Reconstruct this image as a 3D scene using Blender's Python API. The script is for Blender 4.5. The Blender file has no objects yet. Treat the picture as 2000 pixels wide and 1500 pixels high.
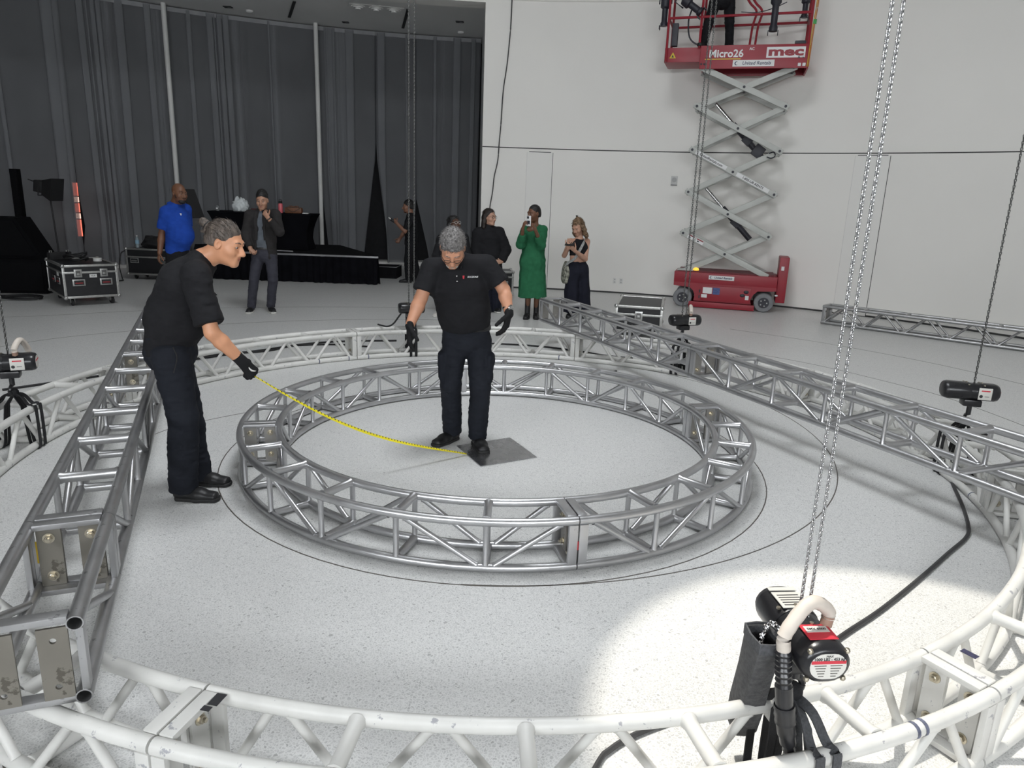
import bpy, bmesh, math, random
import numpy as np
from mathutils import Vector, Matrix
random.seed(7)
rng = np.random.default_rng(7)
S = bpy.context.scene
COL = S.collection
R = math.radians
PI = math.pi

# ---------------------------------------------------------------- camera, sky, sun, added windows' fill light, exposure
cam = bpy.data.cameras.new('camera')
cam_o = bpy.data.objects.new('camera', cam)
COL.objects.link(cam_o)
S.camera = cam_o
cam.sensor_fit = 'HORIZONTAL'
cam.sensor_width = 36.0
cam.lens = 36.0 * 1420.0 / 2000.0
cam.clip_start = 0.05
cam.clip_end = 200
PITCH, ROLL, CAM_H = 0.25616525, 0.03627062, 1.888057
cp, sp = math.cos(PITCH), math.sin(PITCH)
fwd = Vector((0, cp, -sp)); rt = Vector((1, 0, 0)); up = Vector((0, sp, cp))
r2 = rt * math.cos(ROLL) + up * math.sin(ROLL)
u2 = -rt * math.sin(ROLL) + up * math.cos(ROLL)
cm = Matrix.Identity(4)
for i in range(3):
    cm[i][0] = r2[i]; cm[i][1] = u2[i]; cm[i][2] = -fwd[i]
cm[2][3] = CAM_H
cam_o.matrix_world = cm

CX, CY = -0.10, 5.20          # centre of the rotunda
RW = 9.85                     # radius of the white wall
H_DOME = 8.6                 # height of the oculus
R_OC = 1.40                   # radius of the oculus

world = bpy.data.worlds.new('sky')
S.world = world
world.use_nodes = True
bg = world.node_tree.nodes['Background']
bg.inputs[0].default_value = (0.93, 0.965, 1.0, 1)
bg.inputs[1].default_value = 20.5

sun_l = bpy.data.lights.new('sun', 'SUN')
sun_l.energy = 3.0
sun_l.angle = R(0.9)
sun_l.color = (1.0, 0.94, 0.83)
sun = bpy.data.objects.new('sun', sun_l)
COL.objects.link(sun)
# the sun falls through the oculus and lands at (1.68, 2.20) on the floor
sd = Vector((CX, CY, H_DOME)) - Vector((1.68, 2.20, 0))
sun.rotation_euler = sd.to_track_quat('Z', 'Y').to_euler()
sun.location = (CX, CY, 30)

def portal(name, loc, rot, sx, sy):
    l = bpy.data.lights.new(name, 'AREA')
    l.shape = 'RECTANGLE'; l.size = sx; l.size_y = sy
    l.cycles.is_portal = True
    o = bpy.data.objects.new(name, l)
    COL.objects.link(o)
    o.location = loc; o.rotation_euler = rot
    return o
portal('oculus_portal', (CX, CY, H_DOME + 0.25), (0, 0, 0), 2 * R_OC, 2 * R_OC)
FILL_WINDOWS = [(-78, 26), (-114, 26)]   # (angle of centre, angular width) of unseen fill windows added behind the camera
WIN_Z = (2.8, 4.3)
for a, wd in FILL_WINDOWS:
    ca, sa = math.cos(R(a)), math.sin(R(a))
    rr = RW + 0.3
    zc = (WIN_Z[0] + WIN_Z[1]) / 2
    o = portal('fill_window_portal', (CX + rr * ca, CY + rr * sa, zc), (0, 0, 0), 2 * rr * math.sin(R(wd / 2)) + .3, WIN_Z[1] - WIN_Z[0] + .2)
    o.rotation_euler = Vector((ca, sa, 0)).to_track_quat('Z', 'Y').to_euler()

S.view_settings.view_transform = 'Standard'
S.view_settings.look = 'None'
S.view_settings.gamma = 1.0
S.view_settings.use_curve_mapping = False
S.view_settings.exposure = 0.08
try:
    S.cycles.use_denoising = True
    S.cycles.max_bounces = 8
    S.cycles.diffuse_bounces = 5
    S.cycles.glossy_bounces = 3
    S.cycles.transparent_max_bounces = 12
    S.cycles.caustics_reflective = False
    S.cycles.caustics_refractive = False
except Exception:
    pass

# ---------------------------------------------------------------- helpers
def srgb(r, g, b):
    f = lambda c: (c / 255.0) / 12.92 if c / 255.0 <= 0.04045 else ((c / 255.0 + 0.055) / 1.055) ** 2.4
    return (f(r), f(g), f(b))

def mat(name, col, rough=0.5, metal=0.0, spec=0.5, vary=0.0, scale=8.0, bump=0.0, bscale=60.0, emit=None, trans=0.0, alpha=1.0, coat=0.0, detail=3.0, stretch=None):
    m = bpy.data.materials.new(name)
    m.use_nodes = True
    nt = m.node_tree; N = nt.nodes; L = nt.links
    b = N['Principled BSDF']
    b.inputs['Base Color'].default_value = (*col, 1)
    b.inputs['Roughness'].default_value = rough
    b.inputs['Metallic'].default_value = metal
    b.inputs['Specular IOR Level'].default_value = spec
    b.inputs['Transmission Weight'].default_value = trans
    b.inputs['Alpha'].default_value = alpha
    b.inputs['Coat Weight'].default_value = coat
    if emit:
        b.inputs['Emission Color'].default_value = (*emit[:3], 1)
        b.inputs['Emission Strength'].default_value = emit[3]
    if vary > 0 or bump > 0:
        tc = N.new('ShaderNodeTexCoord')
        src = tc.outputs['Object']
        if stretch:
            mp = N.new('ShaderNodeMapping'); mp.inputs['Scale'].default_value = stretch
            L.new(src, mp.inputs[0]); src = mp.outputs[0]
    if vary > 0:
        n = N.new('ShaderNodeTexNoise'); n.inputs['Scale'].default_value = scale; n.inputs['Detail'].default_value = detail
        L.new(src, n.inputs['Vector'])
        rmp = N.new('ShaderNodeMapRange')
        rmp.inputs[1].default_value = 0.3; rmp.inputs[2].default_value = 0.7
        rmp.inputs[3].default_value = 1 - vary; rmp.inputs[4].default_value = 1 + vary
        L.new(n.outputs[0], rmp.inputs[0])
        mx = N.new('ShaderNodeVectorMath'); mx.operation = 'SCALE'
        mx.inputs[0].default_value = col
        L.new(rmp.outputs[0], mx.inputs['Scale'])
        L.new(mx.outputs[0], b.inputs['Base Color'])
    if bump > 0:
        n2 = N.new('ShaderNodeTexNoise'); n2.inputs['Scale'].default_value = bscale; n2.inputs['Detail'].default_value = 4
        L.new(src, n2.inputs['Vector'])
        bp = N.new('ShaderNodeBump'); bp.inputs['Strength'].default_value = bump; bp.inputs['Distance'].default_value = 0.01
        L.new(n2.outputs[0], bp.inputs['Height'])
        L.new(bp.outputs[0], b.inputs['Normal'])
    return m

def mesh_np(name, V, F, m=None, smooth=True, sharp=None):
    me = bpy.data.meshes.new(name)
    V = np.asarray(V, np.float32)
    if len(F) and isinstance(F, np.ndarray):
        nf, k = F.shape
        me.vertices.add(len(V)); me.vertices.foreach_set('co', V.ravel())
        me.loops.add(nf * k); me.polygons.add(nf)
        me.loops.foreach_set('vertex_index', F.astype(np.int32).ravel())
        me.polygons.foreach_set('loop_start', np.arange(0, nf * k, k, dtype=np.int32))
        me.update(calc_edges=True)
    else:
        me.from_pydata([tuple(map(float, v)) for v in V], [], F)
        me.update()
    if smooth:
        me.polygons.foreach_set('use_smooth', [True] * len(me.polygons))
        if sharp is not None:
            me.set_sharp_from_angle(angle=R(sharp))
    if m is not None:
        for q in (m if isinstance(m, (list, tuple)) else [m]):
            me.materials.append(q)
    return me

def put(name, me, parent=None, M=None):
    o = bpy.data.objects.new(name, me)
    COL.objects.link(o)
    if parent is not None: o.parent = parent
    if M is not None: o.matrix_local = M
    return o

def tag(o, label=None, cat=None, group=None, kind=None):
    if label: o['label'] = label
    if cat: o['category'] = cat
    if group: o['group'] = group
    if kind: o['kind'] = kind
    return o

def empty(name, loc=(0, 0, 0), rz=0.0, parent=None, label=None, cat=None, group=None, M=None):
    o = bpy.data.objects.new(name, None)
    o.empty_display_size = 0.1
    COL.objects.link(o)
    if parent is not None: o.parent = parent
    if M is not None:
        o.matrix_local = M
    else:
        o.location = loc; o.rotation_euler = (0, 0, rz)
    return tag(o, label, cat, group)

KIDS = {}
def copy_tree(o, parent=None):
    c = o.copy(); COL.objects.link(c)
    if parent is not None: c.parent = parent
    for ch in list(o.children):
        copy_tree(ch, c)
    return c

def frame_from_dir(d, upv=(0, 0, 1)):
    z = Vector(d).normalized()
    u = Vector(upv)
    if abs(z.dot(u.normalized())) > 0.98: u = Vector((0, 1, 0))
    x = u.cross(z).normalized(); y = z.cross(x)
    return x, y, z

class MB:
    """collects shapes for one mesh object"""
    def __init__(s):
        s.v = []; s.f = []; s.mi = []; s.cur = 0
    def add(s, V, F):
        k = len(s.v)
        s.v += [tuple(p) for p in V]
        s.f += [tuple(i + k for i in q) for q in F]
        s.mi += [s.cur] * len(F)
        return s
    def box(s, c, size, M=None, bev=0.0):
        hx, hy, hz = size[0] / 2, size[1] / 2, size[2] / 2
        if bev <= 0:
            P = [(-hx, -hy, -hz), (hx, -hy, -hz), (hx, hy, -hz), (-hx, hy, -hz), (-hx, -hy, hz), (hx, -hy, hz), (hx, hy, hz), (-hx, hy, hz)]
            F = [(0, 3, 2, 1), (4, 5, 6, 7), (0, 1, 5, 4), (1, 2, 6, 5), (2, 3, 7, 6), (3, 0, 4, 7)]
        else:
            bm = bmesh.new(); bmesh.ops.create_cube(bm, size=1.0)
            for v in bm.verts: v.co = Vector((v.co.x * size[0], v.co.y * size[1], v.co.z * size[2]))
            bmesh.ops.bevel(bm, geom=bm.edges[:], offset=bev, segments=2, affect='EDGES', profile=0.6)
            bm.verts.index_update()
            P = [tuple(v.co) for v in bm.verts]; F = [tuple(v.index for v in f.verts) for f in bm.faces]
            bm.free()
        if M is not None: P = [tuple((M.to_3x3() if len(M) == 4 else M) @ Vector(p)) for p in P]
        return s.add([(p[0] + c[0], p[1] + c[1], p[2] + c[2]) for p in P], F)
    def tube(s, p0, p1, r, n=10, caps=True, flare=0.0, r1=None):
        p0 = Vector(p0); p1 = Vector(p1); d = p1 - p0; L = d.length
        x, y, z = frame_from_dir(d)
        r1 = r if r1 is None else r1
        st = [(0, r), (L, r1)] if flare <= 0 else [(0, r * (1 + flare)), (r * .35, r * (1 + flare * .8)), (r * .75, r), (L - r * .75, r), (L - r * .35, r * (1 + flare * .8)), (L, r * (1 + flare))]
        V = []
        for t, q in st:
            for k in range(n):
                a = 2 * PI * k / n
                V.append(p0 + z * t + x * (q * math.cos(a)) + y * (q * math.sin(a)))
        F = []
        m = len(st)
        for i in range(m - 1):
            for k in range(n):
                F.append((i * n + k, i * n + (k + 1) % n, (i + 1) * n + (k + 1) % n, (i + 1) * n + k))
        if caps:
            F.append(tuple(range(n - 1, -1, -1))); F.append(tuple((m - 1) * n + k for k in range(n)))
        return s.add(V, F)
    def path(s, pts, r, n=8, closed=False, caps=True, flat=None, upv=(0, 0, 1)):
        """tube (or strip of section flat=(w,t)) swept along points"""
        P = [Vector(p) for p in pts]; m = len(P)
        V = []
        pu = Vector(upv)
        for i in range(m):
            if closed: d = P[(i + 1) % m] - P[i - 1]
            else: d = P[min(i + 1, m - 1)] - P[max(i - 1, 0)]
            if d.length < 1e-9: d = Vector((0, 0, 1))
            z = d.normalized()
            x = pu.cross(z)
            if x.length < 0.05:
                x = Vector((0, 1, 0)).cross(z)
                if x.length < .05: x = Vector((1, 0, 0)).cross(z)
            x.normalize(); y = z.cross(x)
            rr = r[i] if isinstance(r, (list, tuple)) else r
            if flat:
                for a, b in ((-1, -1), (1, -1), (1, 1), (-1, 1)):
                    V.append(P[i] + x * (a * flat[0] / 2) + y * (b * flat[1] / 2))
            else:
                for k in range(n):
                    a = 2 * PI * k / n
                    V.append(P[i] + x * (rr * math.cos(a)) + y * (rr * math.sin(a)))
        k_ = 4 if flat else n
        F = []
        for i in range(m if closed else m - 1):
            j = (i + 1) % m
            for k in range(k_):
                F.append((i * k_ + k, i * k_ + (k + 1) % k_, j * k_ + (k + 1) % k_, j * k_ + k))
        if caps and not closed:
            F.append(tuple(range(k_ - 1, -1, -1))); F.append(tuple((m - 1) * k_ + k for k in range(k_)))
        return s.add(V, F)
    def lathe(s, prof, n=20, M=None, caps=True):
        V = []; m = len(prof)
        for r, z in prof:
            for k in range(n):
                a = 2 * PI * k / n
                p = Vector((r * math.cos(a), r * math.sin(a), z))
                V.append(M @ p if M is not None else p)
        F = []
        for i in range(m - 1):
            for k in range(n):
                F.append((i * n + k, i * n + (k + 1) % n, (i + 1) * n + (k + 1) % n, (i + 1) * n + k))
        if caps:
            F.append(tuple(range(n - 1, -1, -1))); F.append(tuple((m - 1) * n + k for k in range(n)))
        return s.add(V, F)
    def sphere(s, c, rad, n=12, M=None):
        if not isinstance(rad, (tuple, list)): rad = (rad,) * 3
        V = []; F = []
        m = max(4, n // 2)
        for i in range(1, m):
            t = PI * i / m
            for k in range(n):
                a = 2 * PI * k / n
                V.append(Vector((rad[0] * math.sin(t) * math.cos(a), rad[1] * math.sin(t) * math.sin(a), rad[2] * math.cos(t))))
        V.append(Vector((0, 0, rad[2]))); V.append(Vector((0, 0, -rad[2])))
        top = len(V) - 2; bot = top + 1
        for i in range(m - 2):
            for k in range(n):
                F.append((i * n + k, (i + 1) * n + k, (i + 1) * n + (k + 1) % n, i * n + (k + 1) % n))
        for k in range(n):
            F.append((top, k, (k + 1) % n)); F.append((bot, (m - 2) * n + (k + 1) % n, (m - 2) * n + k))
        if M is not None: V = [M.to_3x3() @ v for v in V]
        return s.add([v + Vector(c) for v in V], F)
    def prism(s, outline, d, M=None):
        """outline in local xy, thickness d along z (centred)"""
        n = len(outline)
        V = [Vector((p[0], p[1], -d / 2)) for p in outline] + [Vector((p[0], p[1], d / 2)) for p in outline]
        if M is not None: V = [M @ v for v in V]
        F = [tuple(range(n - 1, -1, -1)), tuple(range(n, 2 * n))]
        for k in range(n):
            F.append((k, (k + 1) % n, n + (k + 1) % n, n + k))
        return s.add(V, F)
    def holeplate(s, w, h, t, holes, rh, M=None, n=16):
        """plate in local xy (w x h) with round holes at (0, y) each in its own cell"""
        ys = sorted(holes)
        cuts = [-h / 2] + [(a + b) / 2 for a, b in zip(ys, ys[1:])] + [h / 2]
        for yc, y0, y1 in zip(ys, cuts, cuts[1:]):
            ring = []; rect = []
            for k in range(n):
                a = 2 * PI * k / n
                c, q = math.cos(a), math.sin(a)
                ring.append((rh * c, yc + rh * q))
                tx = (w / 2) / abs(c) if abs(c) > 1e-6 else 1e9
                ty = ((y1 - yc) / q if q > 1e-6 else ((y0 - yc) / q if q < -1e-6 else 1e9))
                u = min(tx, ty)
                rect.append((u * c, yc + u * q))
            # square the corners
            for (qx, qy) in ((w / 2, y1), (-w / 2, y1), (-w / 2, y0), (w / 2, y0)):
                j = min(range(n), key=lambda i: (rect[i][0] - qx) ** 2 + (rect[i][1] - qy) ** 2)
                rect[j] = (qx, qy)
            V = []
            for zz in (-t / 2, t / 2):
                V += [Vector((p[0], p[1], zz)) for p in ring] + [Vector((p[0], p[1], zz)) for p in rect]
            F = []
            for k in range(n):
                k2 = (k + 1) % n
                F.append((k, n + k, n + k2, k2)[::-1])
                F.append((2 * n + k, 3 * n + k, 3 * n + k2, 2 * n + k2))
                F.append((k, k2, 2 * n + k2, 2 * n + k)[::-1])
                F.append((n + k, n + k2, 3 * n + k2, 3 * n + k))
            if M is not None: V = [M @ v for v in V]
            s.add(V, F)
        return s
    def mesh(s, name, m=None, sharp=40, smooth=True):
        me = mesh_np(name, s.v, s.f, m, smooth, sharp)
        if isinstance(m, (list, tuple)):
            me.polygons.foreach_set('material_index', s.mi)
        return me
    def build(s, name, m=None, parent=None, M=None, sharp=40, smooth=True):
        return put(name, s.mesh(name, m, sharp, smooth), parent, M)

def T(x, y, z): return Matrix.Translation((x, y, z))
def Rz(a): return Matrix.Rotation(a, 4, 'Z')
def Rx(a): return Matrix.Rotation(a, 4, 'X')
def Ry(a): return Matrix.Rotation(a, 4, 'Y')
def basis(x, y, z, o=(0, 0, 0)):
    m = Matrix.Identity(4)
    for i in range(3):
        m[i][0] = x[i]; m[i][1] = y[i]; m[i][2] = z[i]; m[i][3] = o[i]
    return m
def catmull(pts, n=8):
    P = [Vector(p) for p in pts]
    Q = [P[0] * 2 - P[1]] + P + [P[-1] * 2 - P[-2]]
    out = []
    for i in range(1, len(Q) - 2):
        for k in range(n):
            t = k / n
            a, b, c, d = Q[i - 1], Q[i], Q[i + 1], Q[i + 2]
            out.append(0.5 * ((2 * b) + (c - a) * t + (2 * a - 5 * b + 4 * c - d) * t * t + (3 * b - a - 3 * c + d) * t ** 3))
    out.append(P[-1])
    return out

def text_mesh(name, txt, size, m, parent=None, M=None, ext=0.0008, bold=0.0, shear=0.0, align='CENTER', sx=1.0):
    """flat lettering turned into a mesh, in local xy facing +z"""
    cu = bpy.data.curves.new(name, 'FONT')
    cu.body = txt; cu.size = size; cu.extrude = ext; cu.offset = bold; cu.shear = shear
    cu.align_x = align; cu.align_y = 'CENTER'; cu.resolution_u = 2
    o = bpy.data.objects.new('lettering_tmp', cu)
    COL.objects.link(o)
    dg = bpy.context.evaluated_depsgraph_get()
    me = bpy.data.meshes.new_from_object(o.evaluated_get(dg))
    bpy.data.objects.remove(o); bpy.data.curves.remove(cu)
    me.name = name
    me.materials.clear(); me.materials.append(m)
    ob = put(name, me, parent)
    MM = M if M is not None else Matrix.Identity(4)
    ob.matrix_local = MM @ Matrix.Diagonal((sx, 1, 1, 1))
    return ob
# ---------------------------------------------------------------- materials of the setting
M_wall = mat('white wall paint', (0.85, 0.835, 0.80), 0.65, vary=0.02, scale=0.6, bump=0.03, bscale=25)
M_back = mat('grey entrance wall', (0.35, 0.345, 0.335), 0.6, vary=0.03, scale=0.6)
M_soffit = mat('soffit paint', (0.62, 0.62, 0.61), 0.7, vary=0.02, scale=0.7)
M_gap = mat('dark shadow gap', (0.05, 0.05, 0.05), 0.8, vary=0.1)
M_dark = mat('dark rear wall', (0.012, 0.012, 0.014), 0.9, vary=0.2)
M_brass = mat('dark zinc inlay', (0.10, 0.09, 0.08), 0.5, vary=0.2)

def terrazzo():
    m = bpy.data.materials.new('white terrazzo'); m.use_nodes = True
    nt = m.node_tree; N = nt.nodes; L = nt.links
    b = N['Principled BSDF']
    tc = N.new('ShaderNodeTexCoord')
    # warp
    nz = N.new('ShaderNodeTexNoise'); nz.inputs['Scale'].default_value = 40
    L.new(tc.outputs['Object'], nz.inputs['Vector'])
    wa = N.new('ShaderNodeVectorMath'); wa.operation = 'MULTIPLY_ADD'
    wa.inputs[1].default_value = (0.024,) * 3
    L.new(nz.outputs['Color'], wa.inputs[0]); L.new(tc.outputs['Object'], wa.inputs[2])
    v = N.new('ShaderNodeTexVoronoi'); v.inputs['Scale'].default_value = 84
    L.new(wa.outputs[0], v.inputs['Vector'])
    ve = N.new('ShaderNodeTexVoronoi'); ve.feature = 'DISTANCE_TO_EDGE'; ve.inputs['Scale'].default_value = 84
    L.new(wa.outputs[0], ve.inputs['Vector'])
    sep = N.new('ShaderNodeSeparateColor'); L.new(v.outputs['Color'], sep.inputs[0])
    cr = N.new('ShaderNodeValToRGB')
    e = cr.color_ramp.elements
    e[0].position = 0.0; e[0].color = (0.40, 0.40, 0.395, 1)
    e[1].position = 1.0; e[1].color = (0.61, 0.61, 0.60, 1)
    for p, c in ((0.03, (0.44, 0.44, 0.435, 1)), (0.07, (0.51, 0.51, 0.505, 1)), (0.35, (0.555, 0.557, 0.55, 1)), (0.75, (0.60, 0.60, 0.59, 1))):
        q = e.new(p); q.color = c
    L.new(sep.outputs[0], cr.inputs[0])
    # pale matrix between chips
    ed = N.new('ShaderNodeMapRange'); ed.inputs[1].default_value = 0.07; ed.inputs[2].default_value = 0.17
    L.new(ve.outputs['Distance'], ed.inputs[0])
    mx = N.new('ShaderNodeMix'); mx.data_type = 'RGBA'
    mx.inputs['A'].default_value = (0.71, 0.71, 0.70, 1)
    L.new(ed.outputs[0], mx.inputs['Factor']); L.new(cr.outputs[0], mx.inputs['B'])
    # a few dark specks
    v2 = N.new('ShaderNodeTexVoronoi'); v2.inputs['Scale'].default_value = 24
    L.new(wa.outputs[0], v2.inputs['Vector'])
    sp_ = N.new('ShaderNodeMapRange'); sp_.inputs[1].default_value = 0.045; sp_.inputs[2].default_value = 0.08; sp_.inputs[3].default_value = 0.6; sp_.inputs[4].default_value = 1
    L.new(v2.outputs['Distance'], sp_.inputs[0])
    big = N.new('ShaderNodeTexNoise'); big.inputs['Scale'].default_value = 0.5; big.inputs['Detail'].default_value = 3
    L.new(tc.outputs['Object'], big.inputs['Vector'])
    bm_ = N.new('ShaderNodeMapRange'); bm_.inputs[3].default_value = 0.93; bm_.inputs[4].default_value = 1.05
    L.new(big.outputs[0], bm_.inputs[0])
    pr = N.new('ShaderNodeMath'); pr.operation = 'MULTIPLY'
    L.new(sp_.outputs[0], pr.inputs[0]); L.new(bm_.outputs[0], pr.inputs[1])
    sc = N.new('ShaderNodeVectorMath'); sc.operation = 'SCALE'
    L.new(mx.outputs['Result'], sc.inputs[0]); L.new(pr.outputs[0], sc.inputs['Scale'])
    L.new(sc.outputs[0], b.inputs['Base Color'])
    b.inputs['Roughness'].default_value = 0.33
    b.inputs['Specular IOR Level'].default_value = 0.25
    return m
M_floor = terrazzo()

def cyl_wall(name, R0, R1, a0, a1, z0, z1, m, n=None, cx=CX, cy=CY, kind='structure'):
    """solid wall between radii R0 < R1, angles in degrees"""
    n = n or max(2, int(abs(a1 - a0) / 1.5))
    V = []; F = []
    for i in range(n + 1):
        a = R(a0 + (a1 - a0) * i / n)
        for rr in (R0, R1):
            for z in (z0, z1):
                V.append((cx + rr * math.cos(a), cy + rr * math.sin(a), z))
    for i in range(n):
        k = i * 4; j = k + 4
        F += [(k, k + 1, j + 1, j), (k + 2, j + 2, j + 3, k + 3), (k, j, j + 2, k + 2), (k + 1, k + 3, j + 3, j + 1)]
    F += [(0, 2, 3, 1), (n * 4, n * 4 + 1, n * 4 + 3, n * 4 + 2)]
    o = put(name, mesh_np(name, V, F, m, True, 30))
    if kind: o['kind'] = kind
    return o

# floor
fl = MB()
fl.lathe([(0.0001, -0.2), (16.5, -0.2), (16.5, 0.0), (0.0001, 0.0)], n=64, M=T(CX, CY, 0), caps=False)
floor = fl.build('floor', M_floor); floor['kind'] = 'structure'
def inlay(pts, w=0.007):
    mb = MB(); mb.path([(x, y, 0.0) for x, y in pts], 0, flat=(w, 0.003)); return mb.build('inlay_strip', M_brass, floor)
def arc(cx, cy, r, a0, a1, n=90): return [(cx + r * math.cos(R(a0 + (a1 - a0) * i / n)), cy + r * math.sin(R(a0 + (a1 - a0) * i / n))) for i in range(n + 1)]
inlay(arc(-0.109, 5.182, 1.949, 0, 360))
inlay(arc(-0.125, 5.93, 2.69, -92, 60))
def inl(pts): inlay([(p.x, p.y) for p in catmull([(x, y, 0) for x, y in pts], 8)])
inl([(-5.95, 7.75), (-5.564, 8.554), (-4.963, 9.178), (-3.997, 9.912), (-3.005, 10.419), (-1.725, 10.785), (-0.2, 10.95)])
inl([(-8.6, 8.7), (-7.042, 9.801), (-6.521, 10.091), (-5.726, 10.644), (-4.4, 11.3), (-2.9, 11.75), (-1.2, 12.0)])
inl([(-2.795, 5.048), (-2.686, 5.423), (-2.531, 5.627), (-2.261, 5.918), (-1.9, 6.2)])
inl([(2.6, 9.6), (3.6, 8.75), (4.243, 7.816), (4.509, 7.289), (4.684, 6.366), (4.7, 5.6)])
inl([(3.3, 11.0), (4.4, 10.1), (5.3, 9.0), (5.8, 8.0)])
inl([(-2.0, 2.35), (-1.55, 1.9), (-1.2, 1.45)])

A_J = 93.8      # angle of the jamb where the alcove begins
Z_SOF = 5.345
Z_TOP = 6.9
# white cylinder: right of the alcove, round behind the camera and up to the alcove's far side, with two added fill windows behind the camera
cyl_wall('wall_right', RW, RW + 0.5, -40, A_J, 0.012, Z_TOP, M_wall)
edges = sorted([(a - w / 2, a + w / 2) for a, w in FILL_WINDOWS], reverse=True)
segs = []; cur = -40
for w0, w1 in edges:
    segs.append((cur, w1)); cur = w0
segs.append((cur, -188))
for i, (a, b) in enumerate(segs):
    cyl_wall('wall_back', RW, RW + 0.5, b, a, 0, Z_TOP, M_back)
for w0, w1 in edges:
    cyl_wall('wall_back', RW, RW + 0.5, w0, w1, 0, WIN_Z[0], M_back)
    cyl_wall('wall_back', RW, RW + 0.5, w0, w1, WIN_Z[1], Z_TOP, M_back)
M_fill_window_frame = mat('added fill window frame', (0.6, 0.6, 0.6), 0.4, vary=0.05)
for i, (w0, w1) in enumerate(edges):
    root = cyl_wall('fill_window_%d' % (i + 1), RW + 0.2, RW + 0.26, w0, w1, WIN_Z[0], WIN_Z[0] + 0.07, M_fill_window_frame)
    for k in range(7):
        a = R(w0 + (w1 - w0) * k / 6)
        MB().box((CX + (RW + .23) * math.cos(a), CY + (RW + .23) * math.sin(a), sum(WIN_Z) / 2), (0.06, 0.06, WIN_Z[1] - WIN_Z[0])).build('mullion', M_fill_window_frame, root)
    zz = (WIN_Z[0] + WIN_Z[1]) / 2
# wall above the alcove
cyl_wall('wall_front', RW, RW + 0.5, A_J, 172, Z_SOF, Z_TOP, M_wall)
# shallow cone of a ceiling with the oculus
M_ceil = mat('grey ceiling plaster', (0.38, 0.375, 0.36), 0.7, vary=0.02, scale=0.8)
cb = MB()
prof = [(RW + 0.5, Z_TOP), (8.4, Z_TOP + .75), (6.0, Z_TOP + 1.2), (3.6, H_DOME - 0.2), (R_OC, H_DOME), (R_OC, H_DOME + 0.2)]
cb.lathe(prof + [(R_OC + .15, H_DOME + 0.2), (3.6, H_DOME+.1), (6.0, Z_TOP + 1.5), (RW + 0.7, Z_TOP)], n=96, M=T(CX, CY, 0), caps=False)
ceil = cb.build('ceiling', M_ceil, sharp=30); ceil['kind'] = 'structure'
# reveal line and ledge on the wall, shadow gap at its foot
r_ = cyl_wall('reveal_shadow_line', RW - 0.002, RW + 0.01, -30, A_J, 2.752, 2.770, M_gap)
r_ = cyl_wall('trim_2', RW - 0.035, RW + 0.01, -30, A_J - 0.3, 5.40, 5.47, M_wall)
r_ = cyl_wall('foot_gap_right', RW - 0.004, RW + 0.01, -30, A_J, 0.0, 0.03, M_gap)  # dark strip, its colour stands for the shade in the foot gap
# jib doors and wall plates
def jib(name, a0, a1, z1):
    o = cyl_wall(name, RW - 0.012, RW + 0.01, a0, a1, 0.012, z1, M_jib, n=6)
    g = cyl_wall('shadow_line', RW - 0.006, RW + 0.01, a0 - 0.05, a0, 0.012, z1, M_gap, n=2, kind=None); g.parent = o
    g = cyl_wall('shadow_line', RW - 0.006, RW + 0.01, a1, a1 + 0.05, 0.012, z1, M_jib2, n=2, kind=None); g.parent = o
    g = cyl_wall('top_gap', RW - 0.013, RW + 0.01, a0 + .2, a1 - .2, z1, z1 + 0.012, M_gap, n=4, kind=None); g.parent = o
    return o
M_jib = mat('jib door paint', (0.83, 0.82, 0.79), 0.6, vary=0.02, scale=1)
M_jib2 = mat('door edge shadow', (0.68, 0.67, 0.65), 0.7, vary=0.05)
jib('door_1', 85.7, 88.62, 2.69)
jib('door_2', 50.33, 53.51, 2.72)

# alcove: side return, soffit step, ceiling, dark rear wall
cyl_wall('wall_left', RW, 14.6, 172, 173, 0, 5.9, M_soffit)
cyl_wall('wall_alcove', RW + 0.45, 14.6, A_J - 0.6, A_J - 0.02, 0, 5.9, M_soffit, n=2)
cyl_wall('wall_rear', 14.35, 14.6, A_J - 1, 173, 0, 5.9, M_dark)
ca_ = cyl_wall('ceiling', RW + 0.5, 14.6, A_J - 1, 173, 5.44, 5.6, mat('alcove ceiling paint', (0.80, 0.80, 0.79), 0.75, vary=0.03, scale=0.7))
cyl_wall('trim_3', 13.85, 14.35, A_J, 150, 0.0, 0.10, M_wall)
# ceiling fittings of the alcove (world x, y on the ceiling plane)
def cpos(px, py): return (px, py)
M_black = mat('matte black', (0.012, 0.012, 0.013), 0.6, vary=0.15)
M_lampw = mat('lamp white', (0.75, 0.75, 0.73), 0.4, vary=0.03)
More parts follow.
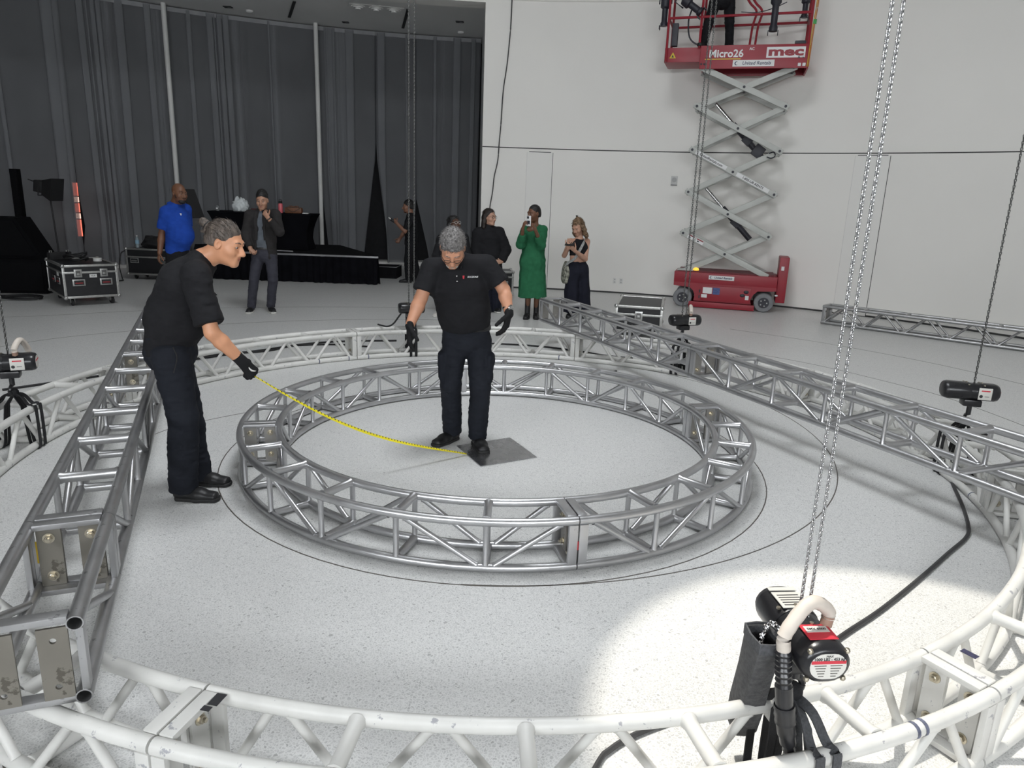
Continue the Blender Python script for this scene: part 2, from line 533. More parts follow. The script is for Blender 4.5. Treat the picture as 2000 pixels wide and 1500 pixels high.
# ---------------------------------------------------------------- trusses
def metal_mat(name, col, rough, metal, scuff, scuffcol, scale=18.0):
    m = bpy.data.materials.new(name); m.use_nodes = True
    nt = m.node_tree; N = nt.nodes; L = nt.links
    b = N['Principled BSDF']
    tc = N.new('ShaderNodeTexCoord')
    mp = N.new('ShaderNodeMapping'); mp.inputs['Scale'].default_value = (1, 1, 1)
    L.new(tc.outputs['Object'], mp.inputs[0])
    n1 = N.new('ShaderNodeTexNoise'); n1.inputs['Scale'].default_value = scale; n1.inputs['Detail'].default_value = 6; n1.inputs['Roughness'].default_value = 0.7
    L.new(mp.outputs[0], n1.inputs['Vector'])
    rp = N.new('ShaderNodeMapRange'); rp.inputs[1].default_value = 1 - scuff; rp.inputs[2].default_value = 1 - scuff + 0.03
    L.new(n1.outputs[0], rp.inputs[0])
    n2 = N.new('ShaderNodeTexNoise'); n2.inputs['Scale'].default_value = 5; n2.inputs['Detail'].default_value = 3
    L.new(tc.outputs['Object'], n2.inputs['Vector'])
    v2 = N.new('ShaderNodeMapRange'); v2.inputs[1].default_value = .3; v2.inputs[2].default_value = .7; v2.inputs[3].default_value = 0.88; v2.inputs[4].default_value = 1.06
    L.new(n2.outputs[0], v2.inputs[0])
    sc = N.new('ShaderNodeVectorMath'); sc.operation = 'SCALE'; sc.inputs[0].default_value = col
    L.new(v2.outputs[0], sc.inputs['Scale'])
    mx = N.new('ShaderNodeMix'); mx.data_type = 'RGBA'
    L.new(rp.outputs[0], mx.inputs['Factor']); L.new(sc.outputs[0], mx.inputs['A']); mx.inputs['B'].default_value = (*scuffcol, 1)
    L.new(mx.outputs['Result'], b.inputs['Base Color'])
    b.inputs['Metallic'].default_value = metal
    rr = N.new('ShaderNodeMapRange'); rr.inputs[1].default_value = .3; rr.inputs[2].default_value = .7; rr.inputs[3].default_value = rough - .05; rr.inputs[4].default_value = rough + .1
    L.new(n1.outputs[0], rr.inputs[0]); L.new(rr.outputs[0], b.inputs['Roughness'])
    return m
M_alu = metal_mat('mill aluminium', (0.56, 0.56, 0.57), 0.33, 0.92, 0.33, (0.36, 0.36, 0.37))
M_alu2 = metal_mat('aged aluminium', (0.45, 0.45, 0.455), 0.36, 0.92, 0.36, (0.27, 0.27, 0.27))
M_plate = metal_mat('dull aluminium plate', (0.40, 0.385, 0.36), 0.45, 0.85, 0.38, (0.24, 0.23, 0.21), 9)
M_white = metal_mat('white truss paint', (0.64, 0.635, 0.61), 0.42, 0.0, 0.375, (0.33, 0.33, 0.35), 22)
M_plated = metal_mat('grimy aluminium plate', (0.24, 0.225, 0.195), 0.5, 0.7, 0.42, (0.13, 0.12, 0.10), 9)
M_bolt = mat('zinc bolt', (0.55, 0.50, 0.40), 0.3, 0.95, vary=0.15, scale=90)
M_tape = mat('black tape', (0.015, 0.015, 0.018), 0.6, vary=0.2)
M_wear = mat('inside of tube', (0.06, 0.06, 0.06), 0.7, 0.5, vary=0.2)

def end_kit(P, face, w, h, r, mm, mp, parent, inward, holes=True, bolts=False):
    """frame at one end of a segment. P(u, v) -> local point with u across (-.5..+.5) and v up (0 bottom chord, 1 top chord); inward: unit vector into the segment"""
    inward = Vector(inward).normalized()
    cl, cr_, tl, tr = P(-.5, 0), P(.5, 0), P(-.5, 1), P(.5, 1)
    ux = (cr_ - cl).normalized(); uz = Vector((0, 0, 1))
    bw = 0.048
    off = inward * (bw / 2 + 0.004)
    def bar(a, b, tk, nm):
        mid = (a + b) / 2 + off
        d = (b - a).normalized()
        third = d.cross(inward)
        mb = MB()
        mb.box((0, 0, 0), ((b - a).length - 2 * r * .8, bw, tk), bev=0.003)
        o = mb.build(nm, mm, parent, basis(d, inward, third, mid))
        return o
    zo = Vector((0, 0, r * 0.55))
    bar(tl + zo, tr + zo, 0.022, 'end_bar')
    bar(cl - zo * 0.4, cr_ - zo * 0.4, 0.022, 'end_bar')
    uo = ux * (r * 0.35)
    bar(cl - uo, tl - uo, 0.022, 'end_upright')
    bar(cr_ + uo, tr + uo, 0.022, 'end_upright')
    # two gusset plates in the end plane
    pw = w * 0.31; ph = h - 0.5 * r
    for sg in (-1, 1):
        c = (cl + cr_) / 2 + ux * (sg * (w / 2 - pw / 2 - r * .85)) + uz * (h / 2) + inward * 0.006
        mb = MB()
        hy = h * 0.31
        mb.holeplate(pw, ph, 0.009, [-hy, hy], 0.0095)
        mb.build('gusset_plate', mp, parent, basis(ux, uz, ux.cross(uz), c))
        if bolts:
            for q in (-hy, hy):
                mb = MB()
                mb.lathe([(0.021, 0), (0.021, 0.004), (0.0155, 0.0045)], n=14)
                mb.lathe([(0.0145, 0.004), (0.0145, 0.016), (0.012, 0.018)], n=6)
                mb.lathe([(0.008, 0.016), (0.008, 0.026)], n=8)
                z = inward; x = ux; y = z.cross(x)
                mb.build('bolt', M_bolt, parent, basis(x, y, z, c + uz * q + inward * 0.004))

def hollow_tube(mb, p0, p1, r, n=16):
    """open tube with a wall"""
    p0 = Vector(p0); p1 = Vector(p1); d = p1 - p0
    x, y, z = frame_from_dir(d)
    t = 0.004
    V = []; F = []
    for q, rr in ((0, r), (1, r), (1, r - t), (0, r - t)):
        for k in range(n):
            a = 2 * PI * k / n
            V.append(p0 + d * q + x * rr * math.cos(a) + y * rr * math.sin(a))
    for i in range(4):
        j = (i + 1) % 4
        for k in range(n):
            F.append((i * n + k, i * n + (k + 1) % n, j * n + (k + 1) % n, j * n + k))
    mb.add(V, F)

CACHE = {}
def rod(parent, a, b, r, m, name, n=10, flare=0.22):
    """a tube between two local points; tubes of one length share their mesh"""
    a = Vector(a); b = Vector(b); L = (b - a).length
    key = (round(L, 3), round(r, 4), m.name, name)
    if key not in CACHE:
        mb = MB(); mb.tube((0, 0, 0), (0, 0, L), r, n=n, flare=flare)
        CACHE[key] = mb.mesh(name, m)
    x, y, z = frame_from_dir(b - a)
    return put(name, CACHE[key], parent, basis(x, y, z, a))

def straight_segment(parent, s0, L, w, h, r, rw, nb, mm, style='N', bolts=(False, False), mp=None):
    """segment along local +y from s0, chords at x = -w/2 and +w/2, z = 0 and h (chord axes)"""
    seg = empty('truss_segment', (0, s0, 0), 0, parent)
    for x in (-w / 2, w / 2):
        for z in (0, h):
            key = ('chord', round(L, 3), r, mm.name)
            if key not in CACHE:
                mb = MB(); hollow_tube(mb, (0, 0.001, 0), (0, L - 0.001, 0), r); CACHE[key] = mb.mesh('chord', mm)
            put('chord', CACHE[key], seg, T(x, 0, z))
    bl = L / nb
    for k in range(1, nb):
        y = k * bl
        for z in (0, h):
            rod(seg, (-w / 2 + r * .7, y, z), (w / 2 - r * .7, y, z), r * 0.95, mm, 'rung', 12)
        if style == 'N':
            for x in (-w / 2, w / 2):
                rod(seg, (x, y, r * .7), (x, y, h - r * .7), rw, mm, 'web_upright')
    for k in range(nb):
        for x in (-w / 2, w / 2):
            if style == 'N':
                y0, y1 = k * bl + (0.06 if k == 0 else 0.04), (k + 1) * bl - (0.06 if k == nb - 1 else 0.04)
                if nb == 1: y0, y1 = 0.10, L - 0.16
                za, zb = (h - r * .6, r * .6) if k % 2 == 0 else (r * .6, h - r * .6)
                rod(seg, (x, y0, za), (x, y1, zb), rw, mm, 'web_brace')
            else:
                ym = (k + .5) * bl
                rod(seg, (x, k * bl + 0.045, r * .6), (x, ym - 0.03, h - r * .6), rw, mm, 'web_brace')
                rod(seg, (x, (k + 1) * bl - 0.045, r * .6), (x, ym + 0.03, h - r * .6), rw, mm, 'web_brace')
    mp = mp or mm
    for y, iw, bo in ((0.0, (0, 1, 0), bolts[0]), (L, (0, -1, 0), bolts[1])):
        end_kit(lambda u, v: Vector((u * w, y, v * h)), None, w, h, r, mm, mp, seg, iw, bolts=bo)
    return seg

def straight_truss(name, start, direc, lens, w, h, r, rw, mm, zb, label, style='N', nbs=None, mp=None):
    d = Vector((direc[0], direc[1], 0)).normalized()
    root = empty(name, (start[0], start[1], zb), math.atan2(d.y, d.x) - PI / 2, None, label, 'truss')
    s = 0
    for i, L in enumerate(lens):
        nb = nbs[i] if nbs else 6
        straight_segment(root, s, L - 0.003, w, h, r, rw, nb, mm, style, (i > 0, i < len(lens) - 1), mp)
        s += L
    return root

def ring_truss(name, cx, cy, Ro, Ri, zb, h, r, rw, nseg, nb, a0, mm, mp, style, label):
    root = empty(name, (cx, cy, zb), 0, None, label, 'truss')
    span = 2 * PI / nseg
    g = 0.0012
    seg = empty('truss_segment', (0, 0, 0), R(a0), root)
    def pol(rr, a, z): return Vector((rr * math.cos(a), rr * math.sin(a), z))
    na = nb * (6 if nseg == 4 else 4)
    for rr in (Ro, Ri):
        for z in (0, h):
            mb = MB(); mb.path([pol(rr, g + (span - 2 * g) * i / na, z) for i in range(na + 1)], r, n=14)
            mb.build('chord', mm, seg)
    for k in range(1, nb):
        a = span * k / nb
        for z in (0, h):
            rod(seg, pol(Ri + r * .7, a, z), pol(Ro - r * .7, a, z), r * 0.95, mm, 'rung', 12)
        if style == 'N':
            for rr in (Ro, Ri):
                rod(seg, pol(rr, a, r * .7), pol(rr, a, h - r * .7), rw, mm, 'web_upright')
    for k in range(nb):
        for rr in (Ro, Ri):
            b0, b1 = span * k / nb, span * (k + 1) / nb
            if style == 'N':
                e0 = (0.085 if k == 0 else 0.045) / rr; e1 = (0.085 if k == nb - 1 else 0.045) / rr
                za, zb_ = (r * .6, h - r * .6) if k % 2 == 1 else (h - r * .6, r * .6)
                rod(seg, pol(rr, b0 + e0, za), pol(rr, b1 - e1, zb_), rw, mm, 'web_brace')
            else:
                bm_ = (b0 + b1) / 2; e = 0.05 / rr; f = 0.032 / rr
                e0 = 0.085 / rr if k == 0 else e; e1 = 0.085 / rr if k == nb - 1 else e
                rod(seg, pol(rr, b0 + e0, r * .6), pol(rr, bm_ - f, h - r * .6), rw, mm, 'web_brace')
                rod(seg, pol(rr, b1 - e1, r * .6), pol(rr, bm_ + f, h - r * .6), rw, mm, 'web_brace')
    Rm = (Ro + Ri) / 2; w = Ro - Ri
    for a, sg in ((0.0, 1), (span, -1)):
        rad = Vector((math.cos(a), math.sin(a), 0)); tan = Vector((-math.sin(a), math.cos(a), 0)) * sg
        end_kit(lambda u, v: rad * (Rm + u * w) + Vector((0, 0, v * h)), None, w, h, r, mm, mp, seg, tan, bolts=True)
    for i in range(1, nseg):
        c = copy_tree(seg, root)
        c.rotation_euler = (0, 0, R(a0) + i * span)
    return root

ring_s = ring_truss('circular_truss', -0.091, 5.186, 1.813, 1.566, 0.0245, 0.2545, 0.0235, 0.0152, 4, 6, -75.4, M_alu, M_plate, 'N',
                    'small silver aluminium circular truss lying flat inside the big white ring')
ring_w = ring_truss('circular_truss', -0.11, 5.20, 3.54, 3.295, 0.0265, 0.268, 0.0262, 0.0165, 8, 5, -104.7, M_white, M_white, 'W',
                    'large scuffed white circular truss lying on the floor around everything')
ZT = 0.0265 + 0.268 + 0.0262 + 0.001
tl = straight_truss('straight_truss', (-1.403, 1.858), (-0.376, 0.927), (0.76, 3.05, 3.05), 0.265, 0.254, 0.0245, 0.0152, M_alu2, ZT + 0.0245,
                    'dull silver box truss with open end plate, behind the man pulling the tape', 'N', (1, 6, 6), M_plated)
trt = straight_truss('straight_truss', (0.333 + .127, 9.209 + .059), (0.4215, -0.9068), (3.05, 3.05, 1.53), 0.28, 0.254, 0.0245, 0.0152, M_alu, ZT + 0.0245,
                     'bright silver box truss slanting over the white ring past the road case', 'N', (6, 6, 3), M_plate)
trr = straight_truss('straight_truss', (5.03 + .098, 11.85 + .113), (0.755, -0.656), (3.05, 1.52), 0.30, 0.26, 0.0245, 0.0152, M_alu2, 0.0255,
                     'grey box truss lying alone on the floor along the rear wall', 'W', (5, 3), M_plate)
# tape marks and wear patches on the trusses
def patch(parent_seg, pts, m, name, r):
    mb = MB(); mb.path(pts, r, n=14, caps=False); return mb.build(name, m, parent_seg)
wseg = [c for c in ring_w.children]
def wring_mark(a_deg, rr, z, width, m, name='tape_mark'):
    i = int(((a_deg + 104.7) % 360) // 45); sg = wseg[i]
    loc = R((a_deg + 104.7) % 360 - 45 * i)
    pts = [(rr * math.cos(loc + (k / 4 - .5) * width / rr), rr * math.sin(loc + (k / 4 - .5) * width / rr), z) for k in range(5)]
    return patch(sg, pts, m, name, 0.0270)
M_mark = mat('blue grey marker', (0.10, 0.11, 0.16), 0.6, vary=0.3, scale=60)
for a, rr, z in ((-66.5, 3.54, .268), (-65.9, 3.54, .268), (122, 3.295, 0), (118, 3.295, 0), (128, 3.295, 0), (78.5, 3.295, 0), (-11, 3.295, 0), (-150, 3.54, 0), (-143, 3.54, 0)):
    wring_mark(a, rr, z, 0.014 if z else 0.012, M_mark if a != -150 else M_tape)

# labels and tape on the trusses
def lab_on(parent, c, size, rz, m, name):
    o = MB().box((0, 0, 0), size).build(name, m, parent); o.matrix_local = T(*(Vector(c) - parent.location)) @ Rz(rz); return o
ra = math.atan2(1.75 - 5.2, -.87 + .11)
lab_on(ring_w, (-.888, 1.947, .3213), (.055, .034, .0012), ra, M_tape, 'black_tape')
lab_on(ring_w, (-.905, 1.905, .3213), (.022, .030, .0012), ra, M_tape, 'black_tape')
lab_on(ring_w, (1.706, 2.335, .3213), (.055, .030, .0012), math.atan2(2.335 - 5.2, 1.706 + .11), mat('dark blue label', (.03, .03, .07), .5, vary=.6, scale=120), 'printed_label')
M_ylab = mat('yellow label', (.62, .42, .03), .5, vary=.1)
o = MB().box((-.112, .755 - .004, .15), (.012, .003, .09)).build('yellow_label', M_ylab, tl)
o = MB().box((0, 0, 0), (.006, .004, .05)).build('red_tape', M_red_ := mat('red tape', (.45, .03, .04), .5, vary=.2), ring_s)
aj = R(-75.4); o.matrix_local = T(1.826 * math.cos(aj), 1.826 * math.sin(aj), .12) @ Rz(aj + PI / 2)
# ---------------------------------------------------------------- curtains of the alcove
def sheer():
    m = bpy.data.materials.new('sheer grey curtain'); m.use_nodes = True
    nt = m.node_tree; N = nt.nodes; L = nt.links
    out = N['Material Output']
    N.remove(N['Principled BSDF'])
    d = N.new('ShaderNodeBsdfDiffuse'); t = N.new('ShaderNodeBsdfTransparent'); tl = N.new('ShaderNodeBsdfTranslucent')
    tc = N.new('ShaderNodeTexCoord'); nz = N.new('ShaderNodeTexNoise'); nz.inputs['Scale'].default_value = 1.2
    L.new(tc.outputs['Object'], nz.inputs['Vector'])
    mr = N.new('ShaderNodeMapRange'); mr.inputs[3].default_value = 0.85; mr.inputs[4].default_value = 1.15
    L.new(nz.outputs[0], mr.inputs[0])
    sc = N.new('ShaderNodeVectorMath'); sc.operation = 'SCALE'; sc.inputs[0].default_value = CURT
    L.new(mr.outputs[0], sc.inputs['Scale'])
    L.new(sc.outputs[0], d.inputs[0]); tl.inputs[0].default_value = (*CURT, 1)
    m1 = N.new('ShaderNodeMixShader'); m1.inputs[0].default_value = 0.25
    L.new(d.outputs[0], m1.inputs[1]); L.new(tl.outputs[0], m1.inputs[2])
    m2 = N.new('ShaderNodeMixShader'); m2.inputs[0].default_value = 0.50
    L.new(t.outputs[0], m2.inputs[1]); L.new(m1.outputs[0], m2.inputs[2])
    L.new(m2.outputs[0], out.inputs[0])
    return m
CURT = (0.37, 0.38, 0.40)
M_sheer = sheer()
M_hem = mat('grey curtain heading', (0.30, 0.305, 0.315), 0.9, vary=0.1, scale=6, stretch=(1, 1, .1))
RC = 13.65
def pw(z, tab):
    """piecewise linear table [(z, value)...] with rising z"""
    if z <= tab[0][0]: return tab[0][1]
    for (a, va), (b, vb) in zip(tab, tab[1:]):
        if z <= b: return va + (vb - va) * (z - a) / (b - a)
    return tab[-1][1]
def curtain(a_left, a_right, label, edge_l=None, edge_r=None, seed=0, z0=0.10, z1=5.40):
    """a_left > a_right (degrees); edge_x: tables of degrees the edge is pulled by, against height"""
    rg = random.Random(seed)
    W = R(a_left - a_right) * RC
    prof = [(0.0, 0.0)]
    s = 0.0
    while s < W:
        f = rg.choice([0.03, 0.06, 0.1, 0.2, 0.35, 0.5, 0.7]) * rg.uniform(.7, 1.3)
        n = max(2, int(f / 0.06))
        ph = rg.uniform(0, 6); am = rg.uniform(0.006, 0.022)
        for k in range(1, n + 1):
            prof.append((s + f * k / n, am * math.sin(ph + 9 * f * k / n)))
        s += f
        for _ in range(rg.choice([1, 1, 2, 3])):
            w = rg.choice([.03,.05,.09,.13]) * rg.uniform(.8, 1.2); B = w * rg.uniform(.5, 1.3); A = rg.uniform(.06, .14); sg = rg.choice((1, 1, -1))
            for k in range(1, 11):
                t = k / 10
                prof.append((s + w * t + B * math.sin(2 * PI * t) * (0.5 if t > .97 else 1), -A * math.sin(PI * t) * sg))
            s += w
    prof = [(min(max(p, 0), W), q) for p, q in prof]
    nz = 13
    V = []; F = []
    n = len(prof)
    dr = [rg.uniform(-1, 1) for _ in range(n)]
    for j in range(nz + 1):
        z = z0 + (z1 - z0) * j / nz
        k = 1 - (z - z0) / (z1 - z0)
        dl = R(pw(z, edge_l)) if edge_l else 0; drr = R(pw(z, edge_r)) if edge_r else 0
        for i, (p, q) in enumerate(prof):
            t = p / W
            a = R(a_left) - p / RC
            a += dl * max(0, 1 - t * 3) ** 1.5 + drr * max(0, 1 - (1 - t) * 3) ** 1.5
            a += 0.0025 * k * math.sin(p * 2.1 + seed) * math.sin(PI * min(1, max(0, t * 6)) / 2)
            rr = RC + q * (0.55 + 0.6 * k) + 0.02 * k * math.sin(p * 5 + z)
            V.append((CX + rr * math.cos(a), CY + rr * math.sin(a), z))
    for j in range(nz):
        for i in range(n - 1):
            F.append((j * n + i, j * n + i + 1, (j + 1) * n + i + 1, (j + 1) * n + i))
    o = put('curtain', mesh_np('curtain', V, np.array(F), M_sheer, True))
    tag(o, label, 'curtain', 'sheer grey curtains round the alcove')
    hb = cyl_wall('heading_tape', RC - 0.03, RC - 0.02, a_right, a_left, 5.33, 5.415, M_hem, kind=None)
    hb.parent = o
    return o
curtain(141, 131.28, 'sheer grey curtain behind the black loudspeakers, outermost', edge_r=[(0, 0.0), (0.62, 0.0), (0.66, 0.06), (1.75, 0.0)], seed=3)
curtain(131.28, 123.3, 'sheer grey curtain between the glowing slit and the white pole behind the man in blue', edge_l=[(0, 0.0), (0.62, -0.02), (0.66, -0.34), (1.75, 0.0)], seed=5)
curtain(123.3, 110.0, 'widest sheer grey curtain between two white poles, behind the black draped table', edge_r=[(0, .1), (2.2, 0.05)], seed=8)
curtain(109.98, 104.38, 'sheer grey curtain over the stage corner, bounded by two dark gaps', edge_l=[(0.1, -0.85), (0.5, -.62), (2.25, 0), (5, 0)], edge_r=[(0.1, 1.35), (0.5, 1.15), (2.7, 0), (5, 0)], seed=12)
curtain(104.36, 100.4, 'sheer grey curtain behind the dark clad man, swept back from a dark gap', edge_l=[(0.1, -1.3), (0.5, -1.2), (1.5, -.6), (2.7, 0), (5, 0)], edge_r=[(0.1, .45), (1.75, 0), (5, 0)], seed=21)
curtain(100.38, 93.9, 'sheer grey curtain beside the white wall corner, behind the woman in clear glasses', edge_l=[(0.1, -1.5), (0.5, -1.2), (1.75, 0), (5, 0)], seed=30)
M_pole = mat('white pole', (0.72, 0.72, 0.70), 0.5, vary=0.03)
for a, lab in ((123.3, 'slim white pole rising in front of the curtain behind the man in blue'), (110.05, 'slim white pole rising in front of the curtain beside the black table')):
    mb = MB(); x, y = CX + (RC - .19) * math.cos(R(a)), CY + (RC - .19) * math.sin(R(a))
    mb.lathe([(0.05, 0.0), (0.05, 5.44)], n=12, M=T(x, y, 0))
    tag(mb.build('pole', M_pole), lab, 'pole')
# glowing panels added for the red daylight behind the slit
M_glow = mat('red daylight glow', (0.5, 0.1, 0.08), 0.5, emit=(1.0, 0.20, 0.13, 1.3))
M_glow2 = mat('pink daylight glow', (0.6, 0.4, 0.35), 0.5, emit=(1.0, 0.62, 0.5, 1.4))
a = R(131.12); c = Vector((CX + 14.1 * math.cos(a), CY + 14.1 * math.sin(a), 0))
gl = empty('daylight_glow', c, a, None, 'glowing red panels added for the daylight seen through a slit in the curtain', 'daylight glow')
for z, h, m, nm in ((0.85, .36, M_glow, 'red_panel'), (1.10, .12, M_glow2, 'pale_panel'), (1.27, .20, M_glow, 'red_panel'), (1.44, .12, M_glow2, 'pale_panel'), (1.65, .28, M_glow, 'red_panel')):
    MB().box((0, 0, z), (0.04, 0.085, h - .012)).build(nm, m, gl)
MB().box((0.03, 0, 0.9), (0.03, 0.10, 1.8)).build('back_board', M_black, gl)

# ceiling fittings of the alcove
def slot(x0, y0, x1, y1, w=0.07):
    mb = MB(); mb.path([(x0, y0, 5.43), (x1, y1, 5.43)], 0, flat=(w, 0.014)); return mb
tag(slot(-4.606, 15.895, -5.144, 17.321, .06).build('air_slot', M_black), 'black linear air slot in the alcove ceiling, farther from the triple lamp', 'vent')
tag(slot(-2.385, 16.189, -2.768, 17.992, .06).build('air_slot', M_black), 'black linear air slot in the alcove ceiling beside the triple lamp', 'vent')
def sq(x, y, lab, s=.17):
    r = MB().box((x, y, 5.434), (s, s * .8, 0.016)).build('downlight', M_black); tag(r, lab, 'downlight')
    MB().box((x + .03, y + .02, 5.425), (s * .4, s * .4, 0.012)).build('lamp_cup', mat('lamp cup', (0.12, .12, .12), .4, vary=.1), r)
sq(-6.197, 16.577, 'square black downlight in the alcove ceiling above the man in blue')
sq(-3.986, 17.626, 'square black downlight in the alcove ceiling between the two air slots', .14)
sq(-1.412, 17.169, 'square black downlight in the alcove ceiling near the white wall corner')
for x, y, l in ((-5.84, 16.83, 'small white round detector on the alcove ceiling above the man in blue'), (-1.47, 18.205, 'small white round detector on the alcove ceiling near the wall corner')):
    mb = MB(); mb.lathe([(0.075, 5.439), (0.075, 5.41), (0.05, 5.39), (0.001, 5.388)], n=16, M=T(x, y, 0)); tag(mb.build('smoke_detector', M_lampw), l, 'detector')
lt = empty('ceiling_lamp', (-3.03, 16.16, 5.44), math.atan2(.271, 1.008), None, 'white recessed lamp with three stepped round spots in the alcove ceiling', 'lamp')
MB().box((0, 0, -0.006), (1.1, .34, .014)).build('frame', M_lampw, lt)
for k in (-.36, 0, .36):
    mb = MB(); mb.lathe([(0.14, -.012), (0.14, -.03), (0.10, -.03), (0.10, -.05), (0.055, -.05), (0.055, -.075), (0.001, -.075)], n=18, M=T(k, 0, 0)); mb.build('spot', M_lampw, lt)

# ---------------------------------------------------------------- stage with its skirt and step
M_skirt = mat('black stage skirt', (0.006, 0.006, 0.008), 0.95, spec=.08, vary=0.25, scale=5)
M_deck = mat('black stage deck', (0.009, 0.009, 0.010), 0.85, spec=.1, vary=0.2, scale=9)
M_edge = mat('aluminium edge', (0.35, 0.35, 0.36), 0.35, 0.9, vary=0.1)
e1 = Vector((-2.80, 14.76, 0)); dx = Vector((-.95, 0.02, 0)).normalized()
st = empty('stage', (0, 0, 0), 0, None, 'low black stage with pleated black skirt in front of the curtain', 'stage')
SX0, SX1, SY0, SY1, SZ = -6.5, -2.80, 14.78, 17.25, 0.58
BX1 = -4.15   # the right edge runs back and inwards
mb = MB(); mb.prism([(SX0, SY0), (SX1, SY0), (BX1, SY1), (-5.5, 17.0), (-7.0, 16.0)], 0.05, T(0, 0, SZ - .025)); mb.build('deck', M_deck, st)
mb = MB(); mb.path([(SX0, SY0 - .012, SZ - .03), (SX1 + .012, SY0 - .012, SZ - .03), (BX1, SY1, SZ - .03)], 0, flat=(.02, .035)); mb.build('deck_edge', M_edge, st)
def skirt(p0, p1, zt, name='skirt', amp=.022):
    p0 = Vector(p0); p1 = Vector(p1); L_ = (p1 - p0).length; d = (p1 - p0).normalized(); nrm = Vector((d.y, -d.x, 0))
    n = int(L_ / 0.022); V = []; F = []
    for i in range(n + 1):
        s = L_ * i / n
        w = amp * math.sin(s * 42 + 1.6 * math.sin(s * 5))
        for z, k in ((zt, .35), (zt * .5, .8), (0.006 + 0.006 * math.sin(s * 17), 1.25)):
            q = p0 + d * s + nrm * (w * k + .02 + .02 * (1 - z / zt)); V.append((q.x, q.y, z))
    for i in range(n):
        for j in range(2):
            F.append((i * 3 + j, i * 3 + j + 1, i * 3 + j + 4, i * 3 + j + 3))
    return put(name, mesh_np(name, V, np.array(F), M_skirt, True), st)
skirt((SX0, SY0, 0), (SX1, SY0, 0), SZ - .05)
skirt((SX1, SY0, 0), (BX1, SY1, 0), SZ - .05)
sp_ = empty('step', (-2.90, 16.2, 0), R(-2), None, 'low black step block standing beside the stage corner', 'step')
MB().box((0, 0, .125), (.62, .6, .25), bev=.006).build('block', M_deck, sp_)
mb = MB(); mb.path([(-.31, -.3, .25), (.31, -.3, .25), (.31, .3, .25)], 0, flat=(.02, .012)); mb.build('edge_strip', M_edge, sp_)
# draped table
TX0, TX1, TY0, TY1, TZ0, TZ1 = -6.42, -4.27, 15.35, 16.05, SZ, 1.325
tb = empty('table', (0, 0, 0), 0, None, 'long table under a tight black stretch cover on the stage', 'table')
M_spx = mat('black stretch cover', (0.006, 0.006, 0.008), 0.95, spec=.08, vary=0.2, scale=3)
mb = MB(); mb.box(((TX0 + TX1) / 2, (TY0 + TY1) / 2, TZ1 - .015), (TX1 - TX0, TY1 - TY0, .03), bev=.008); mb.build('tabletop', M_spx, tb)
V = []; F = []; nn = 64
for j in range(11):
    t = j / 10; z = TZ1 - .01 - (TZ1 - TZ0 - .02) * t
    pin = 0.14 * (1 - (1 - min(1, t * 1.25)) ** 2.2) - .05 * max(0, t - .7) / .3
    for i in range(nn):
        u = i / nn * 4; s_ = int(u); f = u - s_
        x0, x1, y0, y1 = TX0 + pin, TX1 - pin, TY0 + pin * .7, TY1 - pin * .7
        P = [((x0, y0), (x1, y0)), ((x1, y0), (x1, y1)), ((x1, y1), (x0, y1)), ((x0, y1), (x0, y0))][s_]
        x = P[0][0] + (P[1][0] - P[0][0]) * f; y = P[0][1] + (P[1][1] - P[0][1]) * f
        sag = math.sin(PI * f) * .05 * math.sin(PI * min(1, t * 1.2))
        cx_, cy_ = (TX0 + TX1) / 2, (TY0 + TY1) / 2
        if s_ in (0, 2): y += sag if s_ == 0 else -sag
        else: x += -sag if s_ == 1 else sag
        V.append((x, y, z))
for j in range(10):
    for i in range(nn):
        F.append((j * nn + i, j * nn + (i + 1) % nn, (j + 1) * nn + (i + 1) % nn, (j + 1) * nn + i))
put('stretch_cover', mesh_np('stretch_cover', V, np.array(F), M_spx, True, 50), tb)
# things on the table
M_cup = mat('clear plastic cup', (0.75, 0.78, 0.8), 0.15, vary=0.03, trans=0.75)
cu = MB(); cu.lathe([(0.030, 0), (0.041, 0.105), (0.044, 0.107), (0.041, .102), (0.028, .006)], n=16, M=T(-6.25, 15.5, TZ1), caps=True)
cu = cu.build('cup', M_cup); tag(cu, 'clear plastic cup near the end of the black table', 'cup')
MB().box((-6.25, 15.456, TZ1 + .05), (.035, .006, .03)).build('printed_mark', mat('cup print', (.7, .7, .7), .5, vary=.1), cu)
M_bag = mat('white plastic bag', (0.72, 0.76, 0.77), 0.35, vary=0.05, scale=20, bump=0.5, bscale=30)
def blob(name, c, rad, m, seed=0, amp=.12, n=28, freq=3.0, parent=None, squash=True):
    rg = random.Random(seed); ph = [(rg.uniform(-1, 1), rg.uniform(-1, 1), rg.uniform(-1, 1), rg.uniform(0, 6)) for _ in range(9)]
    mb = MB(); mb.sphere((0, 0, 0), 1.0, n)
    V = []
    for v in mb.v:
        v = Vector(v)
        k = 1 + amp * sum(math.sin(freq * (1 + .35 * i) * (v.x * a + v.y * b + v.z * d) * 2 + p) for i, (a, b, d, p) in enumerate(ph)) / 3
        q = Vector((v.x * rad[0] * k, v.y * rad[1] * k, v.z * rad[2] * k))
        if squash: q.z = max(q.z, -rad[2] * .72)
        V.append((q.x + c[0], q.y + c[1], q.z + c[2] + (rad[2] * .72 if squash else 0)))
    o = put(name, mesh_np(name, V, mb.f, m, True), parent)
    return o
tag(blob('plastic_bag', (-5.80, 15.55, TZ1), (.155, .12, .155), M_bag, 4, .22, 36, 3.6), 'crumpled white plastic bag on the black table', 'bag')
rb = MB(); rb.box((-5.5, 15.62, TZ1 + .035), (.17, .12, .07), bev=.01); tag(rb.build('box', mat('maroon card', (.10, .03, .03), .6, vary=.15)), 'flat maroon box half hidden behind the man in the blazer', 'box')
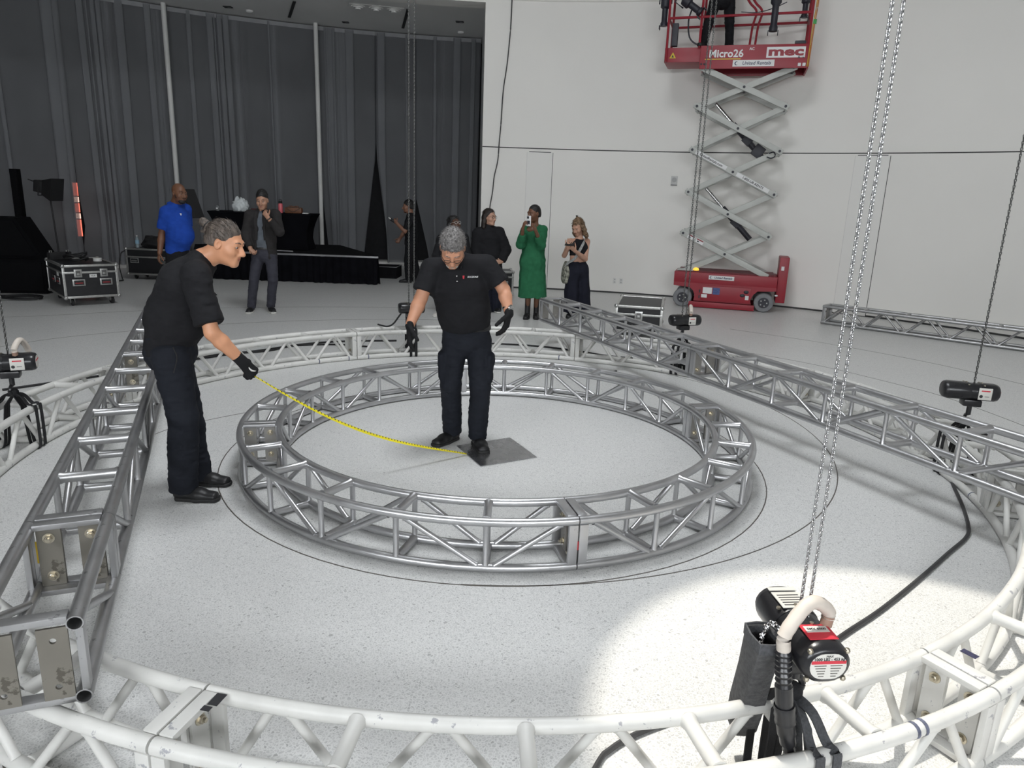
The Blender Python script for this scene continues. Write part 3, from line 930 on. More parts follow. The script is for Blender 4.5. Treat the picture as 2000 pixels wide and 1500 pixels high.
pb = empty('water_bottle', (-4.955, 15.55, TZ1), 0, None, 'pink water bottle with black cap on the black table', 'bottle')
mb = MB(); mb.lathe([(0.043, 0), (0.047, .01), (0.047, .155), (0.043, .185), (0.030, .20)], n=18); mb.build('body', mat('pink bottle', (0.80, 0.17, 0.20), 0.35, vary=0.04), pb)
mb = MB(); mb.lathe([(0.036, .195), (0.040, .205), (0.040, .235), (0.03, .245)], n=16); mb.path([(-.028, 0, .235), (-.026, 0, .268), (0, 0, .276), (.026, 0, .268), (.028, 0, .235)], .006, n=6); mb.build('cap', M_black, pb)
hb = empty('handbag', (-4.68, 15.55, TZ1), 0, None, 'brown leather handbag with two handles on the black table', 'handbag')
M_lea = mat('brown leather', (0.16, 0.065, 0.03), 0.5, vary=0.15, scale=20, bump=.15, bscale=40)
mb = MB(); mb.box((0, 0, .062), (.36, .14, .125), bev=.035); mb.build('body', M_lea, hb)
for y in (-.05, .05):
    mb = MB(); mb.path(catmull([(-.09, y, .10), (-.075, y, .15), (0, y, .135), (.075, y, .15), (.09, y, .10)], 5), .008, n=6); mb.build('handle', M_lea, hb)
for s in (-1, 1):
    mb = MB(); mb.path([(s * .15, -.074, .11), (s * .05, -.075, .05), (0, -.075, .03)], 0, flat=(.016, .006), upv=(0, 1, 0)); mb.build('strap', mat('dark leather', (.07, .03, .015), .5, vary=.1), hb)
tag(MB().box((-4.42, 15.5, TZ1 + .012), (.12, .09, .022), bev=.006).build('napkins', mat('white paper', (.75, .75, .74), .7, vary=.03)), 'small white stack of napkins at the end of the black table', 'napkins')
mb = MB(); mb.prism([(-.2, -.1), (.2, -.14), (.12, .1), (-.22, .08)], .004, T(-4.75, 15.1, SZ + .006) @ Ry(R(1))); tag(mb.build('paper_sheet', mat('grey paper', (.5, .5, .52), .7, vary=.04)), 'loose pale paper sheet lying on the stage floor', 'paper')
# ---------------------------------------------------------------- road cases, loudspeakers and the rest along the sides
M_ply = mat('black case panel', (0.012, 0.012, 0.014), 0.45, vary=0.2, scale=25, bump=.1, bscale=200)
M_ext = mat('case aluminium', (0.55, 0.55, 0.53), 0.35, 0.85, vary=0.12, scale=30)
M_hdl = mat('chromed dish', (0.50, 0.50, 0.49), 0.3, 0.85, vary=0.1, scale=60)
M_red = mat('red grip', (0.25, 0.02, 0.025), 0.5, vary=0.15)
M_rub = mat('black rubber', (0.018, 0.018, 0.018), 0.6, vary=0.2)
M_lab = mat('paper label', (0.72, 0.72, 0.70), 0.7, vary=0.04)
M_ink = mat('black ink', (0.02, 0.02, 0.022), 0.6, vary=0.1)
def road_case(loc, rz, W, D, z0, H, lid, label, dishes, latches, side_dishes=(), casters=True):
    """origin at the front left corner on the floor; width along +x, depth along +y"""
    c = empty('road_case', loc, rz, None, label, 'road case')
    MB().box((W / 2, D / 2, z0 + (H - lid) / 2), (W - .01, D - .01, H - lid - .01)).build('body', M_ply, c)
    MB().box((W / 2, D / 2, z0 + H - lid / 2), (W - .01, D - .01, lid - .006)).build('lid', M_ply, c)
    e = .034
    zs = [z0, z0 + H - lid - e * .5, z0 + H - lid + e * .55, z0 + H]
    t = .006
    def bar(a, b, ax):
        a = Vector(a); b = Vector(b); mid = (a + b) / 2; d = b - a
        s = [e, e, e]; s[ax] = abs(d[ax]); MB().box(mid, s, bev=.004).build('edge_trim', M_ext, c)
    k = e / 2 - t
    for z in (z0 + k, z0 + H - k):
        for y in (k, D - k): bar((0, y, z), (W, y, z), 0)
        for x in (k, W - k): bar((x, 0, z), (x, D, z), 1)
    for x in (k, W - k):
        for y in (k, D - k): bar((x, y, z0), (x, y, z0 + H), 2)
    zz = z0 + H - lid
    for y in (-.003, D + .003): MB().box((W / 2, y, zz), (W, .012, .030), bev=.003).build('lid_rail', M_ext, c)
    for x in (-.003, W + .003): MB().box((x, D / 2, zz), (.012, D, .030), bev=.003).build('lid_rail', M_ext, c)
    for x in (0, W):
        for y in (0, D):
            for z in (z0, z0 + H):
                mb = MB(); mb.sphere((x + (.008 if x == 0 else -.008), y + (.008 if y == 0 else -.008), z + (.008 if z == z0 else -.008)), .032, 10); mb.build('ball_corner', M_hdl, c)
    def dish(M, red, w=.17, h=.10):
        mb = MB(); mb.box((0, 0, .004), (w, h, .008), M=None, bev=.003)
        o = mb.build('handle_dish', M_hdl, c, M)
        MB().box((0, 0, .010), (w * .76, h * .66, .006)).build('recess', M_ink, o)
        MB().box((0, -h * .06, .018), (w * .62, h * .2, .014), bev=.005).build('grip', M_red if red else M_ext, o)
    FR = lambda x, z: T(x, -.004, z) @ Rx(PI / 2)
    for x, z, r_ in dishes: dish(FR(x, z), r_)
    for y, z, r_ in side_dishes: dish(T(-.004, y, z) @ Rz(-PI / 2) @ Rx(PI / 2), r_)
    for x in latches:
        mb = MB(); mb.box((0, 0, .004), (.105, .12, .009), bev=.004); o = mb.build('latch', M_hdl, c, FR(x, zz - .012))
        MB().box((0, 0, .010), (.06, .078, .006)).build('latch_cup', mat('latch shade', (.16, .16, .155), .4, .6, vary=.1), o)
        MB().box((0, -.01, .015), (.036, .03, .006), bev=.003).build('latch_wing', M_hdl, o)
    if casters:
        for x in (.10, W - .10):
            for y in (.12, D - .12):
                cs = MB(); cs.box((x, y, z0 - .012), (.09, .09, .014)); o = cs.build('caster', M_ext, c)
                mb = MB(); mb.lathe([(0.05, -.016), (0.054, -.01), (0.054, .01), (0.05, .016)], n=16, M=T(x + .01, y, .0545) @ Rz(.5 * x) @ Ry(PI / 2)); mb.build('wheel', M_rub, o)
                for s in (-.026, .026):
                    MB().box((x + .01 + s * math.cos(.5 * x), y + s * math.sin(.5 * x), (z0 + .04) / 2 + .01), (.005, .05, z0 - .04), M=Rz(.5 * x)).build('fork', M_ext, o)
    return c
rc1 = road_case((-6.725, 10.79, 0), math.atan2(.67, .74), .74, 1.15, .13, .49, .11,
                'black road case on casters with cable heap on its lid, beside the black loudspeaker', [(.20, .36, True), (.57, .36, True)], [.20, .55], [(.30, .37, True), (.62, .37, True)])
o = MB().box((.40, -.007, .455), (.10, .004, .05)).build('paper_label', M_lab, rc1)
text_mesh('lettering', 'XLR', .034, M_ink, o, T(.40, -.010, .455) @ Rx(PI / 2))
o = MB().box((-.007, .32, .47), (.004, .12, .06)).build('paper_label', M_lab, rc1)
rc2 = road_case((-7.60, 14.25, 0), R(-3), .98, .62, .10, .50, .16, 'black road case behind the man in blue, water bottle on top', [(.17, .37, False), (.78, .37, False)], [])
rc3 = road_case((1.386, 9.92, 0), R(-12), .63, 1.06, .10, .36, .115, 'worn black road case with one latch, behind the bright slanting truss', [], [.315])
rc4 = road_case((-.72, 13.15, 0), R(6), .68, .5, .10, .42, .10, 'black road case half hidden behind the woman in the black hoodie', [(.5, .3, False)], [])
# on the lid of the first case: cable heap, headphones
M_cab = mat('black cable', (0.010, 0.010, 0.011), 0.55, vary=0.2)
def onc1(x, y, z=0): 
    v = rc1.matrix_basis @ Vector((x, y, z)); return v
mb = MB(); rg = random.Random(2)
b0 = onc1(.30, .52)
pts = []
for k in range(60):
    t = k / 59 * 2 * PI * 4
    pts.append((b0.x + (.15 + .03 * math.sin(t * 1.3)) * math.cos(t), b0.y + (.12 + .04 * math.cos(t * .7)) * math.sin(t), .645 + .11 * (k / 59) + .02 * math.sin(t * 2.3)))
mb.path(catmull(pts, 3), .014, n=7)
mb = mb.build('coiled_cable', M_cab); tag(mb, 'heap of coiled black cable on the road case lid', 'cable')
ps = empty('power_strip', onc1(.16, .95, .63), R(60), None, 'black power distributor standing on the road case lid', 'power strip')
MB().box((0, 0, .055), (.34, .09, .11), bev=.01).build('body', M_black, ps)
for s in (-.13, .13):
    mb = MB(); mb.path([(s, -.03, .11), (s, -.03, .135), (s, .03, .135), (s, .03, .11)], .008, n=6); mb.build('handle', M_ext, ps)
hp = empty('tape_roll', onc1(.58, .45, .628), 0, None, 'small white roll of tape lying on the road case lid', 'tape roll')
mb = MB(); mb.lathe([(.03, 0), (.062, 0), (.062, .05), (.03, .05), (.03, 0)], n=20, caps=False); mb.build('roll', mat('white tape', (.7, .7, .68), .5, vary=.05), hp)
mb = MB(); mb.lathe([(.024, 0.002), (.03, 0.002), (.03, .048), (.024, .048), (.024, 0.002)], n=20, caps=False); mb.build('core', mat('card core', (.35, .28, .2), .7, vary=.1), hp)
# on the second case: water bottle and a black bag
wb = empty('water_bottle', (-7.44, 14.42, .603), 0, None, 'clear plastic water bottle on the far road case', 'bottle')
mb = MB(); mb.lathe([(.033, 0), (.036, .01), (.034, .06), (.036, .08), (.034, .12), (.036, .15), (.026, .19), (.013, .205), (.013, .215)], n=16); mb.build('body', mat('bottle plastic', (.62, .75, .80), .12, vary=.04, trans=.6), wb)
mb = MB(); mb.lathe([(.015, .213), (.015, .235)], n=12); mb.build('cap', M_lampw, wb)
mb = MB(); mb.lathe([(.0365, .075), (.0365, .145)], n=16, caps=False); mb.build('sleeve', mat('blue sleeve', (.25, .42, .55), .4, vary=.1), wb)
tag(blob('bag', (-7.12, 14.5, .60), (.26, .17, .13), mat('black fabric', (.010, .010, .011), .9, vary=.2), 9, .14, 30, 2.4), 'slumped black bag on the far road case', 'bag')
mb = MB(); mb.path(catmull([(-7.62, 14.3, .56), (-7.70, 14.25, .48), (-7.72, 14.2, .25), (-7.66, 14.15, .03), (-7.55, 13.9, .012), (-7.9, 13.7, .012)], 8), .011, n=7); tag(mb.build('cable', M_cab), 'thin black cable drooping from the far road case to the floor', 'cable')
# loudspeakers at the edge
M_spk = mat('black speaker cabinet', (0.005, 0.005, 0.006), 0.9, spec=.08, vary=0.2, scale=30, bump=.1, bscale=150)
M_gril = mat('black speaker grille', (0.007, 0.007, 0.008), 0.95, spec=.06, vary=0.3, scale=150)
sb = empty('subwoofer', (-7.74, 11.98, 0), R(8), None, 'wide black subwoofer cabinet on the floor beside the road case', 'subwoofer')
MB().box((-.56, .38, .285), (1.10, .76, .55), bev=.01).build('cabinet', M_spk, sb)
MB().box((-.56, -.008, .285), (1.02, .02, .47), bev=.004).build('grille', M_gril, sb)
for x in (-1.0, -.12): MB().box((x, .2, .006), (.07, .07, .012)).build('foot', M_rub, sb)
lsp = empty('loudspeaker', (-7.74, 12.03, .56), R(8), None, 'black wedge shaped loudspeaker on top of the subwoofer', 'loudspeaker')
mb = MB(); mb.prism([(-1.12, 0), (-.06, 0), (-.42, .66), (-1.12, .66)], .5, T(0, .30, .002) @ Rx(PI / 2)); mb.build('cabinet', M_spk, lsp)
mb = MB(); mb.prism([(-1.07, .05), (-.16, .05), (-.46, .61), (-1.07, .61)], .02, T(0, .045, .002) @ Rx(PI / 2)); mb.build('grille', M_gril, lsp)
MB().box((-.75, .034, .2), (.045, .006, .02)).build('badge', M_ext, lsp)
cl = empty('column_speaker', (-8.95, 13.35, 0), R(5), None, 'tall slim black column loudspeaker in front of the curtain', 'loudspeaker')
MB().box((0, 0, .02), (.36, .36, .04), bev=.006).build('base_plate', M_spk, cl)
MB().box((0, 0, 1.02), (.13, .13, 1.96), bev=.01).build('column', M_spk, cl)
MB().box((0, -.068, 1.35), (.10, .012, 1.2), bev=.003).build('grille', M_gril, cl)
cl = empty('column_speaker', (-9.42, 13.1, 0), R(5), None, 'slim black column loudspeaker at the picture edge, beside the other column', 'loudspeaker')
MB().box((0, 0, .02), (.36, .36, .04), bev=.006).build('base_plate', M_spk, cl)
MB().box((-.02, 0, .95), (.13, .13, 1.82), bev=.01).build('column', M_spk, cl)
MB().box((-.02, -.068, 1.25), (.10, .012, 1.1), bev=.003).build('grille', M_gril, cl)
sl = empty('stage_light', (-7.97, 12.8, 0), R(-25), None, 'black square stage light on a slim stand before the curtain', 'stage light')
mb = MB(); mb.tube((0, 0, .05), (-.10, 0, 1.55), .014); mb.build('pole', M_black, sl)
for k in range(3):
    a = k * 2.1; mb = MB(); mb.tube((0, 0, .42), (.38 * math.cos(a), .38 * math.sin(a), .012), .011); mb.build('leg', M_black, sl)
mb = MB()
for (w, h, y) in ((.34, .38, -.16), (.22, .24, .02)): pass
mb.add([(-.17, -.16, -.19), (.17, -.16, -.19), (.17, -.16, .19), (-.17, -.16, .19), (-.11, .04, -.12), (.11, .04, -.12), (.11, .04, .12), (-.11, .04, .12)], [(0, 1, 2, 3), (7, 6, 5, 4), (0, 4, 5, 1), (1, 5, 6, 2), (2, 6, 7, 3), (3, 7, 4, 0)])
HM = T(-.12, 0, 1.70) @ Rz(R(112)) @ Rx(R(10))
mb.build('hood', M_black, sl, HM)
MB().box((0, .12, 0), (.2, .16, .2), bev=.02).build('lamp_body', M_black, sl, HM)
mb = MB(); mb.path([(-.13, .08, 0), (-.13, .08, -.14), (.13, .08, -.14), (.13, .08, 0)], .01, n=6); mb.build('yoke', M_black, sl, HM)
mb = MB(); mb.tube((0, .2, .05), (0, .36, .07), .008); mb.build('pan_handle', M_black, sl, HM)
for j, (x, y, lab) in enumerate(((-7.85, 11.5, 'tangle of black cable on the floor in front of the subwoofer'),)):
    pts = []
    for k in range(50):
        t = k / 49 * 2 * PI * 3.5
        pts.append((x + (.34 + .05 * math.sin(t * 1.7)) * math.cos(t), y - .12 + (.16 + .03 * math.cos(t * .6)) * math.sin(t), .018 + .03 * (k / 49) + .006 * math.sin(t * 2)))
    mb = MB(); mb.path(catmull(pts, 3), .012, n=7); tag(mb.build('coiled_cable', M_cab), lab, 'cable')
# ---------------------------------------------------------------- red scissor lift by the wall
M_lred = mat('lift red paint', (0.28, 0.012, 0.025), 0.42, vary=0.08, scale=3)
M_lred_shade = mat('lift red paint, shaded inside', (0.13, 0.008, 0.016), 0.5, vary=0.1, scale=3)  # lift red darkened to paint shade on the inner parts
M_arm = mat('grey scissor arm', (0.47, 0.48, 0.455), 0.45, vary=0.06, scale=4)
M_tyre = mat('grey tyre', (0.20, 0.205, 0.215), 0.7, vary=0.12, scale=20)
M_hub = mat('black hub', (0.02, 0.02, 0.03), 0.5, vary=0.2)
M_stk = mat('white sticker', (0.74, 0.74, 0.74), 0.5, vary=0.03)
M_navy = mat('dark blue ink', (0.02, 0.03, 0.08), 0.5, vary=0.05)
M_yel = mat('yellow sticker', (0.65, 0.48, 0.02), 0.5, vary=0.05)
M_beac = mat('amber beacon', (0.8, 0.45, 0.03), 0.3, emit=(1.0, 0.62, 0.08, 0.9))
M_chr = mat('chrome rod', (0.6, 0.6, 0.6), 0.15, 1.0, vary=0.05)
lift = empty('scissor_lift', (3.062, 13.28, 0), math.atan2(-.2848, .9586), None, 'red scissor lift raised beside the white wall with grey arms', 'scissor lift')
LW = 0.74
def FRL(s, z, v=-.004): return T(s, v, z) @ Rx(PI / 2)
# chassis
ch = empty('chassis', parent=lift)
MB().box((.70, LW / 2, .53), (1.78, LW, .20), bev=.012).build('tray', M_lred, ch)
MB().box((.70, LW / 2, .642), (1.66, LW - .12, .03)).build('tray_well', M_lred_shade, ch)
mb = MB()
ol = [(.19, .12), (1.19, .12), (1.17, .20), (1.21, .29), (1.28, .36), (1.59, .38), (1.59, .44), (-.187, .44), (-.187, .38), (-.10, .37), (.10, .36), (.17, .30), (.20, .22)]
for v in (.02, LW - .02): mb.prism(ol, .04, T(0, v, 0) @ Rx(PI / 2))
mb.build('side_plate', M_lred, ch)
MB().box((.70, LW / 2, .27), (.95, LW - .1, .30)).build('battery_box', M_lred_shade, ch)
MB().box((.68, -.012, .06), (1.14, .03, .10), bev=.008).build('pothole_guard', M_lred, ch)
MB().box((.68, LW + .012, .06), (1.14, .03, .10), bev=.008).build('pothole_guard', M_lred, ch)
MB().box((.74, -.006, .27), (.86, .014, .27), bev=.004).build('tray_door', M_lred, ch)
for z in (.20, .30): MB().box((.285, -.014, z), (.02, .016, .05)).build('hinge', M_hub, ch)
for s, z in ((1.09, .335), (1.03, .27)):
    mb = MB(); mb.sphere((s, -.012, z), (.045, .012, .03), 14); mb.build('grip_hole', M_hub, ch)
for s, z, w, h, m in ((.42, .32, .16, .11, M_stk), (.575, .315, .12, .12, mat('blue sticker', (.06, .09, .25), .5, vary=.3, scale=40)), (.37, .22, .10, .06, M_stk), (1.11, .235, .06, .075, M_stk)):
    MB().box((s, -.015, z), (w, .004, h)).build('sticker', m, ch)
def sticker(par, s, z, w, h, txt, size, rot=0.0, v=-.006, shear=.2, col=None, bold=.0012, globe=True):
    mm = T(s, v, z) @ Rx(PI / 2) @ Rz(rot)
    o = MB().box((0, 0, 0), (w, h, .004), bev=.0015).build('sticker', M_stk, par, mm)
    text_mesh('lettering', txt, size, col or M_navy, o, T(.03 * (w / .42) if globe else 0, 0, .0028), bold=bold, shear=shear)
    if globe:
        mb = MB(); mb.lathe([(h * .30, 0), (h * .30, .0012)], n=18, M=T(-w * .41, 0, .0026)); mb.build('globe_mark', M_navy, o)
        mb = MB(); mb.lathe([(h * .22, 0), (h * .22, .0012)], n=18, M=T(-w * .41 + h * .1, 0, .0034)); mb.build('globe_gap', M_stk, o)
    return o
sticker(ch, .64, .555, .44, .072, 'United Rentals', .052)
# ladder end
MB().box((1.675, LW / 2, .57), (.16, LW * .72, .80), bev=.015).build('ladder_panel', M_lred, ch)
MB().box((1.655, .075, .78), (.05, .02, .07)).build('ladder_slot', M_stk, ch)
mb = MB(); mb.sphere((1.60, .07, .30), (.03, .02, .018), 12); mb.build('side_lamp', M_stk, ch)
mb = MB(); mb.lathe([(.05, .655), (.055, .675), (.04, .70), (.01, .71)], n=16, M=T(.18, .09, 0)); mb.build('beacon', M_beac, ch)
MB().box((-.01, .2, .655), (.28, .3, .02), bev=.004).build('cover_plate', M_arm, ch)
for s in (-.01, 1.40):
    for v, sg in ((.03, -1), (LW - .03, 1)):
        mb = MB(); mb.lathe([(.10, -.055), (.155, -.055), (.168, -.035), (.168, .035), (.155, .055), (.10, .055)], n=28, M=T(s, v, .168) @ Rx(PI / 2)); o = mb.build('wheel', M_tyre, lift)
        mb = MB(); mb.lathe([(.095, -.06), (.095, .06)], n=20, M=T(s, v, .168) @ Rx(PI / 2)); mb.build('hub', M_hub, o)
        for k in range(5):
            a = k * 2 * PI / 5
            mb = MB(); mb.lathe([(.012, 0), (.012, .012)], n=8, M=T(s + .055 * math.cos(a), v + sg * .060, .168 + .055 * math.sin(a)) @ Rx(-sg * PI / 2)); mb.build('wheel_nut', M_arm, o)
# scissor stack
ZL = [.64, 1.312, 2.024, 2.737, 3.450, 4.06]
XL = [-.02, -.104, -.081, -.079, -.069, -.035]; XR = [1.375, 1.351, 1.358, 1.363, 1.372, 1.43]
sc_ = empty('scissor_stack', parent=lift)
def arm(p, q, v, wide=.095, th=.045):
    p = Vector((p[0], v, p[1])); q = Vector((q[0], v, q[1])); d = q - p; L_ = d.length
    x = d.normalized(); y = Vector((0, 1, 0)); z = x.cross(y)
    mb = MB(); mb.box((0, 0, 0), (L_ + .10, th, wide), bev=.008)
    return mb.build('scissor_arm', M_arm, sc_, basis(x, y, z, (p + q) / 2))
for k in range(5):
    for v0, v1 in ((.05, .105), (LW - .05, LW - .105)):
        arm((XL[k + 1], ZL[k + 1]), (XR[k], ZL[k]), v0)
        arm((XL[k], ZL[k]), (XR[k + 1], ZL[k + 1]), v1)
    zc = (ZL[k] + ZL[k + 1]) / 2; xc = (XL[k] + XR[k] + XL[k + 1] + XR[k + 1]) / 4
    for s, z in ((xc, zc), (XL[k + 1], ZL[k + 1]), (XR[k + 1], ZL[k + 1])):
        mb = MB(); mb.tube((s, .015, z), (s, LW - .015, z), .022, n=12); mb.build('pivot_pin', M_hub, sc_)
def hyd(a, b, va=.37):
    a = Vector((a[0], va, a[1])); b = Vector((b[0], va, b[1])); m_ = a + (b - a) * .38
    mb = MB(); mb.tube(a, m_, .030, n=12); mb.build('piston_rod', M_chr, sc_)
    mb = MB(); mb.tube(m_, b, .05, n=14); mb.build('cylinder', M_hub, sc_)
    d = (b - a).normalized()
    MB().box(m_ + (b - a) * .30, (.16, .12, .13), M=Ry(.7), bev=.01).build('valve_block', M_hub, sc_)
hyd((.22, 3.53), (1.10, 2.64)); hyd((.20, 2.10), (1.05, 1.24))
MB().box((1.02, .25, 2.74), (.18, .1, .20), M=Ry(.6), bev=.01).build('junction_box', M_hub, sc_)
MB().box((1.1, .16, 2.62), (.22, .02, .08), M=Ry(-.45), bev=.004).build('bracket', M_arm, sc_)
MB().box((1.05, .16, 1.15), (.22, .02, .08), M=Ry(-.45), bev=.004).build('bracket', M_arm, sc_)
mb = MB(); mb.path(catmull([(1.2, .06, 2.70), (1.27, .02, 2.72), (1.30, .02, 2.66), (1.24, .02, 2.62), (1.17, .05, 2.64)], 5), .010, n=6); mb.build('hose_loop', M_hub, sc_)
an = math.atan2(ZL[2] - ZL[3], XR[2] - XL[3])
def along(t, k=2): return XL[k + 1] + (XR[k] - XL[k + 1]) * t, ZL[k + 1] + (ZL[k] - ZL[k + 1]) * t
s, z = along(.235); sticker(sc_, s, z, .60, .068, 'UnitedRentals.com', .058, an, .0245, 0, M_ink, .001, False)
s, z = along(.74); sticker(sc_, s, z, .62, .068, '1-800-UR-RENTS', .056, an, .0245, .12, M_ink, .001, False)
an0 = math.atan2(ZL[0] - ZL[1], XR[0] - XL[1])
for t, w in ((.10, .13), (.205, .14)):
    s, z = along(t, 0)
    o = MB().box((0, 0, 0), (w, .075, .004)).build('warning_sticker', M_stk, sc_, T(s, .0245, z) @ Rx(PI / 2) @ Rz(an0))
    MB().box((0, .022, .0025), (w * .9, .02, .002)).build('red_band', M_red, o)
    MB().box((-w * .2, -.012, .0025), (w * .25, .02, .002)).build('pictogram', M_ink, o)
# platform
pf = empty('platform', parent=lift)
ZB, ZTP = 4.035, 4.40
MB().box((.77, LW / 2, 4.37), (1.70, LW, .05)).build('deck', M_lred_shade, pf)
MB().box((.77, -.012, (ZB + ZTP) / 2), (1.722, .024, ZTP - ZB), bev=.006).build('front_fascia', M_lred, pf)
MB().box((.77, LW + .012, (ZB + ZTP) / 2), (1.722, .024, ZTP - ZB), bev=.006).build('rear_fascia', M_lred, pf)
MB().box((1.63, LW / 2, 4.20), (.024, LW, .36)).build('end_fascia', M_lred, pf)
for k, s in enumerate((1.50, 1.57)):
    MB().box((s, -.03, 4.085), (.05, .01, .05), bev=.01).build('white_block', M_stk, pf)
    MB().box((s - .02, -.026, 4.20), (.035, .006, .035), bev=.006).build('dark_hole', M_hub, pf)
for s in (-.06, -.01): MB().box((s, -.026, 4.11), (.03, .006, .03), bev=.006).build('dark_hole', M_hub, pf)
MB().box((-.38, LW / 2, 4.27), (.62, LW - .06, .23), bev=.006).build('extension_deck', M_lred, pf)
mb = MB(); mb.prism([(-.055, -.042), (.055, -.042), (0, .055)], .003, FRL(-.55, 4.26, .026)); o = mb.build('warning_triangle', M_yel, pf)
mb = MB(); mb.prism([(-.02, -.03), (.02, -.03), (0, .02)], .003, FRL(-.55, 4.26, .0235)); mb.build('triangle_mark', M_ink, o)
text_mesh('lettering', 'Micro26', .165, M_stk, pf, FRL(.33, 4.265, -.0255), bold=.004)
text_mesh('lettering', 'AC', .06, M_stk, pf, FRL(.735, 4.335, -.0255), bold=.001)
MB().box((.28, -.0255, 4.185), (.58, .002, .014)).build('yellow_line', M_yel, pf)
o = MB().box((0, 0, 0), (.60, .165, .004), bev=.0018).build('logo_plate', M_stk, pf, FRL(1.27, 4.275, -.027))
text_mesh('lettering', 'mec', .185, M_lred, o, T(0, .008, .003), bold=.008, sx=1.75)
sticker(pf, .78, 4.115, .66, .10, 'United Rentals', .076, v=-.028, globe=True)
def rail(pts, r=.021, name='rail'):
    mb = MB(); mb.path(pts, r, n=8); return mb.build(name, M_lred, pf)
HT = 5.45
for v in (-.0, LW):
    rail([(-.66, v, 4.84), (1.60, v, 4.87)])
    rail([(-.66, v, HT), (1.60, v, HT)])
    for s in (-.66, -.12, 1.60): rail([(s, v, 4.16 if s < -.2 else 4.38), (s, v, HT)], name='post')
for z in (4.84, HT):
    rail([(-.66, 0, z), (-.66, LW, z)]); rail([(1.60, 0, z), (1.60, LW, z)])
for ds in (0, .09):
    rail(catmull([(.68 + ds, LW * .5, 4.40), (.70 + ds, LW * .5, 4.75), (.74 + ds, LW * .5, 4.98), (.62 + ds, LW * .5, 5.12), (.50 + ds, LW * .5, 5.30)], 5), .019, 'gate_bar')
MB().box((-.55, .12, 4.60), (.10, .12, .36), bev=.01).build('control_box', M_hub, pf)
mb = MB(); mb.path(catmull([(-.30, .08, 5.0), (-.34, .06, 4.80), (-.30, .05, 4.55), (-.18, .05, 4.44), (-.10, .06, 4.46)], 6), .013, n=7); mb.build('cable', M_hub, pf)
mb = MB(); mb.path(catmull([(.5, .12, 4.93), (.75, .1, 4.91), (1.0, .12, 4.97), (1.2, .1, 5.05)], 6), .007, n=6); mb.build('cable', M_hub, pf)
for ds, mm in ((.035, mat('yellow rope', (.55, .33, .06), .7, vary=.1)), (.055, mat('orange rope', (.45, .16, .05), .7, vary=.1))):
    mb = MB(); mb.path(catmull([(1.60 + ds, -.03, 5.5), (1.615 + ds, -.03, 5.0), (1.60 + ds, -.03, 4.7), (1.59 + ds, -.03, 4.3), (1.585 + ds, -.03, 4.05)], 6), .009, n=6); mb.build('rope', mm, pf)
MB().box((1.655, -.03, 4.72), (.05, .02, .07)).build('green_tag', mat('green tag', (.03, .3, .06), .5, vary=.1), pf)
MB().box((1.48, .06, 4.43), (.17, .10, .05), bev=.01).build('tool', M_hub, pf)
# spotlights clamped to the rails of the platform
def spotlight(s, v, z, rot, label, L_=.5, r=.075):
    w = lift.matrix_basis @ Vector((s, v, z))
    o = empty('stage_light', parent=None, label=label, cat='stage light', M=T(w.x, w.y, w.z) @ Rz(lift.rotation_euler.z) @ rot)
    mb = MB(); mb.lathe([(.04, 0), (r * .9, .02), (r, .05), (r, L_ * .36), (r * .62, L_ * .42), (r * .62, L_ * .85), (r * .8, L_ * .9), (r * .8, L_)], n=18); mb.build('barrel', M_hub, o)
    mb = MB(); mb.path([(r + .02, 0, L_ * .25), (r + .02, 0, L_ * .1), (r + .02, 0, -.08), (-r - .02, 0, -.08), (-r - .02, 0, L_ * .25)], .012, n=6); mb.build('yoke', M_hub, o)
    MB().box((0, 0, -.11), (.05, .05, .07), bev=.006).build('clamp', M_hub, o)
    for k in (-1, 1): MB().box((k * r * .9, 0, L_ + .02), (.012, r * 1.5, .06)).build('barn_door', M_hub, o)
    MB().box((0, -r * .9, L_ * .22), (.07, .02, .05), bev=.005).build('shutter_handle', M_stk, o)
    return o
spotlight(1.03, -.07, 5.24, Rx(PI) , 'black spotlight hanging lens down from the front rail of the red lift', .66, .085)
spotlight(-.45, -.06, 5.12, Rx(PI) @ Ry(.95), 'black spotlight tilted over the front rail corner of the red lift', .38, .09)
spotlight(-.75, .10, 5.20, Rx(PI), 'black spotlight on the outer end rail of the red lift platform extension', .46, .08)
spotlight(1.50, .35, 5.22, Rx(PI), 'black spotlight at the rope end of the red lift platform', .36, .07)
# fittings on the wall
def onwall(a, z, dr=0.0):
    rr = RW - dr
    return Vector((CX + rr * math.cos(R(a)), CY + rr * math.sin(R(a)), z))
def wallM(a, z, dr=0.0):
    n = Vector((-math.cos(R(a)), -math.sin(R(a)), 0)); up_ = Vector((0, 0, 1)); x = up_.cross(n)
    return basis(x, up_, n, onwall(a, z, dr))
sw = empty('wall_speaker', M=wallM(71.78, 2.23, 0.004), label='small square fire alarm speaker plate on the white wall', cat='wall plate')
MB().box((0, 0, .006), (.125, .18, .014), bev=.004).build('plate', mat('pale grey plate', (.56, .56, .55), .5, vary=.03), sw)
mb = MB(); mb.lathe([(.045, .013), (.045, .018), (.001, .02)], n=20, M=T(0, .02, 0)); mb.build('grille', mat('grey grille', (.42, .42, .42), .6, vary=.1, scale=200), sw)
MB().box((0, -.075, .015), (.12, .016, .004)).build('printed_strip', mat('dark print', (.18, .18, .18), .6, vary=.1), sw)
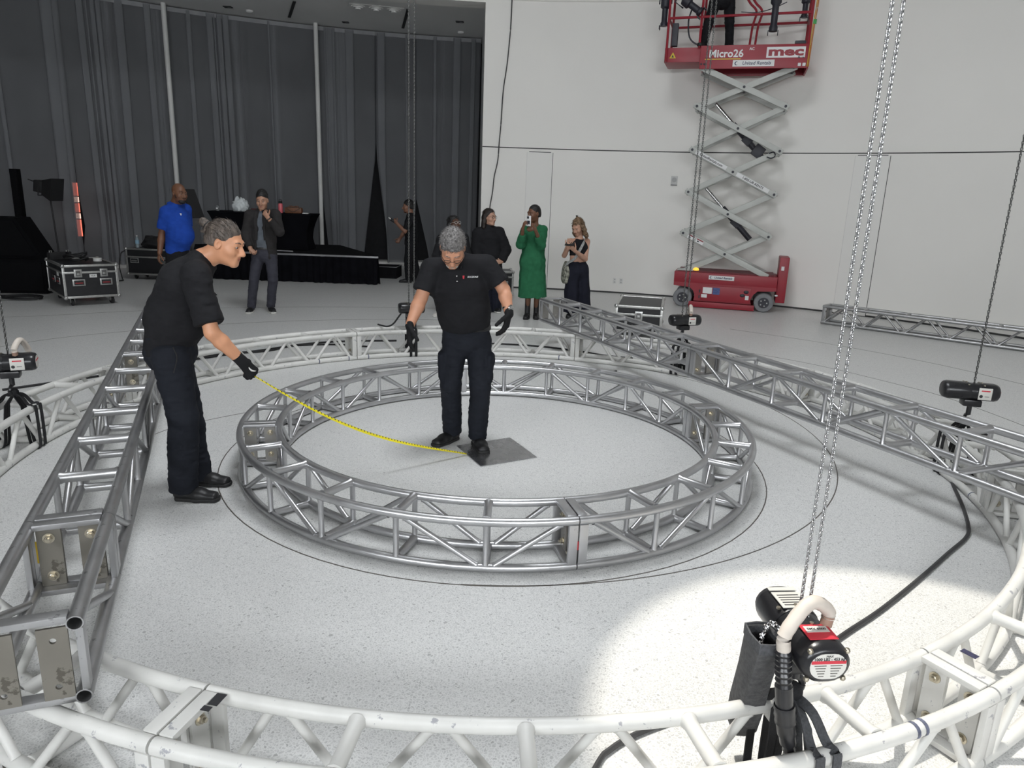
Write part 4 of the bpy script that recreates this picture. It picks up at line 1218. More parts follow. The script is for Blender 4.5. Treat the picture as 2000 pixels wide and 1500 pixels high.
for a in (77.65, 76.9):
    o = empty('wall_socket', M=wallM(a, .25, .004), label='white wall socket near the floor, ' + ('nearer the road case' if a > 77 else 'nearer the lift'), cat='socket')
    MB().box((0, 0, .004), (.07, .115, .009), bev=.003).build('plate', M_lampw, o)
    for z in (-.025, .025): MB().box((0, z, .0095), (.034, .028, .003), bev=.003).build('outlet', mat('outlet face', (.5, .5, .49), .5, vary=.04), o)
mb = MB(); pts = [(90.94, 5.40), (91.0, 4.9), (91.25, 4.3), (91.6, 3.8), (91.75, 3.2), (91.9, 2.8), (92.0, 2.5), (92.35, 2.2), (92.5, 1.9), (92.75, 1.62), (92.9, 1.2), (93.0, .6)]
mb.path(catmull([onwall(a, z, .025) for a, z in pts], 8), .012, n=6); tag(mb.build('cable', mat('grey cable', (.06, .06, .06), .6, vary=.1)), 'thin dark cable hanging down the white wall above the hooded woman', 'cable')
mb = MB(); mb.lathe([(.09, 0), (.09, .03), (.07, .05)], n=18, M=wallM(89.6, 5.52, .03)); tag(mb.build('wall_lamp', M_lampw), 'small round white fitting high on the white wall', 'lamp')
# ---------------------------------------------------------------- chain hoists rigged to the white ring
M_hst = mat('hoist black enamel', (0.014, 0.014, 0.016), 0.28, vary=0.2, scale=12, bump=.04, bscale=80)
M_hworn = metal_mat('worn hoist enamel', (0.016, 0.016, 0.018), 0.3, 0.0, .33, (.45, .45, .44), 40)
M_chain = mat('zinc chain', (0.52, 0.52, 0.53), 0.25, 1.0, vary=0.1, scale=60)
M_chaind = mat('dark chain', (0.16, 0.16, 0.155), 0.4, 0.8, vary=0.15, scale=60)
M_hlab = mat('hoist label', (0.62, 0.61, 0.57), 0.45, vary=0.05)
M_hred = mat('red label', (0.55, 0.03, 0.05), 0.45, vary=0.05)
M_sling = mat('black sling webbing', (0.012, 0.012, 0.014), 0.85, vary=0.2, scale=90, bump=.3, bscale=300)
M_slingb = mat('grey worn webbing', (0.07, 0.072, 0.078), 0.9, vary=0.25, scale=120, bump=.4, bscale=400)
M_canvas = mat('grey canvas', (0.085, 0.085, 0.088), 0.9, vary=0.3, scale=60, bump=.5, bscale=260)
M_hose = mat('beige hose', (0.60, 0.54, 0.48), 0.55, vary=0.08, scale=14)
M_hoseend = mat('brown hose end', (0.32, 0.20, 0.15), 0.6, vary=0.15, scale=30)

def link_vf(half, hw, r, n=12, k=5):
    """one chain link: a stadium ring in the local xz plane"""
    path = []
    for i in range(n):
        a = 2 * PI * i / n
        path.append(Vector((hw * math.cos(a), 0, (half if math.sin(a) >= 0 else -half) + hw * math.sin(a) * 1.0)))
    V = []; F = []
    for i in range(n):
        d = (path[(i + 1) % n] - path[i - 1]).normalized(); y = Vector((0, 1, 0)); x = y.cross(d)
        for j in range(k):
            b = 2 * PI * j / k
            V.append(path[i] + x * (r * math.cos(b)) + y * (r * math.sin(b)))
    for i in range(n):
        for j in range(k):
            F.append((i * k + j, i * k + (j + 1) % k, ((i + 1) % n) * k + (j + 1) % k, ((i + 1) % n) * k + j))
    return V, F
def chain_stuff(parent, x, y, z0, z1, pitch, m, n=8, k=3, ph=0, name='chain'):
    V0, F0 = link_vf(pitch * .32, pitch * .36, pitch * .19, n, k)
    V0 = np.array([tuple(v) for v in V0]); F0 = np.array(F0)
    N_ = max(1, int((z1 - z0) / pitch))
    Vs = []; Fs = []
    V90 = V0[:, [1, 0, 2]] * np.array([-1, 1, 1])
    for i in range(N_):
        a = V0 if (i + ph) % 2 == 0 else V90
        Vs.append(a + np.array([x, y, z0 + pitch * i])); Fs.append(F0 + len(V0) * i)
    o = put(name, mesh_np(name, np.concatenate(Vs), np.concatenate(Fs), m, True), parent)
    o['kind'] = 'stuff'
    return o
LINK = None
def chain_links(parent, x, y, z0, z1, pitch, m, ph=0):
    global LINK
    if LINK is None:
        V, F = link_vf(pitch * .32, pitch * .36, pitch * .185, 12, 5)
        LINK = mesh_np('chain_link', V, F, m, True)
    for i in range(int((z1 - z0) / pitch)):
        put('chain_link', LINK, parent, T(x, y, z0 + pitch * i) @ Rz(.35 + (PI / 2 if (i + ph) % 2 else 0)))

def stadium(hw, hh, n=10):
    """outline in yz: half width hw, half height hh, round ends"""
    P = []
    c = hw - hh
    for i in range(n + 1):
        a = -PI / 2 + PI * i / n; P.append((c + hh * math.cos(a), hh * math.sin(a)))
    for i in range(n + 1):
        a = PI / 2 + PI * i / n; P.append((-c + hh * math.cos(a), hh * math.sin(a)))
    return P
def stadium_body(sts, hw, hh):
    """stations (x, scale)"""
    o = stadium(hw, hh); n = len(o); mb = MB(); V = []; F = []
    for x, k in sts:
        ins = (1 - k) * hh
        for y, z in stadium(max(hw - ins, .01), max(hh - ins, .008)): V.append((x, y, z))
    m = len(sts)
    for i in range(m - 1):
        for j in range(n): F.append((i * n + j, i * n + (j + 1) % n, (i + 1) * n + (j + 1) % n, (i + 1) * n + j))
    F.append(tuple(range(n - 1, -1, -1))); F.append(tuple((m - 1) * n + j for j in range(n)))
    mb.add(V, F); return mb

RCX, RCY = -0.11, 5.20
def hoist(x, y, z, axis, label, falls, near=False, worn=False, bag=True, hose=True, lens=(.20, .20), top=8.35, hose_side=1):
    root = empty('chain_hoist', (x, y, 0), 0, None, label, 'chain hoist')
    ax = Vector((axis[0], axis[1], 0)).normalized(); ay = Vector((-ax.y, ax.x, 0))
    BM = basis(ax, ay, Vector((0, 0, 1)), (0, 0, z))
    if near: ay = -ay
    hw, hh = .076, .062
    # motor half, gear half, waist
    stadium_body([(.03, .97), (.04, 1), (lens[0] - .03, 1), (lens[0] - .008, .9), (lens[0], .72)], hw, hh).build('motor_housing', M_hst, root, BM)
    stadium_body([(-.03, .97), (-.04, 1), (-lens[1] + .03, 1), (-lens[1] + .008, .9), (-lens[1], .72)], hw, hh).build('gear_housing', M_hworn if worn else M_hst, root, BM)
    stadium_body([(-.035, 1), (.035, 1)], hw * .93, hh * .93).build('chain_block', M_hst, root, BM)
    # bolts on the flanges
    for k in (-.05, .05):
        for yy in (-.055, 0, .055):
            mb = MB(); mb.lathe([(.007, 0), (.007, .006)], n=6, M=T(k, yy, hh * (1 if abs(yy) < .03 else .86))); mb.build('flange_bolt', M_bolt, root, BM)
    # end label
    o = stadium_body([(lens[0] - .001, 1), (lens[0] + .0015, 1)], hw * .72, hh * .66).build('end_label', M_hlab, root, BM)
    def facing(xx, yy, zz): return T(xx, yy, zz) @ Rz(PI / 2) @ Rx(PI / 2)
    MB().box((lens[0] + .002, 0, .014), (.001, hw * 1.36, .010)).build('red_band', M_hred, o)
    if near:
        text_mesh('lettering', 'MAX', .010, M_ink, o, facing(lens[0] + .0025, 0, .0335), ext=.0003)
        text_mesh('lettering', '1000 LBS - 453 kg', .0125, M_ink, o, facing(lens[0] + .0025, 0, .024), ext=.0003, bold=.0002)
        for i in range(5):
            for s in (-.024, .024):
                MB().box((lens[0] + .002, s * (1 - .06 * i), .003 - .0085 * i), (.0008, .036 - .005 * i, .0024)).build('small_print', mat('small print', (.12, .11, .1), .5, vary=.3, scale=300), o)
        o = MB().box((lens[0] * .55, 0, hh + .0008), (.075, .088, .0022), bev=.0008).build('red_label', M_hred, root, BM)
        p = MB().box((lens[0] * .55 - .012, 0, hh + .0022), (.030, .070, .0012)).build('number_plate', M_hlab, o, )
        text_mesh('lettering', 'EMX 6000', .0135, M_ink, o, T(lens[0] * .55 - .012, 0, hh + .003) @ Rz(PI / 2), ext=.0003, bold=.0002)
        for xx, w in ((-lens[1] * .45, .09), (-lens[1] * .8, .02)):
            MB().box((xx, 0, hh + .0008), (w, .092, .0022)).build('rating_label', M_hlab, root, BM)
        for i in range(5): MB().box((-lens[1] * .45 + .03 - .014 * i, 0, hh + .0022), (.004, .07, .001)).build('small_print', M_ink, root, BM)
        for yy, zz in ((-.055, .045), (.055, .045), (.055, -.045), (-.055, -.045)):
            mb = MB(); mb.sphere((lens[0] - .008, yy, zz), .009, 8); mb.build('cap_screw', M_bolt, root, BM)
    else:
        o = MB().box((lens[0] * .35, -hw * .985, 0), (.085, .006, .085), bev=.002).build('rating_label', M_hlab, root, BM)
        MB().box((lens[0] * .35, -hw * .985 - .0035, .022), (.055, .002, .008)).build('red_line', M_hred, o)
        mb = MB(); mb.sphere((lens[0] * .35 - .025, -hw * .985 - .003, -.018), (.012, .002, .012), 8); mb.build('round_mark', M_ink, o)
        MB().box((lens[0] * .35 + .012, -hw * .985 - .003, -.018), (.03, .001, .003)).build('small_print', M_ink, o)
    # lower body and load hook
    MB().box((0, 0, -hh - .02), (.12, .10, .05), bev=.012).build('hook_block', M_hst, root, BM)
    rad = Vector((x - RCX, y - RCY, 0)); rr = rad.length; rad.normalize(); tan = Vector((-rad.y, rad.x, 0))
    hz = 0.345 + .065
    hook = MB(); hook.tube((0, 0, z - hh - .03), (0, 0, hz + .05), .017, n=10)
    pts = [(0, 0, hz + .05)] + [tuple(tan * (.034 * math.cos(a)) + Vector((0, 0, hz + .018 + .034 * math.sin(a)))) for a in [R(t) for t in range(80, -200, -28)]]
    hook.path(catmull(pts, 3), .012, n=8); hook.build('hook', M_hst, root)
    # slings: a loop over each pair of chords
    zt, zb = .0265 + .268, .0265
    for Rc, sgn in ((3.295, -1), (3.54, 1)):
        d = Rc - rr
        for o_ in (-.030, .030):
            q = 0.034
            prof = [(0.0, hz - .015), (d * .5, hz * .6 + zt * .4 + .02), (d - sgn * q * .5, zt + q * .95), (d + sgn * q * .6, zt + q * .75), (d + sgn * q, zt), (d + sgn * q * 1.02, zb + .02), (d + sgn * q * .7, zb - .018), (d - sgn * q * .5, zb - .021), (d - sgn * q * 1.1, zb + .02), (d - sgn * q * 1.5, zt * .6), (d * .45, zt + .02)]
            P = catmull([rad * a + tan * (o_ * (.25 + .75 * min(1, abs(a) / abs(d) if d else 1))) + Vector((0, 0, max(b, .0045))) for a, b in prof], 4)
            mb = MB(); mb.path(P + [P[0]], 0, flat=(.030, .006), upv=tuple(rad)); mb.build('sling', M_sling if near is False or sgn < 0 else M_slingb, root)
    mb = MB(); mb.sphere((0, 0, hz), (.035, .035, .03), 10); mb.build('sling_knot', M_sling, root)
    # chain
    tz = z + hh
    if near:
        off = .0135
        c = Vector((1, 0, 0))
        for i, s in enumerate((-1, 1)):
            zz = tz - .01
            nl = int((2.50 - zz) / .012)
            chain_links(root, c.x * off * s, 0, zz, zz + nl * .012 + .001, .012, M_chain, i)
            chain_stuff(root, c.x * off * s, 0, zz + nl * .012, top, .012, M_chain, ph=i + nl)
        mb = MB(); rg = random.Random(5)
        pts = catmull([ay * .07 + Vector((0, 0, z + .02)) + ax * .02, ay * .10 + Vector((0, 0, z + .035)), ay * .13 + ax * .015 + Vector((0, 0, z + .0)), ay * .14 + ax * .03 + Vector((0, 0, z - .06))], 7)
        for i, q in enumerate(pts):
            V, F = link_vf(.004, .0045, .0024, 10, 4); MM = T(*(q)) @ Rz(i * 1.57 + .4) @ Rx(.9)
            mb.add([MM @ v for v in V], F)
        o = mb.build('slack_chain', M_chain, root); o['kind'] = 'stuff'
    else:
        for i, s in enumerate(falls):
            chain_stuff(root, s, 0, tz - .01, top, .020, M_chaind, n=6, k=3, ph=i)
    # chain bag
    if bag:
        bx = -1
        B0 = ay * (.125 if near else .145) + ax * .02
        H0, H1 = (z + .01, max(.05, z - .50)) if near else (z - .05, max(.06, z - .40))
        tl_ = Vector((.045, .215, 0)) if near else Vector((0, 0, 0))
        w0, w1 = (.052, .045) if near else (.055, .06)
        V = []; F = []
        sq_ = [(-1, -.8), (0, -.95), (1, -.8), (1.1, 0), (1, .8), (0, .95), (-1, .8), (-1.1, 0)]
        lv = [(0, 1.0), (.05, 1.02), (.35, .96), (.7, 1.0), (.93, .95), (1, .75)]
        for t, k in lv:
            for a, b in sq_:
                q = B0 + tl_ * t + ax * (a * w0 * k) + ay * (b * w1 * k) + Vector((0, 0, H0 + (H1 - H0) * t)); V.append(q)
        for i in range(len(lv) - 1):
            for j in range(8): F.append((i * 8 + j, i * 8 + (j + 1) % 8, (i + 1) * 8 + (j + 1) % 8, (i + 1) * 8 + j))
        F.append(tuple((len(lv) - 1) * 8 + j for j in range(8)))
        mb = MB(); mb.add(V, F); bagm = M_canvas if near else M_sling
        cb_ = mb.build('chain_bag', bagm, root)
        so = cb_.modifiers.new('thickness', 'SOLIDIFY'); so.thickness = .004
        mb = MB(); mb.path([B0 + ax * (a * w0 * 1.06) + ay * (b * w1 * 1.06) + Vector((0, 0, H0 - .012)) for a, b in sq_], 0, closed=True, flat=(.006, .035)); mb.build('bag_collar', M_slingb if near else M_sling, cb_)
    if hose:
        s = hose_side
        A0 = ax * (lens[0] * .30) + ay * (-.045) + Vector((0, 0, z + hh - .005)); A1 = ax * (lens[0] * .62) + ay * .105 + Vector((0, 0, z + hh * .2))
        pts = catmull([A0, A0 + Vector((0, 0, .05)), (A0 + A1) / 2 + Vector((0, 0, .115)), A1 + Vector((0, 0, .06)), A1], 6)
        r_ = [.020 + .0012 * (i % 2) for i in range(len(pts))]
        mb = MB(); mb.path(pts[3:], r_[3:], n=12); mb.build('cable_sleeve', M_hose, root)
        mb = MB(); mb.path(pts[:5], .018, n=12); mb.build('sleeve_end', M_hoseend, root)
        if near:
            end = [A1, A1 + Vector((.010, -.01, -.10)), A1 + Vector((.030, -.015, -.23)), A1 + Vector((.060, -.015, -.36)), A1 + Vector((.085, .0, -.50))]
            path_ = catmull(end, 12); n = len(path_)
            def sub(a, b, r, nm, rib=0.0, m=M_hst):
                i0, i1 = int(a * n), int(b * n); P = path_[i0:i1 + 1]
                mb = MB(); mb.path(P, [r + (rib if (i % 2) else 0) for i in range(len(P))], n=14); mb.build(nm, m, root)
            sub(0, .30, .021, 'strain_relief', .004); sub(.28, .42, .026, 'plug'); sub(.40, .50, .030, 'lock_ring', .002); sub(.48, .58, .0275, 'socket'); sub(.57, .64, .024, 'socket_tail')
            sub(.62, .86, .016, 'strain_relief', .004); sub(.84, .999, .010, 'control_cable', 0, M_cab)
    return root
hA = hoist(.914, 1.975, .615, (.10, -1.0), 'large chain hoist in the sunlit corner, two bright chains and grey canvas bag', None, near=True, lens=(.165, .185))
hB = hoist(3.302, 5.06, .635, (.975, -.22), 'worn black chain hoist with white label behind the bright slanting truss', (0,), worn=True, lens=(.16, .20), bag=False, hose=False)
hC = hoist(1.873, 7.98, .60, (.96, .28), 'black chain hoist with white hose in front of the red lift', (-.022, .022), lens=(.19, .16), bag=False)
hD = hoist(-1.205, 8.42, .555, (.9, .3), 'black chain hoist half hidden behind the stooping man\'s gloved hand', (-.03, .03), lens=(.15, .15))
hE = hoist(-3.513, 4.915, .625, (.9, .42), 'black chain hoist with white label at the picture edge beside the dull silver truss', (0,), lens=(.165, .2), bag=False)
# cables
def cable(pts, r, label, m=None, n=8):
    mb = MB(); mb.path(catmull(pts, n), r, n=7)
    return tag(mb.build('cable', m or M_cab), label, 'cable')
zf = .0115
cable([(1.02, 2.42, zf), (1.25, 2.66, zf), (1.534, 2.903, zf), (1.816, 3.13, zf), (2.196, 3.47, zf), (2.488, 3.744, zf), (2.72, 3.96, zf), (2.83, 4.12, zf), (2.985, 4.446, zf), (3.13, 4.80, zf), (3.22, 5.0, zf)], .0115, 'thick grey cable snaking over the floor from the sunlit hoist to the worn hoist', mat('grey cable sheath', (.035, .035, .037), .5, vary=.2))
cable([(.18, 1.75, zf), (.336, 2.074, zf), (.389, 2.147, zf), (.491, 2.227, zf), (.658, 2.315, zf), (.785, 2.363, zf), (.92, 2.42, zf)], .0105, 'thin grey cable running under the front of the white ring into the sun patch', mat('thin cable sheath', (.05, .05, .052), .5, vary=.2))
cable([(-4.6, 6.3, zf), (-3.9, 7.1, zf), (-3.42, 7.9, zf), (-3.0, 8.25, zf), (-2.55, 8.75, zf), (-2.1, 9.0, zf), (-1.5, 9.15, zf)], .012, 'black cable on the floor behind the far side of the white ring')
cable([(-3.55, 7.6, .02), (-3.2, 8.05, zf), (-2.85, 8.3, zf), (-2.65, 8.62, zf), (-2.2, 8.78, zf), (-1.75, 8.72, zf)], .010, 'second black cable looping beside the far side of the white ring')
cable([(-.6, 9.2, zf), (.2, 9.15, zf), (.75, 8.95, zf), (1.1, 8.72, zf), (1.45, 8.6, zf)], .011, 'black cable on the floor behind the ring joint near the road case')
cable([(-1.60, 8.43, .345), (-1.56, 8.40, .342), (-1.48, 8.38, .335), (-1.42, 8.42, .36), (-1.36, 8.44, .44), (-1.30, 8.43, .52)], .010, 'short black tail cable resting on the white ring beside the stooping man')
cable([(.86, 7.98, zf), (.93, 7.86, zf), (1.05, 7.82, zf), (1.16, 7.90, zf)], .010, 'short black strap end on the floor below the bright truss')
# ---------------------------------------------------------------- people: smooth bodies grown from distance fields
def A3(v): return np.array([float(v[0]), float(v[1]), float(v[2])])
def nrm(v):
    v = np.asarray(v, float); return v / (np.linalg.norm(v) + 1e-12)
class Field:
    def __init__(s, res):
        s.res = res; s.p = []
    def cap(s, a, b, ra, rb=None, k=.02, op='+'):
        a = A3(a); b = A3(b); rb = ra if rb is None else rb; m = max(ra, rb)
        s.p.append(('c', np.minimum(a, b) - m, np.maximum(a, b) + m, k, op, (a, b, ra, rb))); return s
    def ell(s, c, rad, M=None, k=.02, op='+'):
        c = A3(c); M = np.eye(3) if M is None else M
        ext = np.sqrt(((M * np.array(rad)[None, :]) ** 2).sum(1))
        s.p.append(('e', c - ext, c + ext, k, op, (c, np.array(rad, float), M))); return s
    def ecap(s, a, b, lat, r0, r1, k=.02, op='+', flat=(False, False), bow=0.0):
        """elliptic tapered limb from a to b; lat: sideways direction; r = (sideways, depth)"""
        a = A3(a); b = A3(b); m = max(r0 + r1)
        s.p.append(('k', np.minimum(a, b) - m, np.maximum(a, b) + m, k, op, (a, b, A3(lat), r0, r1, flat))); return s
    def plane(s, c, n, rad, k=.004):
        """cuts away what lies beyond the plane within rad of c"""
        c = A3(c); s.p.append(('p', c - rad, c + rad, k, 'x', (c, nrm(n)))); return s
    def mesh(s, noise=None):
        res = s.res
        pos = [q for q in s.p if q[4] == '+']
        lo = np.min([q[1] for q in pos], 0) - 4 * res - .01; hi = np.max([q[2] for q in pos], 0) + 4 * res + .01
        n = np.ceil((hi - lo) / res).astype(int) + 1
        ax = [lo[i] + res * np.arange(n[i]) for i in range(3)]
        D = np.full(n, .12, np.float32)
        for kind, l, h, k, op, pr in s.p:
            pad = k + 3 * res
            i0 = np.maximum(((l - pad - lo) / res).astype(int), 0); i1 = np.minimum(((h + pad - lo) / res).astype(int) + 2, n)
            if (i1 <= i0).any(): continue
            X = ax[0][i0[0]:i1[0]][:, None, None]; Y = ax[1][i0[1]:i1[1]][None, :, None]; Z = ax[2][i0[2]:i1[2]][None, None, :]
            sl = D[i0[0]:i1[0], i0[1]:i1[1], i0[2]:i1[2]]
            if kind == 'c':
                a, b, ra, rb = pr; d = b - a; dd = d @ d + 1e-12
                t = ((X - a[0]) * d[0] + (Y - a[1]) * d[1] + (Z - a[2]) * d[2]) / dd
                t = np.clip(t, 0, 1)
                v = np.sqrt((X - a[0] - t * d[0]) ** 2 + (Y - a[1] - t * d[1]) ** 2 + (Z - a[2] - t * d[2]) ** 2) - (ra + (rb - ra) * t)
            elif kind == 'e':
                c, rad, M = pr
                x = X - c[0]; y = Y - c[1]; z = Z - c[2]
                q = [(x * M[0, j] + y * M[1, j] + z * M[2, j]) / rad[j] for j in range(3)]
                k0 = np.sqrt(q[0] ** 2 + q[1] ** 2 + q[2] ** 2); k1 = np.sqrt((q[0] / rad[0]) ** 2 + (q[1] / rad[1]) ** 2 + (q[2] / rad[2]) ** 2) + 1e-9
                v = k0 * (k0 - 1) / k1
            elif kind == 'k':
                a, b, lat, r0, r1, flat = pr
                d = b - a; L_ = np.linalg.norm(d) + 1e-9; w = d / L_
                lt = nrm(lat - w * (lat @ w)); dp = np.cross(w, lt)
                x = X - a[0]; y = Y - a[1]; z = Z - a[2]
                t = x * w[0] + y * w[1] + z * w[2]; u = x * lt[0] + y * lt[1] + z * lt[2]; e = x * dp[0] + y * dp[1] + z * dp[2]
                tc = np.clip(t / L_, 0, 1)
                ru = r0[0] + (r1[0] - r0[0]) * tc; re = r0[1] + (r1[1] - r0[1]) * tc
                o = np.where(t < 0, -t, np.where(t > L_, t - L_, 0.0))
                mn = np.minimum(ru, re)
                oo = o / mn
                k0 = np.sqrt((u / ru) ** 2 + (e / re) ** 2 + oo ** 2); k1 = np.sqrt((u / ru ** 2) ** 2 + (e / re ** 2) ** 2 + (oo / mn) ** 2) + 1e-9
                v = k0 * (k0 - 1) / k1
                v = np.where(k0 < 1e-3, -mn, v)
                if flat[0]: v = np.maximum(v, -t)
                if flat[1]: v = np.maximum(v, t - L_)
            else:
                c, nn = pr
                v = (X - c[0]) * nn[0] + (Y - c[1]) * nn[1] + (Z - c[2]) * nn[2] + np.zeros_like(sl)
            v = v.astype(np.float32)
            if op == '+':
                if k > 0:
                    hh = np.maximum(k - np.abs(sl - v), 0) / k
                    sl[...] = np.minimum(sl, v) - hh * hh * k * .25
                else: sl[...] = np.minimum(sl, v)
            elif op == '-':
                if k > 0:
                    hh = np.maximum(k - np.abs(sl + v), 0) / k
                    sl[...] = np.maximum(sl, -v) + hh * hh * k * .25
                else: sl[...] = np.maximum(sl, -v)
            else:
                sl[...] = np.maximum(sl, v)
        if noise:
            for amp, sc, st, seed in noise:
                D += amp * vnoise(ax, sc, st, seed)
        return surface_nets(D, lo, res)
def vnoise(ax, sc, st, seed):
    """smooth value noise on the grid; sc metres per cell, stretched by st"""
    r = np.random.default_rng(seed)
    g = [(a - a[0]) / (sc * st[i]) for i, a in enumerate(ax)]
    m = [int(q[-1]) + 3 for q in g]
    G = r.uniform(-1, 1, m).astype(np.float32)
    def lerp(G, q, axis):
        i = q.astype(int); f = (q - i).astype(np.float32); f = f * f * (3 - 2 * f)
        sh = [1, 1, 1]; sh[axis] = -1
        return np.take(G, i, axis) * (1 - f.reshape(sh)) + np.take(G, i + 1, axis) * f.reshape(sh)
    for i in (2, 1, 0): G = lerp(G, g[i], i)
    return G
def surface_nets(D, lo, res):
    S_ = D < 0
    c = np.zeros(tuple(np.array(D.shape) - 1), np.int8)
    for i in (0, 1):
        for j in (0, 1):
            for k in (0, 1):
                c += S_[i:i + c.shape[0], j:j + c.shape[1], k:k + c.shape[2]]
    act = (c > 0) & (c < 8)
    I = np.argwhere(act)
    idx = np.full(c.shape, -1, np.int32); idx[act] = np.arange(len(I))
    acc = np.zeros((len(I), 3)); cnt = np.zeros(len(I))
    corners = [(i, j, k) for i in (0, 1) for j in (0, 1) for k in (0, 1)]
    val = {q: D[I[:, 0] + q[0], I[:, 1] + q[1], I[:, 2] + q[2]] for q in corners}
    for a in corners:
        for d in range(3):
            if a[d]: continue
            b = list(a); b[d] = 1; b = tuple(b)
            va, vb = val[a], val[b]; m = (va < 0) != (vb < 0)
            t = np.where(m, va / np.where(m, va - vb, 1), 0)
            p = np.array(a, float)[None, :].repeat(len(I), 0); p[:, d] += t
            acc[m] += p[m]; cnt[m] += 1
    V = (I + acc / cnt[:, None]) * res + lo
    Q = []
    for d in range(3):
        u, w = (d + 1) % 3, (d + 2) % 3
        sl0 = [slice(None)] * 3; sl1 = [slice(None)] * 3
        sl0[d] = slice(0, -1); sl1[d] = slice(1, None)
        a = S_[tuple(sl0)]; b = S_[tuple(sl1)]
        E = np.argwhere(a != b)
        ok = (E[:, u] > 0) & (E[:, w] > 0) & (E[:, u] < c.shape[u]) & (E[:, w] < c.shape[w])
        E = E[ok]
        inside = a[tuple(E.T)]
        def cell(du, dw):
            q = E.copy(); q[:, u] -= du; q[:, w] -= dw
            return idx[tuple(q.T)]
        f = np.stack([cell(1, 1), cell(0, 1), cell(0, 0), cell(1, 0)], 1)
        f[~inside] = f[~inside][:, ::-1]
        Q.append(f)
    F = np.concatenate(Q)
    F = F[(F >= 0).all(1)]
    return V.astype(np.float32), F
def grow(name, fld, m, parent, noise=None):
    V, F = fld.mesh(noise)
    o = put(name, mesh_np(name, V, F, m, True), parent)
    if parent is not None: o.matrix_parent_inverse = parent.matrix_basis.inverted()
    return o
def skin(n, c): return mat('skin ' + n, c, 0.48, vary=0.06, scale=18, bump=.05, bscale=220)
SK_tan = skin('tan', (0.62, 0.30, 0.17)); SK_tan2 = skin('ruddy', (0.55, 0.27, 0.165)); SK_olive = skin('olive', (0.40, 0.215, 0.14))
SK_brown = skin('brown', (0.155, 0.068, 0.036)); SK_deep = skin('deep brown', (0.085, 0.038, 0.022)); SK_fair = skin('fair', (0.50, 0.285, 0.20)); SK_mid = skin('mid brown', (0.22, 0.105, 0.065))
def cloth(n, c, **k): return mat(n, c, 0.85, spec=0.2, vary=k.get('vary', .12), scale=k.get('scale', 14), bump=k.get('bump', .12), bscale=k.get('bscale', 240))
C_black = cloth('black jersey', (0.013, 0.013, 0.015)); C_black2 = cloth('black cotton', (0.011, 0.011, 0.013)); C_navyb = cloth('blue black twill', (0.014, 0.016, 0.022))
C_blue = cloth('royal blue pique', (0.012, 0.055, 0.33)); C_green = cloth('green knit', (0.022, 0.125, 0.058)); C_blazer = cloth('charcoal blazer', (0.028, 0.026, 0.026)); C_grey = cloth('grey blue shirt', (0.115, 0.13, 0.15))
C_slate = cloth('slate trousers', (0.045, 0.045, 0.058)); C_navy = cloth('navy trousers', (0.012, 0.013, 0.022)); C_glove = cloth('black knit glove', (0.014, 0.014, 0.015), bump=.3)
C_shoe = mat('black leather shoe', (0.011, 0.011, 0.012), 0.45, vary=.15, scale=30); C_sole = mat('black sole', (0.014, 0.014, 0.014), .7, vary=.1); C_solew = mat('white sole', (0.62, 0.61, 0.58), .6, vary=.06); C_shoew = mat('white sneaker', (0.60, 0.58, 0.54), .6, vary=.08)
H_grey = mat('grey hair', (0.20, 0.19, 0.185), .55, vary=.55, scale=70, bump=.7, bscale=110, detail=5); H_brown = mat('grey brown hair', (0.095, 0.075, 0.062), .5, vary=.5, scale=50, bump=.7, bscale=110, stretch=(1, 1, .35))
H_black = mat('black hair', (0.010, 0.009, 0.009), .5, vary=.3, scale=60, bump=.5, bscale=110); H_dkbr = mat('dark brown hair', (0.022, 0.015, 0.012), .5, vary=.35, scale=50, bump=.5, bscale=110); H_blond = mat('brown blond hair', (0.17, 0.105, 0.058), .5, vary=.5, scale=40, bump=.6, bscale=100)
M_eye = mat('eye white', (0.34, 0.31, 0.29), .25, vary=.03); M_iris = mat('dark iris', (0.02, 0.012, 0.008), .2, vary=.1); M_lip = mat('lips', (0.36, 0.13, 0.10), .5, vary=.08); M_lipd = mat('brown lips', (0.13, 0.05, 0.04), .5, vary=.08)
M_glass = mat('spectacle frame', (0.03, 0.025, 0.022), .3, vary=.1); M_glassc = mat('clear spectacle frame', (0.62, 0.6, 0.58), .15, vary=.05)
M_steel = mat('watch steel', (0.5, 0.5, 0.5), .2, 1.0, vary=.05)

